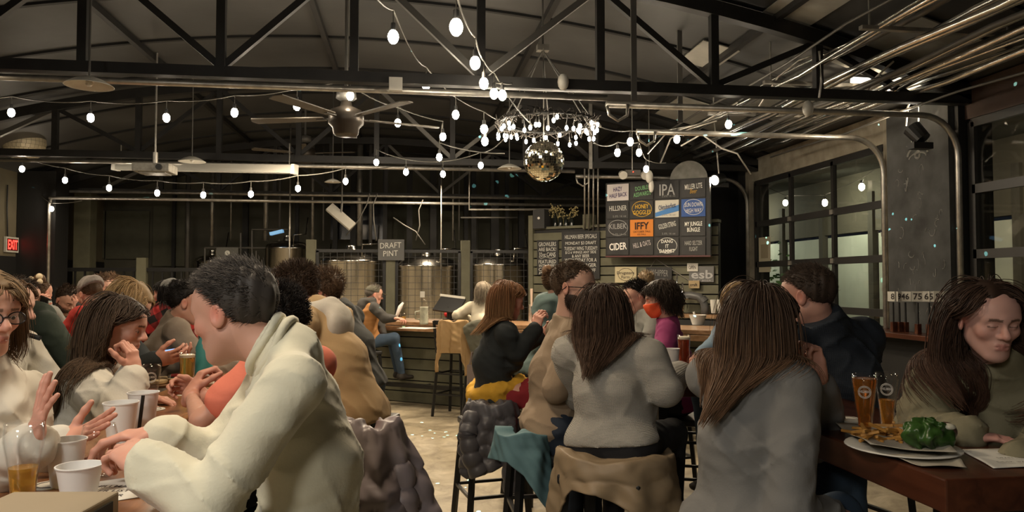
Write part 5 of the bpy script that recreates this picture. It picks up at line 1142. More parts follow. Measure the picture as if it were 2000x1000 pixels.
# ---- cloths
def collar(P, F, I, m, R_=.074, lift=.060):
    c0 = I['N']; ax = (F.p(0, -.022, -.055) - c0).normalized(); x = I['r']; x = (x - ax * x.dot(ax)).normalized(); y = ax.cross(x)
    for k, (q, rr) in enumerate(((lift, R_), (lift - .030, R_ + .006))):
        MB().tube([c0 + ax * (q + .004 * math.sin(3 * t + k)) + x * (rr * math.cos(t)) + y * (rr * 1.05 * math.sin(t)) for t in [2 * math.pi * i / 32 for i in range(32)]], .0125, 8, True).build('collar_fold', m, P, smooth=True)
def vest(P, I):
    N_, f, r, up, H = I['N'], I['f'], I['r'], I['up'], I['H']; mid = (H + N_) / 2 - f * .04
    L = [Seg(H - r * .03, H + r * .03, (.165, .13), None, r, .05), Seg(H, mid, (.165, .13), (.155, .125), r, .06), Seg(mid, N_ - up * .12, (.155, .125), (.18, .13), r, .06), Seg(N_ - up * .05 - r * .13, N_ - up * .05 + r * .13, .066, None, None, .05)]
    hp = V3(H - up * .03); nt_ = V3(N_ + up * .03); lo, hi = bounds(L, .04)
    v, fc = nets(lambda p: np.maximum(np.maximum(ev(L, p, .014) + folds(p, .008, 1.2, 1), (hp - p) @ V3(up)), (p - nt_) @ V3(up)), lo, hi, .014); np_mesh('vest', v, fc, C_vest, P)
def wrap(P, I):
    N_, f, r, up, H = I['N'], I['f'], I['r'], I['up'], I['H']; L = []; n = 11
    for i in range(n):
        g = lambda a: H + up * .03 + r * (.165 * math.cos(a)) - f * (.15 * math.sin(a)) + UP * (.05 - .04 * math.sin(a) + .015 * math.sin(a * 3))
        a0, a1 = -1.2 + i * 5.2 / n, -1.2 + (i + 1) * 5.2 / n; L.append(Seg(g(a0), g(a1), .040, .040, None, .03)); L.append(Seg(g(a0) - UP * .06, g(a1) - UP * .06, .034, .034, None, .03))
    L += [Seg(H + up * .07 + f * .1 + r * .14, H + up * .16 + f * .34 + r * .06, .045, .038, None, .03)]
    lo, hi = bounds(L, .03); v, fc = nets(lambda p: ev(L, p) + folds(p, .010, 1.6, 4), lo, hi, .010); np_mesh('waist_wrap', v, fc, C_must, P)
def hood(P, I, m, k=1.):
    N_, f, r, up = I['N'], I['f'], I['r'], I['up']; L = []
    c0 = N_ + up * .03
    for i in range(8):
        g = lambda a: c0 + r * (.105 * k * math.cos(a)) - f * (.095 * k * math.sin(a)) + UP * (.012 * math.sin(a) - .02 * abs(math.cos(a)))
        a0, a1 = math.radians(-25 + i * 230 / 8), math.radians(-25 + (i + 1) * 230 / 8); L.append(Seg(g(a0), g(a1), .036 * k, .036 * k, None, .03))
    L += [ell(N_ - f * .12 * k - up * .06, (.13 * k, .05 * k, .11 * k), r, up - f * .3, .05)]
    lo, hi = bounds(L, .03); v, fc = nets(lambda p: ev(L, p, .004) + folds(p, .006, 1.2, 2), lo, hi, .010); return np_mesh('hood', v, fc, m, P)
def cloth(name, c, kind='noise', sc=60, st=.25, dist=.003, rough=.85, var=.06, sheen=.0, cr=(4.6, .55)): return mat(name, c, rough, bump=(kind, sc, st, dist), var=var, vscale=5, sheen=sheen, creases=cr)
C_fleece = cloth('cream_fleece', (.64, .61, .47), sc=130, sheen=.3); C_fleece2 = cloth('white_fleece', (.56, .53, .46), sc=120); C_shirt = cloth('white_shirt', (.58, .55, .48), sc=80, st=.1)
C_olive = cloth('olive_fleece', (.19, .17, .105), sc=90, st=.4); C_knit = cloth('grey_knit', (.36, .34, .30), 'knit', 55, .55, .006); C_grey = cloth('grey_jersey', (.155, .152, .145), sc=160)
C_tan = cloth('tan_jersey', (.26, .19, .125), sc=120); C_navy = cloth('navy_jacket', (.020, .026, .036), 'weave', 40, .3); C_black = cloth('black_knit', (.018, .022, .023), sc=90)
C_mag = cloth('magenta_knit', (.26, .035, .125), sc=120); C_blue = cloth('blue_shirt', (.20, .28, .36)); C_teal = cloth('teal_hoodie', (.075, .115, .110)); C_canvas = cloth('tan_canvas', (.42, .285, .145), 'weave', 120, .15)
C_coral = cloth('coral_shirt', (.62, .17, .11)); C_jeans = cloth('blue_jeans', (.045, .075, .12), 'weave', 150, .3); C_djeans = cloth('dark_jeans', (.018, .026, .042), 'weave', 150, .3); C_blk = cloth('black_trousers', (.010, .010, .012))
C_green = cloth('dark_green_jacket', (.030, .042, .030)); C_gh = cloth('grey_hoodie', (.22, .22, .20)); C_beige = cloth('beige_sweater', (.22, .175, .135)); C_red = cloth('red_jacket', (.42, .030, .022)); C_vest = cloth('rust_vest', (.40, .19, .065), 'weave', 90, .2); C_char = cloth('charcoal_hoodie', (.055, .052, .048))
C_crm = cloth('cream_top', (.55, .50, .39)); C_maroon = cloth('red_trousers', (.22, .014, .020)); C_must = cloth('mustard_fleece', (.60, .33, .03), sc=70, st=.5); C_dk = cloth('dark_coat', (.045, .047, .045))
C_hood = cloth('pale_grey_hood', (.54, .50, .43), sc=60, st=.4); C_dkt = cloth('grey_wool', (.20, .19, .17), 'knit', 60, .4)
def plaid():
    m = mat('red_black_plaid', (.42, .03, .03), .85); nt = m.node_tree; N = nt.nodes; L = nt.links; tc = N.new('ShaderNodeTexCoord'); mp = N.new('ShaderNodeMapping'); mp.inputs['Rotation'].default_value = (0, .5, 0); L.new(tc.outputs['Object'], mp.inputs[0]); sep = N.new('ShaderNodeSeparateXYZ'); L.new(mp.outputs[0], sep.inputs[0]); r = []
    for ax in ('X', 'Z'):
        a = N.new('ShaderNodeMath'); a.operation = 'MULTIPLY'; a.inputs[1].default_value = 9; L.new(sep.outputs[ax], a.inputs[0]); b = N.new('ShaderNodeMath'); b.operation = 'FRACT'; L.new(a.outputs[0], b.inputs[0]); c = N.new('ShaderNodeMath'); c.operation = 'GREATER_THAN'; c.inputs[1].default_value = .5; L.new(b.outputs[0], c.inputs[0]); r.append(c)
    ad = N.new('ShaderNodeMath'); ad.operation = 'ADD'; L.new(r[0].outputs[0], ad.inputs[0]); L.new(r[1].outputs[0], ad.inputs[1]); mr = N.new('ShaderNodeMapRange'); mr.inputs[2].default_value = 2; mr.inputs[1].default_value = 0; L.new(ad.outputs[0], mr.inputs[0])
    cr = N.new('ShaderNodeValToRGB'); cr.color_ramp.elements[0].color = (.55, .04, .04, 1); cr.color_ramp.elements[1].color = (.012, .01, .01, 1); e = cr.color_ramp.elements.new(.5); e.color = (.20, .02, .02, 1); L.new(mr.outputs[0], cr.inputs[0]); L.new(cr.outputs[0], N['Principled BSDF'].inputs['Base Color']); return m
H_db = (.050, .032, .022); H_black = (.014, .011, .010); H_br = (.095, .055, .030); H_blonde = (.30, .20, .10); H_grey = (.16, .14, .12); H_aub = (.16, .070, .030)
trj = dict(m=C_jeans, name='jeans'); trb = dict(m=C_blk); trd = dict(m=C_djeans, name='jeans')
# man in cream fleece, closest
person('man in cream quarter-zip fleece with dark grey hair, seen from behind in profile', (457, 612, 1.93), -74, 12, by=-80, neck=(562, 692, 1.93), Rs=(540, 745, 2.10), hip=(606, 1120, 1.98), lod=0, s=1.04, top=dict(m=C_fleece, collar='zip', fold=.010, loose=.022, sk=1.25, cuffr=.045, name='fleece', ch=.06, cuff=.97), pants=dict(m=C_blk), w=1.12,
       hair=dict(kind='short', col=(.060, .052, .046), len=.040, n=6500, comb=(0, .75, .30), lift=.35, thick=.013, hl=.10, r=.0011, cvar=.45, mess=.2), Ls=(572, 752, 1.75), Le=(405, 985, 1.62), Lh=(292, 912, 1.66), Re=(420, 900, 2.05), Rh=(315, 850, 1.95), Lf=dict(d=(-.8, .35, .4), n=(.1, -1, .2), curl=(42, 45, 48, 52)), Rf=dict(d=(-1, .05, -.2), n=(0, -1, 0), curl=(25, 28, 30, 30)),
       stubble=.10, flush=1.3, sw=.20, bulge=.035, extra=lambda P, F, I: collar(P, F, I, C_fleece))
# woman in white shirt at the near edge, both hands raised
person('woman in white shirt with glasses and blonde-streaked bob, gesturing with open hands', (-33, 612, 2.08), 112, 8, by=108, neck=(-52, 715, 2.10), hip=(-60, 1060, 2.1), lod=0, fem=True, eyes=1, top=dict(m=C_shirt, collar='crew', fold=.010, loose=.028, sk=1.25, name='shirt', cuffr=.045, cuff=.95), pants=dict(m=C_blk), w=1.1,
       hair=dict(kind='long', col=(.20, .13, .07), len=.24, n=2600, K=14, back=.15, curl=.03, off=.012, thick=.018, tipcol=(.12, .075, .045), cvar=.4, faceclear=1), glasses=dict(r=.0018), Le=(45, 955, 2.22), Lh=(118, 866, 2.0), Re=(-65, 985, 1.92), Rh=(66, 866, 1.80), Ls=(45, 775, 2.28),
       Lf=dict(d=(1, .42, -.1), n=(.3, .9, -.6), curl=(4, 3, 4, 6), spread=7, tcurl=0), Rf=dict(d=(.22, 1, -.05), n=(.8, .1, .8), curl=(4, 3, 5, 8), spread=11, tcurl=4), flush=1.4)
# young woman, chin on fist
person('young woman in white fleece with long dark hair resting her chin on her fist', (234, 638, 3.0), 82, 14, by=78, neck=(195, 715, 3.02), hip=(150, 985, 3.05), lod=0, fem=True, eyes=1, top=dict(m=C_fleece2, collar='crew', fold=.009, loose=.03, sk=1.45, name='fleece', cuffr=.048, cuff=.80), pants=trb, w=1.0,
       hair=dict(kind='long', xclear=.2, yclear=.040, hl=-.12, col=(.045, .030, .022), len=.46, n=5200, back=.9, sweep=-.1, inw=.8, curl=.05, off=.012, thick=.015, tipcol=(.11, .07, .042), part=-.1), Re=(232, 815, 2.72), Rh=(262, 726, 2.80), Le=(215, 800, 3.15), Lh=(285, 780, 3.1),
       Rf=dict(d=(-.12, 1, .0), n=(-1, -.1, .1), curl=(70, 75, 78, 80), tcurl=10, first=-25), Lf=dict(d=(1, 0, 0)), flush=1.)
# blonde leaning over phone
person('blonde woman in black leaning over her phone behind the young woman in fleece', (250, 598, 3.75), 84, 38, by=80, neck=(215, 645, 3.75), hip=(190, 830, 3.8), lod=1, fem=True, top=dict(m=C_black, loose=.02), pants=trb, hair=dict(kind='long', xclear=.2, yclear=.045, col=H_blonde, len=.34, n=5000, back=.5, curl=.04, off=.015, thick=.020, cvar=.3), Lh=(318, 700, 3.6), Rh=(302, 703, 3.45), Lf=dict(d=(1, .1, 0), n=(0, 1, 0), curl=(30, 30, 32, 34)), Rf=dict(d=(1, .15, .1), n=(-.2, .5, 1), curl=(30, 30, 32, 34)))
# beige sweater
person('person in beige sweater with dark hair tied up, beyond the phone user', (366, 592, 4.25), 70, 12, by=62, neck=(345, 625, 4.25), lod=1, fem=True, top=dict(m=C_beige, loose=.02, fold=.006), pants=trb, hair=dict(kind='short', col=H_black, len=.03, n=1600, comb=(0, -.9, .3), lift=.1, thick=.012, bun=(0, -.085, .085, .042)), lean=20)
# green jacket, caps
person('person in dark green jacket and black cap, beyond the woman in white shirt', (40, 584, 4.5), 40, 15, by=38, neck=(70, 615, 4.5), lod=1, top=dict(m=C_green, loose=.035, fold=.008, name='jacket'), pants=trb, hat=dict(kind='cap', m=mat('black_cap', (.015, .015, .015), .8)), w=1.15, lean=18, hair=dict(kind='short', col=H_db, n=900))
person('person in white top with a black strap, beside the woman in white shirt', (14, 600, 3.1), 80, 10, by=80, neck=(8, 655, 3.1), lod=1, fem=True, top=dict(m=C_fleece2, loose=.02, fold=.006, name='top'), pants=trb, hair=dict(kind='long', col=H_br, n=900, len=.2, off=.012), extra=lambda P, F, I: MB().tube([I['N'] + I['r'] * -.09 + I['f'] * .10 - UP * .02, I['N'] + I['r'] * -.10 - I['f'] * -.02 + UP * .005, I['N'] - I['r'] * .12 - I['f'] * .10 - UP * .08, I['N'] - I['r'] * .05 - I['f'] * .15 - UP * .25], .012, 6).build('strap', C_black, P))
person('bearded person in grey cap looking down, between green jacket and flower hair clip', (56, 578, 6.7), 135, 18, by=150, lod=2, top=dict(m=C_char, loose=.02), pants=trb, hat=dict(kind='cap', m=mat('grey_cap', (.07, .07, .075), .8)), beard=dict(col=H_db), hair=dict(kind='short', col=H_db, n=700), Rh=(84, 600, 6.3), Lh=(66, 600, 6.3), Rf=dict(curl=(40, 40, 40, 40), d=(-.5, .6, 0), n=(0, 0, 1)), Lf=dict(curl=(40, 40, 40, 40), d=(.5, .6, 0), n=(0, 0, 1)),
       extra=lambda P, F, I: tag(MB().box(W(74, 590, 6.25), (.16, .02, .075), bev=.004).build('phone', mat('phone_black', (.01, .01, .01), .2)), 'black phone held up beside the grey cap', 'phone'))
person('person in grey hoodie with cream flower clips in a brown bun', (80, 572, 6.8), 10, 5, by=5, lod=2, fem=True, top=dict(m=C_gh, collar='hood', loose=.025), pants=trb, hair=dict(kind='short', col=H_br, n=1200, comb=(0, -.8, .4), lift=.1, thick=.014, bun=(0, -.03, .13, .05)),
       extra=lambda P, F, I: MB().sph(F.p(.03, -.07, .15), .03, 8).sph(F.p(-.04, -.09, .12), .03, 8).sph(F.p(.05, -.08, .10), .026, 8).build('flower_clips', mat('cream_flowers', (.62, .52, .36), .8), P, smooth=True))
person('bearded man in grey plaid jacket hunched with a hand at his face', (131, 587, 7.9), 120, 30, by=140, lod=2, s=1.2, top=dict(m=C_dkt, loose=.03, name='jacket'), pants=trb, beard=dict(col=H_db, th=.010), hair=dict(kind='short', col=H_db, n=1200, len=.05, thick=.018), Lh=(154, 606, 7.6), Lf=dict(d=(-.1, 1, 0), n=(-.6, 0, .6), curl=(35, 40, 45, 50)), lean=22)
person('person in slouchy grey beanie and red jacket, facing away', (176, 576, 6.0), -60, 25, by=-75, lod=2, top=dict(m=C_red, loose=.03, name='jacket', fold=.008), pants=trb, hat=dict(kind='beanie', m=cloth('grey_beanie', (.26, .23, .21), 'knit', 70, .5)), hair=dict(kind='short', col=H_br, n=600), lean=35)
person('small distant head with curly light-brown hair beyond the beanie', (216, 556, 8.6), 160, 10, by=160, lod=3, fem=True, top=dict(m=C_dk), pants=trb, hair=dict(kind='short', col=(.16, .10, .06), n=1600, len=.05, thick=.022, mess=.8))
person('distant person with tied light-brown hair just beside the beanie', (198, 562, 7.4), 100, 10, by=100, lod=3, fem=True, top=dict(m=C_char), pants=trb, hair=dict(kind='short', col=(.14, .09, .06), n=1200, len=.05, thick=.02, mess=.6))
person('person in red and black buffalo plaid with black hair under a grey hood', (325, 577, 6.0), -80, -5, by=-50, lod=2, fem=True, top=dict(m=plaid(), collar='hood', loose=.02, name='plaid_shirt'), pants=trb, hair=dict(kind='long', col=H_black, len=.22, n=1500, off=.014, thick=.018), hat=dict(kind='beanie', m=cloth('pale_grey_beanie', (.22, .22, .21))), lean=5)
# coral shirt behind the closest man
person('person in coral shirt with black hair, mostly hidden behind the man in cream fleece', (548, 640, 2.65), -78, 40, by=-72, neck=(566, 694, 2.62), hip=(596, 910, 2.75), lod=1, top=dict(m=C_coral, loose=.018, sleeve='short', name='shirt'), pants=trb, hair=dict(kind='short', col=H_black, len=.05, n=2600, thick=.020, comb=(0, -.2, .2), lift=.3), Le=(392, 822, 2.4), Lh=(372, 770, 2.75), Re=(520, 790, 2.9), Rh=(398, 775, 2.95), Lf=dict(d=(.3, .8, .3), n=(.7, 0, .5), curl=(55, 60, 60, 60)), Rf=dict(d=(-.9, .5, 0), n=(0, -.5, -1), curl=(45, 50, 55, 60)), skin=(.47, .25, .18))
# tan canvas jacket with grey hood
person('man in tan canvas jacket over a pale grey hood, leaning away with dark tousled hair', (574, 572, 3.55), -85, 15, by=-78, neck=(618, 612, 3.5), hip=(676, 800, 3.45), lod=1, s=1.03, top=dict(m=C_canvas, loose=.045, fold=.010, sk=1.35, name='jacket', hem=-.10, hang=1, collar='crew'), pants=trb, w=1.1, hair=dict(kind='short', col=H_db, len=.045, n=4200, comb=(0, -.1, .4), lift=.3, thick=.014, mess=.45, r=.0015), sw=.20,
       extra=lambda P, F, I: hood(P, I, C_hood, .86))

person('person with curly brown hair and dark coat beside the tan jacket', (632, 572, 4.3), -80, 12, by=-78, neck=(660, 606, 4.3), hip=(694, 745, 4.3), lod=1, top=dict(m=C_dk, loose=.035, name='coat', hang=1, collar='crew'), pants=trj, hair=dict(kind='short', col=(.10, .060, .035), len=.05, n=2800, mess=.9, thick=.018), sw=.18)
# vest man at the bar
person('man in rust-orange vest, dark hoodie and cap sitting alone at the bar', (731, 576, 9.3), 70, 12, by=62, neck=(722, 592, 9.3), hip=(716, 664, 9.35), lod=2, top=dict(m=C_char, collar='hood', loose=.018, name='hoodie'), pants=trj, hat=dict(kind='cap', m=mat('olive_cap', (.09, .085, .06), .8)), hair=dict(kind='short', col=H_grey, n=500), Re=(752, 622, 9.1), Rh=(770, 622, 9.05), Le=(745, 640, 9.5), Lh=(748, 652, 9.4),
       knees=[(765, 662, 9.75), (777, 725, 9.75), (770, 660, 9.35), (784, 728, 9.5)], extra=lambda P, F, I: vest(P, I))
# cream top at bar
person('woman in cream top with grey hair leaning on the bar', (944, 571, 8.7), 25, 10, by=20, neck=(940, 592, 8.7), hip=(950, 665, 8.65), lod=2, fem=True, top=dict(m=C_crm, loose=.018), pants=trb, hair=dict(kind='long', col=(.24, .20, .15), len=.16, n=1400, thick=.016, off=.012), Le=(893, 616, 8.75), Lh=(925, 626, 9.0), w=1.05)
# black sweater, red trousers
person('woman in black sweater with auburn bob, red trousers and mustard wrap, eating', (992, 588, 4.75), 72, 12, by=72, neck=(973, 632, 4.75), hip=(968, 778, 4.8), lod=1, fem=True, top=dict(m=C_black, loose=.025, hem=-.03), pants=dict(m=C_maroon), w=1.05,
       hair=dict(kind='long', xclear=.2, yclear=.04, col=H_aub, len=.27, n=4500, back=.4, off=.015, thick=.020, tipcol=(.30, .17, .08), curl=.03), Re=(1010, 690, 4.65), Rh=(1046, 642, 4.6), Le=(1012, 680, 4.95), Lh=(1052, 660, 4.85), Rf=dict(d=(.3, 1, .0), n=(.6, 0, .6), curl=(40, 45, 50, 50)), Lf=dict(d=(.6, .5, 0), n=(0, .4, -1), curl=(40, 45, 45, 50)),
       knees=[(1070, 750, 5.0), (1060, 900, 5.0), (1046, 756, 4.62), (1030, 900, 4.62)], extra=lambda P, F, I: wrap(P, I))
# teal hoodie with bun
person('person in teal hoodie with brown hair in a bun, beyond the tan sweater', (1091, 557, 5.6), 70, 5, by=60, neck=(1083, 592, 5.6), lod=2, fem=False, top=dict(m=C_teal, collar='hood', loose=.025, name='hoodie'), pants=trd, hair=dict(kind='short', col=H_br, n=2000, comb=(0, -.8, .3), lift=.1, thick=.015, bun=(0, -.10, .10, .045)), glasses=dict())
# tan sweater man
person('bearded man in tan sweater and blue-lit glasses seen side-on', (1122, 562, 3.62), 118, 4, by=82, neck=(1108, 628, 3.65), hip=(1080, 822, 3.62), lod=0, s=1.03, top=dict(m=C_tan, loose=.024, fold=.008, sk=1.1, hem=-.08), eyes=1, pants=trd, w=1.0, hair=dict(kind='short', col=(.085, .055, .035), len=.016, n=3000, thick=.014, comb=(0, .5, .2), hl=-.14, lift=.5), beard=dict(col=(.035, .022, .016), th=.010, n=1600), glasses=dict(r=.0024),
       Re=(1085, 760, 3.45), Rh=(1150, 720, 3.5), Le=(1190, 745, 3.9), Lh=(1240, 715, 3.8), knees=[(1150, 870, 3.95), (1160, 1100, 3.9), (1112, 905, 3.5), (1120, 1120, 3.5)], skin=(.50, .30, .225), sw=.19)
# grey knit, back to us
person('woman in chunky grey waffle-knit sweater with long brown hair, back turned', (1178, 612, 3.28), 20, 12, by=28, neck=(1184, 668, 3.25), hip=(1200, 855, 3.22), lod=0, fem=True, top=dict(m=C_knit, loose=.026, fold=.006, sk=1.3, hem=-.015, name='sweater', cuffr=.045), pants=dict(m=C_blk, rise=.1), w=1.16,
       hair=dict(kind='long', col=(.050, .030, .021), len=.33, n=5600, back=.45, off=.012, thick=.017, curl=.10, tipcol=(.095, .055, .035), K=18, face=False), Re=(1300, 762, 3.15), Rh=(1328, 728, 3.55), Le=(1130, 770, 3.5), Lh=(1200, 730, 3.7), Rf=dict(d=(.3, .1, 1)), sw=.20, belly=.02)
# grey zip jacket behind
person('person in pale grey jacket with short black hair between the two tables', (1243, 581, 5.7), -100, 12, by=-110, neck=(1256, 612, 5.7), lod=2, top=dict(m=C_gh, loose=.025, name='jacket'), pants=trb, hair=dict(kind='short', col=H_black, n=1600, len=.04, thick=.014))
person('distant person with blond hair just showing over the orange mask wearer', (1262, 552, 7.6), 0, 0, by=0, lod=3, fem=True, top=dict(m=C_dk), pants=trb, hair=dict(kind='short', col=(.22, .15, .08), n=900, len=.03, thick=.012))
# magenta
person('woman in magenta sweater wearing an orange face mask, dark curly hair', (1290, 586, 5.1), -84, 10, by=-80, neck=(1304, 628, 5.1), hip=(1316, 775, 5.2), lod=1, fem=True, top=dict(m=C_mag, loose=.024, fold=.007), pants=trb, hair=dict(kind='long', col=(.040, .028, .020), len=.15, n=3200, K=10, back=.5, off=.022, thick=.032, curl=.35, face=True), mask=mat('orange_mask', (.75, .10, .03), .8),
       Le=(1290, 722, 4.8), Lh=(1262, 700, 4.6), Re=(1290, 715, 5.15), Rh=(1268, 702, 5.0), Lf=dict(d=(-.6, .3, -.3), n=(0, -.3, -1), curl=(50, 55, 55, 60)))
# blue shirt, blonde, at the bar end
person('blonde person in light blue shirt leaning by the lit phone near the bar end', (1440, 588, 4.9), -150, 12, by=-130, neck=(1458, 622, 4.9), lod=1, fem=True, top=dict(m=C_blue, loose=.02, fold=.005), pants=trj, hair=dict(kind='long', col=H_blonde, len=.14, n=2200, K=10, back=.2, thick=.016, off=.012), Re=(1400, 672, 4.75), Rh=(1370, 692, 4.65))
# navy jacket
person('man in dark navy jacket with short brown hair, turned away across the table', (1578, 580, 3.35), -42, 12, by=-20, neck=(1610, 640, 3.35), hip=(1660, 830, 3.5), lod=0, s=1.14, top=dict(m=C_navy, loose=.045, fold=.009, collar='zip', sk=1.3, name='jacket', ch=.04), pants=trb, w=1.22, hair=dict(kind='short', col=(.055, .038, .028), len=.03, n=4200, thick=.011, comb=(0, .6, .2), lift=.3, r=.0012), sw=.215, skin=(.46, .25, .19))
# grey jersey woman, near right table
person('woman in grey jersey with long brown hair and glasses, hand at her chin', (1492, 628, 2.42), 72, 10, by=50, neck=(1462, 712, 2.42), hip=(1452, 1020, 2.35), lod=0, fem=True, top=dict(m=C_grey, loose=.028, fold=.008, sk=1.25, hem=-.06, cuffr=.040, cuff=.72), pants=trj, w=1.02,
       hair=dict(kind='long', col=(.045, .028, .020), len=.40, n=7000, back=.55, off=.010, thick=.016, curl=.035, tipcol=(.16, .09, .05), K=20, hl=.02), glasses=dict(r=.002), Re=(1540, 1000, 2.2), Rh=(1648, 1012, 2.36), Le=(1612, 835, 2.66), Lh=(1598, 722, 2.46), Lf=dict(d=(-.25, 1, -.1), n=(-.8, .1, -.3), curl=(45, 50, 55, 60), first=20), Rf=dict(d=(.9, -.2, .1), n=(0, -1, 0), curl=(20, 22, 25, 28)), skin=(.50, .28, .21), knees=[(1650, 930, 2.75), (1700, 1300, 2.7), (1640, 1005, 2.45), (1700, 1350, 2.4)])
# olive fleece woman
person('woman in olive fleece with very long brown hair, looking down, lit faintly pink', (1930, 626, 2.42), 184, 12, by=196, neck=(1952, 712, 2.52), hip=(1992, 1010, 2.68), lod=0, fem=True, top=dict(m=C_olive, loose=.035, fold=.014, sk=1.5, name='fleece', collar='turtle', ch=.03, cuffr=.045), pants=trb, w=1.08,
       s=1.05, jaw=.88, hair=dict(kind='long', xclear=.09, yclear=.012, sweep=.9, inw=1.2, col=(.045, .026, .018), len=.54, n=6500, back=.35, off=.008, thick=.010, curl=.03, K=22, tipcol=(.08, .04, .025), part=.1, hl=.05), Rs=(1835, 738, 2.55), Re=(1795, 838, 2.62), Rh=(1888, 850, 2.36), Le=(2060, 870, 2.4), Lh=(1990, 905, 2.2), Rf=dict(d=(.9, -.02, -.35), n=(0, -1, 0), curl=(14, 16, 18, 20)), skin=(.52, .30, .25), flush=1.)
# ================================================================= TABLES, STOOLS AND WHAT STANDS ON THEM
def to_w(c, d): return Vector(c)
def table(name, label, x0, x1, y0, y1, m, z=1.07, th=.055, legs=True):
    t = thing(name, label, 'table', ((x0 + x1) / 2, (y0 + y1) / 2, 0))
    MB().box(((x0 + x1) / 2, (y0 + y1) / 2, z - th / 2), (x1 - x0, y1 - y0, th), bev=.005).build('tabletop', m, t)
    for sx in (x0 + .12, x1 - .12):
        for sy in (y0 + .15, y1 - .15): MB().box((sx, sy, (z - th) / 2), (.05, .05, z - th)).build('leg', M_blackm, t)
    b = MB()
    for sy in (y0 + .15, y1 - .15): b.box(((x0 + x1) / 2, sy, .3), (x1 - x0 - .24, .035, .035))
    b.build('stretcher', M_blackm, t); return t
table('long_table', 'long amber wooden bar-height table running away from the camera', -1.14, -.50, .62, 4.9, M_ltable)
table('far_table', 'bar-height table between the hunched bearded man and the red jacket', -3.32, -2.6, 5.6, 7.8, M_ltable)
table('centre_table', 'dark bar-height table between the grey-knit and magenta sweater women', 1.15, 1.68, 3.5, 4.78, M_table)
table('corner_table', 'dark thick-edged table bearing the two beers and the food, nearest the camera', 1.37, 1.88, 1.76, 3.08, M_table, th=.09)
table('small_table', 'bar-height table in front of the woman with the mustard wrap', .92, 1.12, 4.5, 5.2, M_table)
# stools
def make_stool(loc, ang, h=.74, back=False, label='', group='black bar stools'):
    t = thing('bar_stool', label, 'stool', loc, group); R_ = Matrix.Rotation(ang, 3, 'Z'); o = Vector(loc)
    q = lambda x, y, z: o + R_ @ Vector((x, y, z))
    MB().box(q(0, 0, h), (.36, .36, .045), R_, .012).build('seat', mat('black_vinyl', (.02, .02, .02), .4), t)
    for sx in (-1, 1):
        for sy in (-1, 1): MB().bar(q(sx * .15, sy * .15, h - .02), q(sx * .20, sy * .20, 0), .03, .03).build('leg', M_blackm, t)
    for z, k in ((.26, .183), (.50, .167)):
        r = MB(); c = [q(-k, -k, z), q(k, -k, z), q(k, k, z), q(-k, k, z)]
        for i in range(4): r.bar(c[i], c[(i + 1) % 4], .018, .018)
        r.build('foot_ring', M_blackm, t)
    if back:
        b = MB(); 
        for sx in (-1, 1): b.bar(q(sx * .16, -.17, h), q(sx * .17, -.22, h + .36), .025, .025)
        b.bar(q(-.17, -.215, h + .34), q(.17, -.215, h + .34), .025, .05); b.bar(q(-.165, -.20, h + .2), q(.165, -.20, h + .2), .02, .04); b.build('backrest', M_blackm, t)
    return t
def short_label(s):
    w_ = s.split(',')[0].split()[:10]
    while w_[-1] in ('in', 'a', 'the', 'with', 'and', 'of', 'on', 'over', 'by', 'at', 'just', 'beside', 'leaning', 'showing', 'seen', 'her', 'wearing', 'an', 'behind', 'black', 'orange', 'light', 'long', 'pale', 'grey', 'dark', 'between'): w_.pop()
    return ' '.join(w_)
for (H, f, r, P, seat) in STOOLS:
    lab = P['label']; d = (H - Vector((0, 0, CAM_Z))).dot(FWD)
    if H.x < -1.9 and d > 5.5: continue
    c = H - f * .03; ang = math.atan2(f.y, f.x) - math.pi / 2
    make_stool((c.x, c.y, 0), ang, min(H.z - .13, .80) - .02, False, 'black bar stool under the ' + short_label(lab))
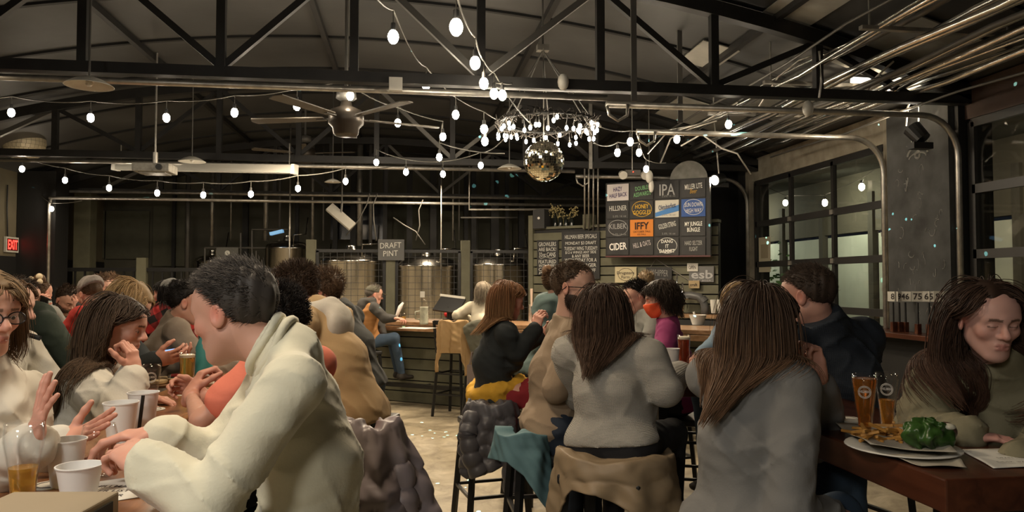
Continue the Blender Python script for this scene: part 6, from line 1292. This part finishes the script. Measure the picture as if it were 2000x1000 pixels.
# ---------------- glassware
M_gl = glass('clear_glass'); M_beer = mat('amber_beer', (.85, .42, .07), .1, spec=.5, trans=.85, ior=1.33); M_dbeer = mat('dark_red_beer', (.40, .07, .02), .1, trans=.7, ior=1.33); M_foam = mat('beer_foam', (.70, .64, .50), .8)
M_gold = mat('golden_beer', (.95, .62, .12), .1, trans=.85, ior=1.33)
M_print = mat('white_print', (.55, .53, .50), .6)
def pint(p, h, r, level, beer, label, logo=True, shape='tulip', foam=.0, logo_txt='HILLMAN'):
    p = Vector(p); t = thing('beer_glass', label, 'glass', p, None)
    if shape == 'tulip': pr = [(.62, 0), (.60, .06), (.62, .3), (.80, .55), (.98, .78), (.94, 1.0)]
    elif shape == 'pilsner': pr = [(.62, 0), (.66, .03), (.52, .10), (.60, .3), (.84, .70), (.96, .88), (.90, 1.0)]
    elif shape == 'snifter': pr = [(.62, 0), (.62, .02), (.14, .05), (.12, .18), (.5, .24), (.92, .42), (1.0, .58), (.90, .82), (.78, 1.0)]
    else: pr = [(.72, 0), (.80, .3), (.94, .8), (1., 1.)]
    out = [(a * r, b * h) for a, b in pr]; inn = [(max(a * r - .0022, .001), b * h) for a, b in pr if b * h > .012]
    inn[0] = (inn[0][0], .012 if shape != 'snifter' else inn[0][1])
    if shape == 'snifter': inn = [(a, b) for a, b in inn if b > h * .2]
    prof = out + inn[::-1] + [(.001, inn[0][1])]; MB().lathe(prof, p, 32).build('glass_wall', M_gl, t, smooth=True)
    if level > 0:
        zl = h * level; src = [(a - .0006, b) for a, b in inn]; lq = [(.001, src[0][1] + .0008)] + [(a, b + .0008) for a, b in src if b < zl]; ra = np.interp(zl, [b for a, b in src], [a for a, b in src]); lq += [(ra, zl), (.001, zl)]
        MB().lathe(lq, p, 32).build('beer', beer, t, smooth=False, angle=40)
        if foam: z2 = zl + foam; rb = np.interp(z2, [b for a, b in src], [a for a, b in src]); MB().lathe([(.001, zl + .0005), (ra, zl + .0005), (rb, z2), (rb * .8, z2 + .003), (.001, z2 + .002)], p, 32).build('foam', M_foam, t, smooth=False, angle=40)
    if logo:
        dirv = (Vector((0, 0, CAM_Z)) - p); dirv.z = 0; dirv.normalize(); sx = UP.cross(dirv); zc = h * .72; rr = np.interp(zc, [b for a, b in out], [a for a, b in out]); g = MB(); k = 20
        for R1 in (.020, .0165):
            pts = []
            for i in range(k):
                a = 2 * math.pi * i / k; ox = R1 * math.cos(a); th = ox / rr; pts.append(p + dirv * ((rr + .0006) * math.cos(th)) + sx * ((rr + .0006) * math.sin(th)) + UP * (zc + R1 * math.sin(a)))
            g.tube(pts, .0011, 4, True)
        lg = g.build('printed_ring', M_print, t); text('printed_name', logo_txt, p + dirv * (rr + .0005) + UP * (zc + .002), sx, UP, .009, M_print, lg, .0005, .028, bold=.02)
    return t
def cup(p, h, r, label, m=None, lid=False):
    p = Vector(p); t = tag(MB().lathe([(r * .72, 0), (r * .97, h * .97), (r * 1.03, h * .97), (r * 1.03, h), (r * .96, h), (r * .69, .004), (.001, .004)], p, 32).build('plastic_cup', m or mat('frosted_cup', (.80, .79, .77), .35, trans=.12), smooth=False, angle=40), label, 'cup'); return t
def coaster(p, label, r=.05): 
    t = tag(MB().cyl(p, Vector(p) + Vector((0, 0, .002)), r, n=28).build('coaster', mat('coaster_card', (.62, .60, .54), .8)), label, 'coaster'); MB().tube([Vector(p) + Vector((r * .7 * math.cos(a / 3), r * .7 * math.sin(a / 3), .0022)) for a in range(19)], .0012, 4, True).build('printed_ring', mat('ink_dark', (.05, .04, .04), .8), t); return t
TZ = 1.0705
def on_t(px, py): return G(px, py, TZ)
# on the long table
pint(on_t(44, 985), .185, .043, .46, M_gold, 'part-drunk glass of golden beer at the near corner of the long table', False, 'tulip')
tag(MB().box(Vector(on_t(128, 945)) + Vector((0, 0, .075)), (.0001,) * 3).build('tmp', M_white), None, None); bpy.data.objects.remove(bpy.data.objects['tmp'])
cup(on_t(128, 948), .115, .046, 'taller white plastic cup beside the beer at the near end'); coaster(on_t(98, 948) + Vector((0, 0, 0)), 'white coaster half under the taller plastic cup', .045)
cup(on_t(165, 968) + Vector((.0, -.03, 0)), .080, .050, 'short white plastic cup in front of the taller one')
pint(on_t(192, 930), .135, .048, .36, M_dbeer, 'nearly empty stemmed glass by the fleece man’s hand', False, 'snifter')
cup(on_t(235, 862), .125, .052, 'white plastic cup pair, the nearer one behind the stemmed glass'); cup(on_t(258, 848) + Vector((.01, .07, 0)), .13, .050, 'white plastic cup standing just past another, by the black pen')
pint(on_t(294, 797), .175, .040, .42, M_dbeer, 'glass with an inch of dark red beer and white print on the long table', True, 'pilsner'); coaster(on_t(296, 800) - Vector((0, 0, .0)), 'coaster under the dark red beer', .05)
pint(on_t(365, 767), .185, .037, .87, M_gold, 'tall glass of golden beer with foam on the long table', False, 'pint', .012); coaster(on_t(366, 770), 'coaster under the tall golden beer', .048)
# cardboard-coloured box at the near end
q = G(84, 982, 1.14); q.z = TZ; bx = tag(MB().box(q + Vector((0, 0, .035)), (.22, .16, .07), Matrix.Rotation(-.12, 3, 'Z'), .004).build('kraft_box', mat('kraft_card', (.30, .24, .16), .8)), 'tan cardboard box at the near end of the long table', 'box')
MB().box(q + Vector((.111, -.013, .035)), (.002, .10, .045), Matrix.Rotation(-.12, 3, 'Z')).build('dark_slot', M_black, bx)
# printed menu sheet under hand
pm = tag(MB().box(on_t(220, 958) + Vector((0, 0, .0015)), (.15, .21, .001), Matrix.Rotation(.5, 3, 'Z')).build('printed_sheet', mat('paper_white', (.60, .58, .52), .8)), 'printed paper sheet under the fleece man’s forearm', 'paper')
for k, (s_, dx, dy) in enumerate((('HILLMAN', 0, .03), ('BEER LIST', .0, -.01), ('IPA  CIDER', 0, -.05))): c = on_t(216, 958) + Vector((0, 0, .0024)); c = c + Vector((math.cos(.0) * dx, dy, 0)); text('lettering', s_, c, (1, -.1, 0), (.1, 1, 0), .018, mat('ink_dark'), pm, 0, .10, bold=.02)
o = tag(MB().cyl(on_t(270, 850), on_t(270, 850) + Vector((.01, .01, .13)), .006, n=8).build('pen', mat('pen_black', (.01, .01, .01), .3)), 'black pen standing in a cup on the long table', 'pen')
# dishes further along the long table
def plate(p, r, label, m=None):
    return tag(MB().lathe([(.001, 0), (r * .6, 0), (r, .014), (r * .99, .017), (r * .6, .005), (.001, .005)], p, 32).build('plate', m or mat('plate_white', (.60, .58, .52), .3), smooth=True), label, 'plate')
rd = random.Random(21)
p = on_t(345, 752); tr = tag(MB().box(p + Vector((0, .02, .006)), (.34, .24, .012), Matrix.Rotation(.2, 3, 'Z'), .003).build('serving_board', M_barwood), 'wooden board with food behind the tall golden beer', 'board')
for i in range(5): a = p + Vector((rd.uniform(-.12, .12), rd.uniform(-.06, .10), .012)); tag(MB().box(a + Vector((0, 0, .012)), (.07, .045, .022), Matrix.Rotation(rd.uniform(0, 3), 3, 'Z'), .006).build('flatbread_piece', mat('bread', (.52, .38, .20), .8, var=.2, vscale=30)), 'piece of pale bread on the board behind the tall golden beer', 'bread', 'bread pieces on the wooden board')
a = p + Vector((.11, .05, .013)); tag(MB().sph(a + Vector((0, 0, .018)), .028, 12, (1.2, 1, .65)).build('meatball', mat('brown_meat', (.14, .055, .03), .5, bump=('noise', 60, .4, .004)), smooth=True), 'brown round bite at the edge of the wooden board', 'food')
tl = thing('teal_bottle', 'teal drinks bottle standing in front of the beige sweater', 'bottle', on_t(398, 742)); c = on_t(398, 742); MB().lathe([(.04, 0), (.042, .01), (.042, .17), (.03, .20), (.022, .22), (.022, .25)], c, 20, True).build('flask', mat('teal_enamel', (.06, .28, .28), .4), tl, smooth=True); MB().cyl(c + Vector((0, 0, .25)), c + Vector((0, 0, .28)), .025).build('cap', M_black, tl)
tag(MB().box(W(325, 694, 3.5), (.15, .012, .075), Matrix.Rotation(.9, 3, 'X') @ Matrix.Rotation(.2, 3, 'Z'), .003).build('phone', mat('phone_body', (.02, .02, .03), .2)), 'phone with a blue glowing screen in the blonde woman’s hands', 'phone')
tag(MB().cyl(W(430, 0, 1), W(430, 0, 1) + Vector((0, 0, .01)), .01).build('tmp2', M_white), None, None); bpy.data.objects.remove(bpy.data.objects['tmp2'])
MB().box(W(325, 693, 3.495) + Vector((0, -.007, .004)), (.13, .002, .062), Matrix.Rotation(.9, 3, 'X') @ Matrix.Rotation(.2, 3, 'Z')).build('screen', emit('phone_screen', (.25, .45, 1.), 1.6), [o_ for o_ in bpy.data.objects if o_.name.startswith('phone') and 'blue' in o_.get('label', '')][0])
# far table drinks
for i, (px, py, bm_) in enumerate(((125, 655, M_gold), (133, 653, M_dbeer), (141, 652, M_gold))):
    pint(G(px, py + 2, TZ), .15, .038, .6, bm_, ('amber beer nearest the red jacket on the far table', 'beer glass in front of the hunched bearded man', 'beer glass set between two others on the far table')[i], False, 'pint')
# centre table
cup(on_t(1313, 723), .125, .043, 'white plastic cup beside the tall dark beer'); pint(on_t(1336, 716), .19, .040, .86, M_dbeer, 'full dark red beer with foam beside the white plastic cup', False, 'pint', .014)
pint(on_t(1267, 712), .15, .040, .55, M_dbeer, 'beer glass with pale foam in front of the magenta sweater', False, 'pint', .02); cup(on_t(1283, 718), .11, .036, 'pale cup held by the woman in magenta')
plate(on_t(1320, 735) + Vector((.04, .1, 0)), .12, 'dark plate on the table beside the tall dark beer', mat('dark_plate', (.03, .02, .02), .3))
# corner table
pint(on_t(1690, 848), .200, .042, .93, mat('copper_beer', (.75, .30, .05), .1, trans=.85, ior=1.33), 'full tall copper beer with round white crest on the corner table', True, 'pilsner'); pint(on_t(1733, 838), .195, .040, .52, M_beer, 'half-drunk beer with round crest just behind the full one', True, 'pilsner'); coaster(on_t(1738, 836), 'coaster under the half-drunk beer', .048)
coaster(on_t(1656, 818), 'pale coaster lying beside the full copper beer', .045)
tag(MB().box(on_t(1610, 832) + Vector((0, .0, .008)), (.17, .085, .012), Matrix.Rotation(.2, 3, 'Z'), .004).build('phone', mat('phone_black', (.01, .01, .01), .2)), 'black phone lying at the edge of the corner table', 'phone')
c = on_t(1668, 838); rb = tag(MB().lathe([(.024, 0), (.036, .03), (.033, .03), (.022, .004), (.001, .004)], c, 24).build('sauce_ramekin', mat('paper_cream', (.55, .51, .42), .8), angle=40), 'small paper sauce cup beside the full copper beer', 'cup'); MB().cyl(c + Vector((0, 0, .015)), c + Vector((0, 0, .020)), .028).build('sauce', mat('brown_sauce', (.10, .03, .015), .2), rb)
pc = on_t(1762, 882); plate(pc + Vector((0, 0, .001)), .16, 'white plate lined with paper under the fries', None)
def wavy(name, pts, z, m, amp=.01, seed=0, n=14):
    rg = random.Random(seed); b = bmesh.new(); A, B, C_, D = [Vector(q) for q in pts]; g = []
    for i in range(n + 1):
        row = []
        for j in range(n + 1):
            u, v = i / n, j / n; q = A.lerp(B, u).lerp(D.lerp(C_, u), v); e = max(abs(u - .5), abs(v - .5)) * 2; row.append(b.verts.new((q.x, q.y, z + amp * (math.sin(u * 7 + seed) * math.cos(v * 6) * .5 + .5) + max(0, e - .75) * amp * 3)))
        g.append(row)
    for i in range(n):
        for j in range(n): b.faces.new((g[i][j], g[i + 1][j], g[i + 1][j + 1], g[i][j + 1]))
    me = bpy.data.meshes.new(name); b.to_mesh(me); b.free(); me.materials.append(m); me.shade_smooth(); o = bpy.data.objects.new(name, me); COL.objects.link(o); mod = o.modifiers.new('t', 'SOLIDIFY'); mod.thickness = .0012; return o
M_wax = mat('waxed_paper', (.46, .42, .34), .6, trans=.1)
tag(wavy('paper_liner', [on_t(1632, 845), on_t(1700, 888), on_t(1870, 905), on_t(1800, 842)], TZ + .014, M_wax, .012, 2), 'waxed paper liner crumpled under the fries and burger', 'paper')
tag(wavy('napkin', [on_t(1720, 892), on_t(1800, 915), on_t(1888, 918), on_t(1870, 896)], TZ + .002, mat('napkin_cream', (.42, .38, .30), .8), .006, 5), 'folded napkin under the near edge of the plate', 'napkin')
fr_ = mat('fries', (.50, .24, .05), .55, var=.25, vscale=40); rd = random.Random(31)
proto = None; base = on_t(1728, 868)
for i in range(46):
    p = base + RGT * rd.uniform(-.085, .085) + FWD * rd.uniform(-.06, .06) + UP * (.024 + rd.random() ** 2 * .035)
    if proto is None:
        proto = MB().box((0, 0, 0), (.065, .0085, .0085), bev=.0015).build('french_fry', fr_); tag(proto, 'golden french fry in the heap beside the green burger', 'french fry', 'fries on the paper-lined plate'); o = proto
    else: o = proto.copy(); COL.objects.link(o)
    o.location = p; o.rotation_euler = (rd.uniform(-.3, .3), rd.uniform(-.35, .35), rd.uniform(0, 3.14)); k = rd.uniform(.7, 1.25); o.scale = (k, 1, 1)
# burger wrapped in lettuce
bc = on_t(1808, 885) + Vector((0, 0, .02)); t = thing('lettuce_wrap', 'burger wrapped in glossy green lettuce next to the fries', 'food', bc)
L = [ell(bc + UP * .038, (.062, .055, .042), RGT, UP, .02), ell(bc + UP * .03 + RGT * .03, (.045, .05, .035), RGT, UP, .02)]
def lf(p): q = p - V3(bc); a = np.arctan2(q[:, 1], q[:, 0]); return ev(L, p) + .006 * np.sin(a * 5 + 40 * q[:, 2] + 2 * np.sin(q[:, 2] * 80)) + .003 * np.sin(q[:, 0] * 160 + 3 * np.sin(q[:, 1] * 90))
v, fc = nets(lf, V3(bc) - .1, V3(bc) + .12, .003); np_mesh('lettuce', v, fc, mat('lettuce_green', (.030, .075, .014), .3, var=.5, vscale=25, bump=('noise', 50, .5, .003)), t)
MB().sph(bc + RGT * .062 + UP * .045, .034, 14, (.8, 1, .8)).build('filling', mat('dark_filling', (.07, .04, .03), .4, bump=('noise', 60, .5, .004)), t, smooth=True); MB().sph(bc + RGT * .058 + UP * .062 - FWD * .02, .02, 10, (1, 1, .5)).build('sauce_smear', mat('pale_sauce', (.5, .48, .38), .3), t, smooth=True)
sh = tag(wavy('menu_sheet', [on_t(1876, 880), on_t(1940, 916), on_t(2060, 912), on_t(2010, 876)], TZ + .001, mat('paper_white'), .002, 3), 'white printed sheet lying by the olive fleece woman’s hand', 'paper')
for k in range(3): text('lettering', ('HILLMAN BEER', 'DRAFT LIST', 'CIDER  IPA')[k], on_t(1975, 890 + k * 8) + Vector((0, 0, .006)), RGT, FWD, .012, mat('ink_dark'), sh, 0, .08)
# number cards on sticks on the ledge
lx = XR - .36
for i, (px, s_, ang, wpx) in enumerate(((1744, '8', -25, 12), (1756, '9', 35, 7), (1768, '46', -12, 17), (1792, '75', 4, 22), (1814, '65', -8, 17), (1824, '39', 40, 9), (1836, '96', 10, 17), (1853, '8', 30, 10))):
    o0 = Vector((0, 0, CAM_Z)); r_ = W(px, 579, 1) - o0; q = o0 + r_ * ((lx + (i % 3) * .05) / r_.x); base = Vector((q.x, q.y, 1.071)); t = thing('table_number', 'table number %s card on a black stick among those on the wall ledge' % {'8': 'eight', '9': 'nine', '46': 'forty-six', '75': 'seventy-five', '65': 'sixty-five', '39': 'thirty-nine', '96': 'ninety-six'}[s_], 'table number', base, 'table number sticks')
    if i == 7: t['label'] = 'last table number eight card, at the end by the door track'
    toc = (Vector((0, 0, CAM_Z)) - q); toc.z = 0; toc.normalize(); toc = Matrix.Rotation(math.radians(ang), 3, 'Z') @ toc; sx = UP.cross(toc)
    MB().box((q.x, q.y, 1.12), (.045, .045, .10), bev=.004).build('foot_block', M_table, t); MB().cyl((q.x, q.y, 1.16), (q.x, q.y, q.z - .06), .010, n=8).build('stick', M_black, t)
    ww = .105; o = MB().poly([q - sx * ww / 2 - UP * .05, q + sx * ww / 2 - UP * .05, q + sx * ww / 2 + UP * .05, q - sx * ww / 2 + UP * .05], .004, toc).build('card', mat('paper_white'), t); text('digits', s_, q + toc * .0055, sx, UP, .062, mat('ink_dark'), o, 0, .075 if len(s_) == 2 else .038, bold=.02)
# bar top items
def on_b(px, py): return G(px, py, 1.071)
pint(on_b(787, 626), .10, .045, .5, M_gold, 'glass with an inch of yellow beer near the vest man', False, 'pint')
c = on_b(828, 634); t = thing('beer_mug', 'tall pale ceramic mug standing in front of the till', 'mug', c); MB().lathe([(.05, 0), (.052, .02), (.048, .2), (.05, .21), (.045, .21), (.04, .02), (.001, .02)], c, 24).build('mug', mat('pale_mug', (.42, .42, .33), .4, var=.3, vscale=14), t, smooth=True); MB().tube([c + Vector((-.045, 0, .06)), c + Vector((-.10, 0, .07)), c + Vector((-.10, 0, .15)), c + Vector((-.045, 0, .16))], .010, 8).build('handle', mat('pale_mug'), t, smooth=True)
pint(on_b(832, 628) + Vector((0, .12, 0)), .30, .05, .0, M_gold, 'tall clear jug glass behind the pale mug', False, 'pint')
tag(MB().box(on_b(812, 641) + BN * -.02, (.36, .24, .002), BROT).build('bar_menu', mat('paper_white')), 'white menu sheet lying on the bar by the mug', 'paper')
t = thing('till_screen', 'black tilted point-of-sale screen on the bar before the woman in cream', 'till', on_b(866, 628) - BN * .15); c = on_b(866, 626) - BN * .15
MB().cyl(c, c + Vector((0, 0, .02)), .09, n=20).build('base', M_blackm, t); MB().tube([c + Vector((0, 0, .02)), c + Vector((.0, 0, .10)), c + Vector((0, -.02, .18))], .035, 10).build('neck', M_blackm, t)
e1 = MB(); cc = c + Vector((0, 0, .20)); qd = (BD + UP * -.10).normalized(); e1.bar(cc - qd * .19, cc + qd * .19, .26, .025, BN * .75 + UP * .8).build('screen_back', mat('till_black', (.015, .015, .015), .3), t); MB().bar(cc - qd * .19 + UP * .11 - BN * .08, cc + qd * .19 + UP * .11 - BN * .08, .02, .03).build('pale_edge', mat('till_edge', (.5, .5, .45), .4), t)  # pale strip along the top of the screen
t = tag(MB().tube([on_b(773, 622), on_b(773, 622) + Vector((.06, 0, .16)), on_b(773, 622) + Vector((.10, 0, .22))], [.02, .03, .015], 8).build('spray_bottle', mat('frosted_cup'), smooth=True), 'frosted bottle leaning at the vest man’s elbow', 'bottle')
tag(MB().sph(on_b(868, 622) + Vector((.05, .22, .05)), .05, 10).build('red_canister', mat('red_can', (.5, .02, .02), .4), smooth=True), 'small red canister behind the till', 'canister')
t = tag(MB().box(G(1413, 602, 1.12), (.10, .02, .16), Matrix.Rotation(.25, 3, 'X')).build('lit_phone', emit('phone_glow', (.35, .55, .9), 1.2)), 'upright phone glowing blue beside the blonde person', 'phone')
t = thing('beer_tap', 'single chrome beer tap rising behind the auburn-haired woman', 'beer tap', on_b(1037, 628)); c = on_b(1037, 628); MB().cyl(c, c + Vector((0, 0, .22)), .035, n=16).build('column', M_foil, t, smooth=False); MB().cyl(c + Vector((0, -.03, .19)), c + Vector((0, -.10, .19)), .012).build('spout', M_foil, t); MB().cyl(c + Vector((0, -.05, .19)), c + Vector((0, -.05, .42)), .012, .018).build('handle', mat('tap_handle', (.45, .35, .28), .5), t)
# stools along the bar that show
STL = [((870, 800), 9.0, 'tall black bar stool with a tan jacket over its back')]
for (px, py), d, lab in STL:
    p = W(px + (20 if px < 900 else 0), py, d - .15); make_stool((p.x, p.y, 0), math.atan2(-BN.y, -BN.x) - math.pi / 2, .76, True, lab)
# ---------------- garments hung on stools
def drape(name, label, cat, prims, m, amp=.008, ff=1.4, quilt=None, h=.010, off=.0):
    lo, hi = bounds(prims, .04); ax = None
    def f(p):
        d = ev(prims, p, off) + folds(p, amp, ff, hash(len(label)) % 7)
        if quilt: d = d + quilt[0] * np.exp(-np.abs(np.sin(p[:, 2] * math.pi / quilt[1] + .5 * np.sin(p[:, 0] * 9))) * 5) + quilt[0] * .8 * np.exp(-np.abs(np.sin((p[:, 0] + p[:, 1] * .6) * math.pi / (quilt[1] * 1.3))) * 6)
        return d
    v, fc = nets(f, lo, hi, h); o = np_mesh(name, v, fc, m); tag(o, label, cat); return o
def E(a, b, d0, d1, wa, wb, ta=.035, tb=.035, k=.03, rr=None): return Seg(W(*a, d0), W(*b, d1), (wa, ta), (wb, tb), rr or RGT, k)
M_puffg = cloth('grey_puffer', (.085, .082, .092), sc=30, st=.1, rough=.45); M_puffm = cloth('mauve_puffer', (.27, .225, .235), sc=30, st=.1, rough=.4); M_pufft = cloth('tan_puffer', (.26, .19, .115), sc=30, st=.1, rough=.55); M_tealc = cloth('teal_cloth', (.095, .18, .20), sc=100)
def skirt(name, label, cat, c, rx, ry, a0, a1, length, m, flare=.25, nf=6, amp=.014, q=None, th=.008, inner=.35, tilt=0., n=120, rows=46, seed=0):
    """cloth laid over a seat or rail at c and hanging down round it between two bearings (camera terms); q = (puff, spacing) makes padded bands"""
    c = Vector(c); rg = random.Random(seed); ph = [rg.uniform(0, 6.28) for _ in range(6)]; b = bmesh.new(); g = []
    for i in range(n + 1):
        u = i / n; a = math.radians(a0 + (a1 - a0) * u); e = FWD * (math.cos(a) * ry) + RGT * (math.sin(a) * rx); ln = length(u); row = []; tot = inner_l = e.length * (1 - inner); on = Vector(e).normalized()
        for j in range(rows + 1):
            s_ = (tot + ln) * j / rows; t = max(0, s_ - tot); f_ = (inner + (1 - inner) * min(1, s_ / tot)); rnd = min(1, t / .04)
            fold = amp * min(1, t / .12) * (math.sin(u * nf * 6.28 + ph[0] + 1.2 * math.sin(u * 9 + ph[1]) + t * 3) + .5 * math.sin(u * nf * 11 + ph[2] - t * 9)); w_ = .004 * math.sin(u * 40 + s_ * 30 + ph[3]) * math.sin(s_ * 55 + u * 17 + ph[4])
            p = c + e * f_ + on * (flare * t * (1 - .35 * t) + fold + w_) - UP * (t - .02 * (1 - rnd)) + UP * (.012 * math.sin(u * 13 + ph[5]) * (1 - rnd))
            if q:
                k = abs(math.sin(math.pi * (s_ + .012 * math.sin(u * 21 + ph[1])) / q[1])); puff = q[0] * (k ** .45) * (.85 + .25 * math.sin(u * 37 + math.floor(s_ / q[1]) * 2.1)); p += (on * rnd + UP * (1 - rnd)) * puff
            row.append(b.verts.new(p))
        g.append(row)
    for i in range(n):
        for j in range(rows): b.faces.new((g[i][j], g[i + 1][j], g[i + 1][j + 1], g[i][j + 1]))
    me = bpy.data.meshes.new(name); b.to_mesh(me); b.free(); me.materials.append(m); me.shade_smooth(); o = bpy.data.objects.new(name, me); COL.objects.link(o); mo = o.modifiers.new('thickness', 'SOLIDIFY'); mo.thickness = th; mo.offset = -1; tag(o, label, cat); return o
def sleeve_of(parent, pts, r0, r1, m, q=.07, puff=.010, name='sleeve'):
    P_ = []; R_ = []; pts = [Vector(p) for p in pts]; tot = 0
    for a, b_ in zip(pts[:-1], pts[1:]):
        L_ = (b_ - a).length; k = max(3, int(L_ / .008))
        for i in range(k): s_ = tot + L_ * i / k; P_.append(a.lerp(b_, i / k)); R_.append((r0 + (r1 - r0) * min(1, s_ / .5)) + (puff * abs(math.sin(math.pi * s_ / q)) ** .5 * 1. if q else .004 * math.sin(s_ * 60)))
        tot += L_
    return MB().tube(P_, R_, 16).build(name, m, parent, smooth=True)
lerp = np.interp
o = skirt('puffer_jacket', 'mauve puffer jacket hanging behind the man in cream fleece', 'jacket', W(722, 842, 2.32), .10, .12, 95, 280, lambda u: lerp(u, [0, .3, 1], [.40, .46, .42]), M_puffm, .42, 3, .016, (.020, .085), seed=3)
sleeve_of(o, [W(757, 862, 2.28), W(782, 925, 2.24), W(790, 990, 2.22), W(782, 1050, 2.22)], .030, .040, M_puffm, .075, .012)
o = skirt('puffer_jacket', 'dark grey quilted puffer hanging from the stool under red trousers', 'jacket', W(962, 792, 4.62), .16, .17, 110, 285, lambda u: lerp(u, [0, .35, .7, 1], [.28, .34, .42, .30]), M_puffg, .10, 3, .016, (.020, .080), seed=5)
sleeve_of(o, [W(925, 806, 4.5), W(914, 850, 4.44), W(922, 895, 4.42), W(938, 928, 4.42)], .045, .050, M_puffg, .08, .014)
sleeve_of(o, [W(990, 830, 4.5), W(996, 900, 4.45), W(1000, 962, 4.45)], .045, .042, M_puffg, .08, .012)
o = skirt('teal_coat', 'teal coat folded over the stool of the man in the tan sweater', 'coat', W(1020, 846, 3.50), .13, .15, 85, 290, lambda u: lerp(u, [0, .22, .45, .6, 1], [.28, .34, .16, .10, .12]), M_tealc, .12, 3, .012, None, seed=7)
o = skirt('puffer_jacket', 'tan quilted jacket spread over the stool of the grey-knit woman', 'jacket', W(1200, 890, 3.2), .25, .23, 70, 290, lambda u: lerp(u, [0, .2, .38, .48, .60, .72, .85, 1], [.42, .40, .30, .16, .10, .10, .26, .50]), M_pufft, .10, 4, .012, (.012, .105), seed=9)
o = skirt('canvas_jacket', 'tan jacket hung on the back of the tall bar stool', 'jacket', W(886, 630, 8.42), .17, .05, 60, 300, lambda u: lerp(u, [0, .18, .3, .42, .72, .8, .9, 1], [.3, .58, .60, .34, .34, .56, .55, .3]), cloth('tan_cord', (.36, .235, .11)), .06, 5, .016, None, seed=2)
drape('olive_coat', 'crumpled dark olive coat over the back of the next bar stool', 'coat', [E((925, 635), (945, 690), 8.3, 8.25, .13, .14, .05, .06), E((945, 640), (960, 740), 8.3, 8.2, .08, .06, .05, .05)], cloth('olive_drab', (.085, .082, .058)), .012, 1.6, None, .014)
t = thing('tote_bag', 'grey-mauve handbag hanging from the stool beside the olive coat', 'bag', W(924, 760, 8.2)); MB().poly([W(913, 712, 8.25), W(936, 712, 8.25), W(934, 762, 8.25), W(912, 760, 8.25)], .07, -FWD).build('bag_body', mat('taupe_leather', (.16, .125, .115), .6), t); MB().tube([W(917, 714, 8.22), W(922, 688, 8.22), W(930, 688, 8.22), W(932, 714, 8.22)], .010, 6).build('strap', mat('taupe_leather'), t)
# lone stool frame in view below the teal coat, with the near black leg
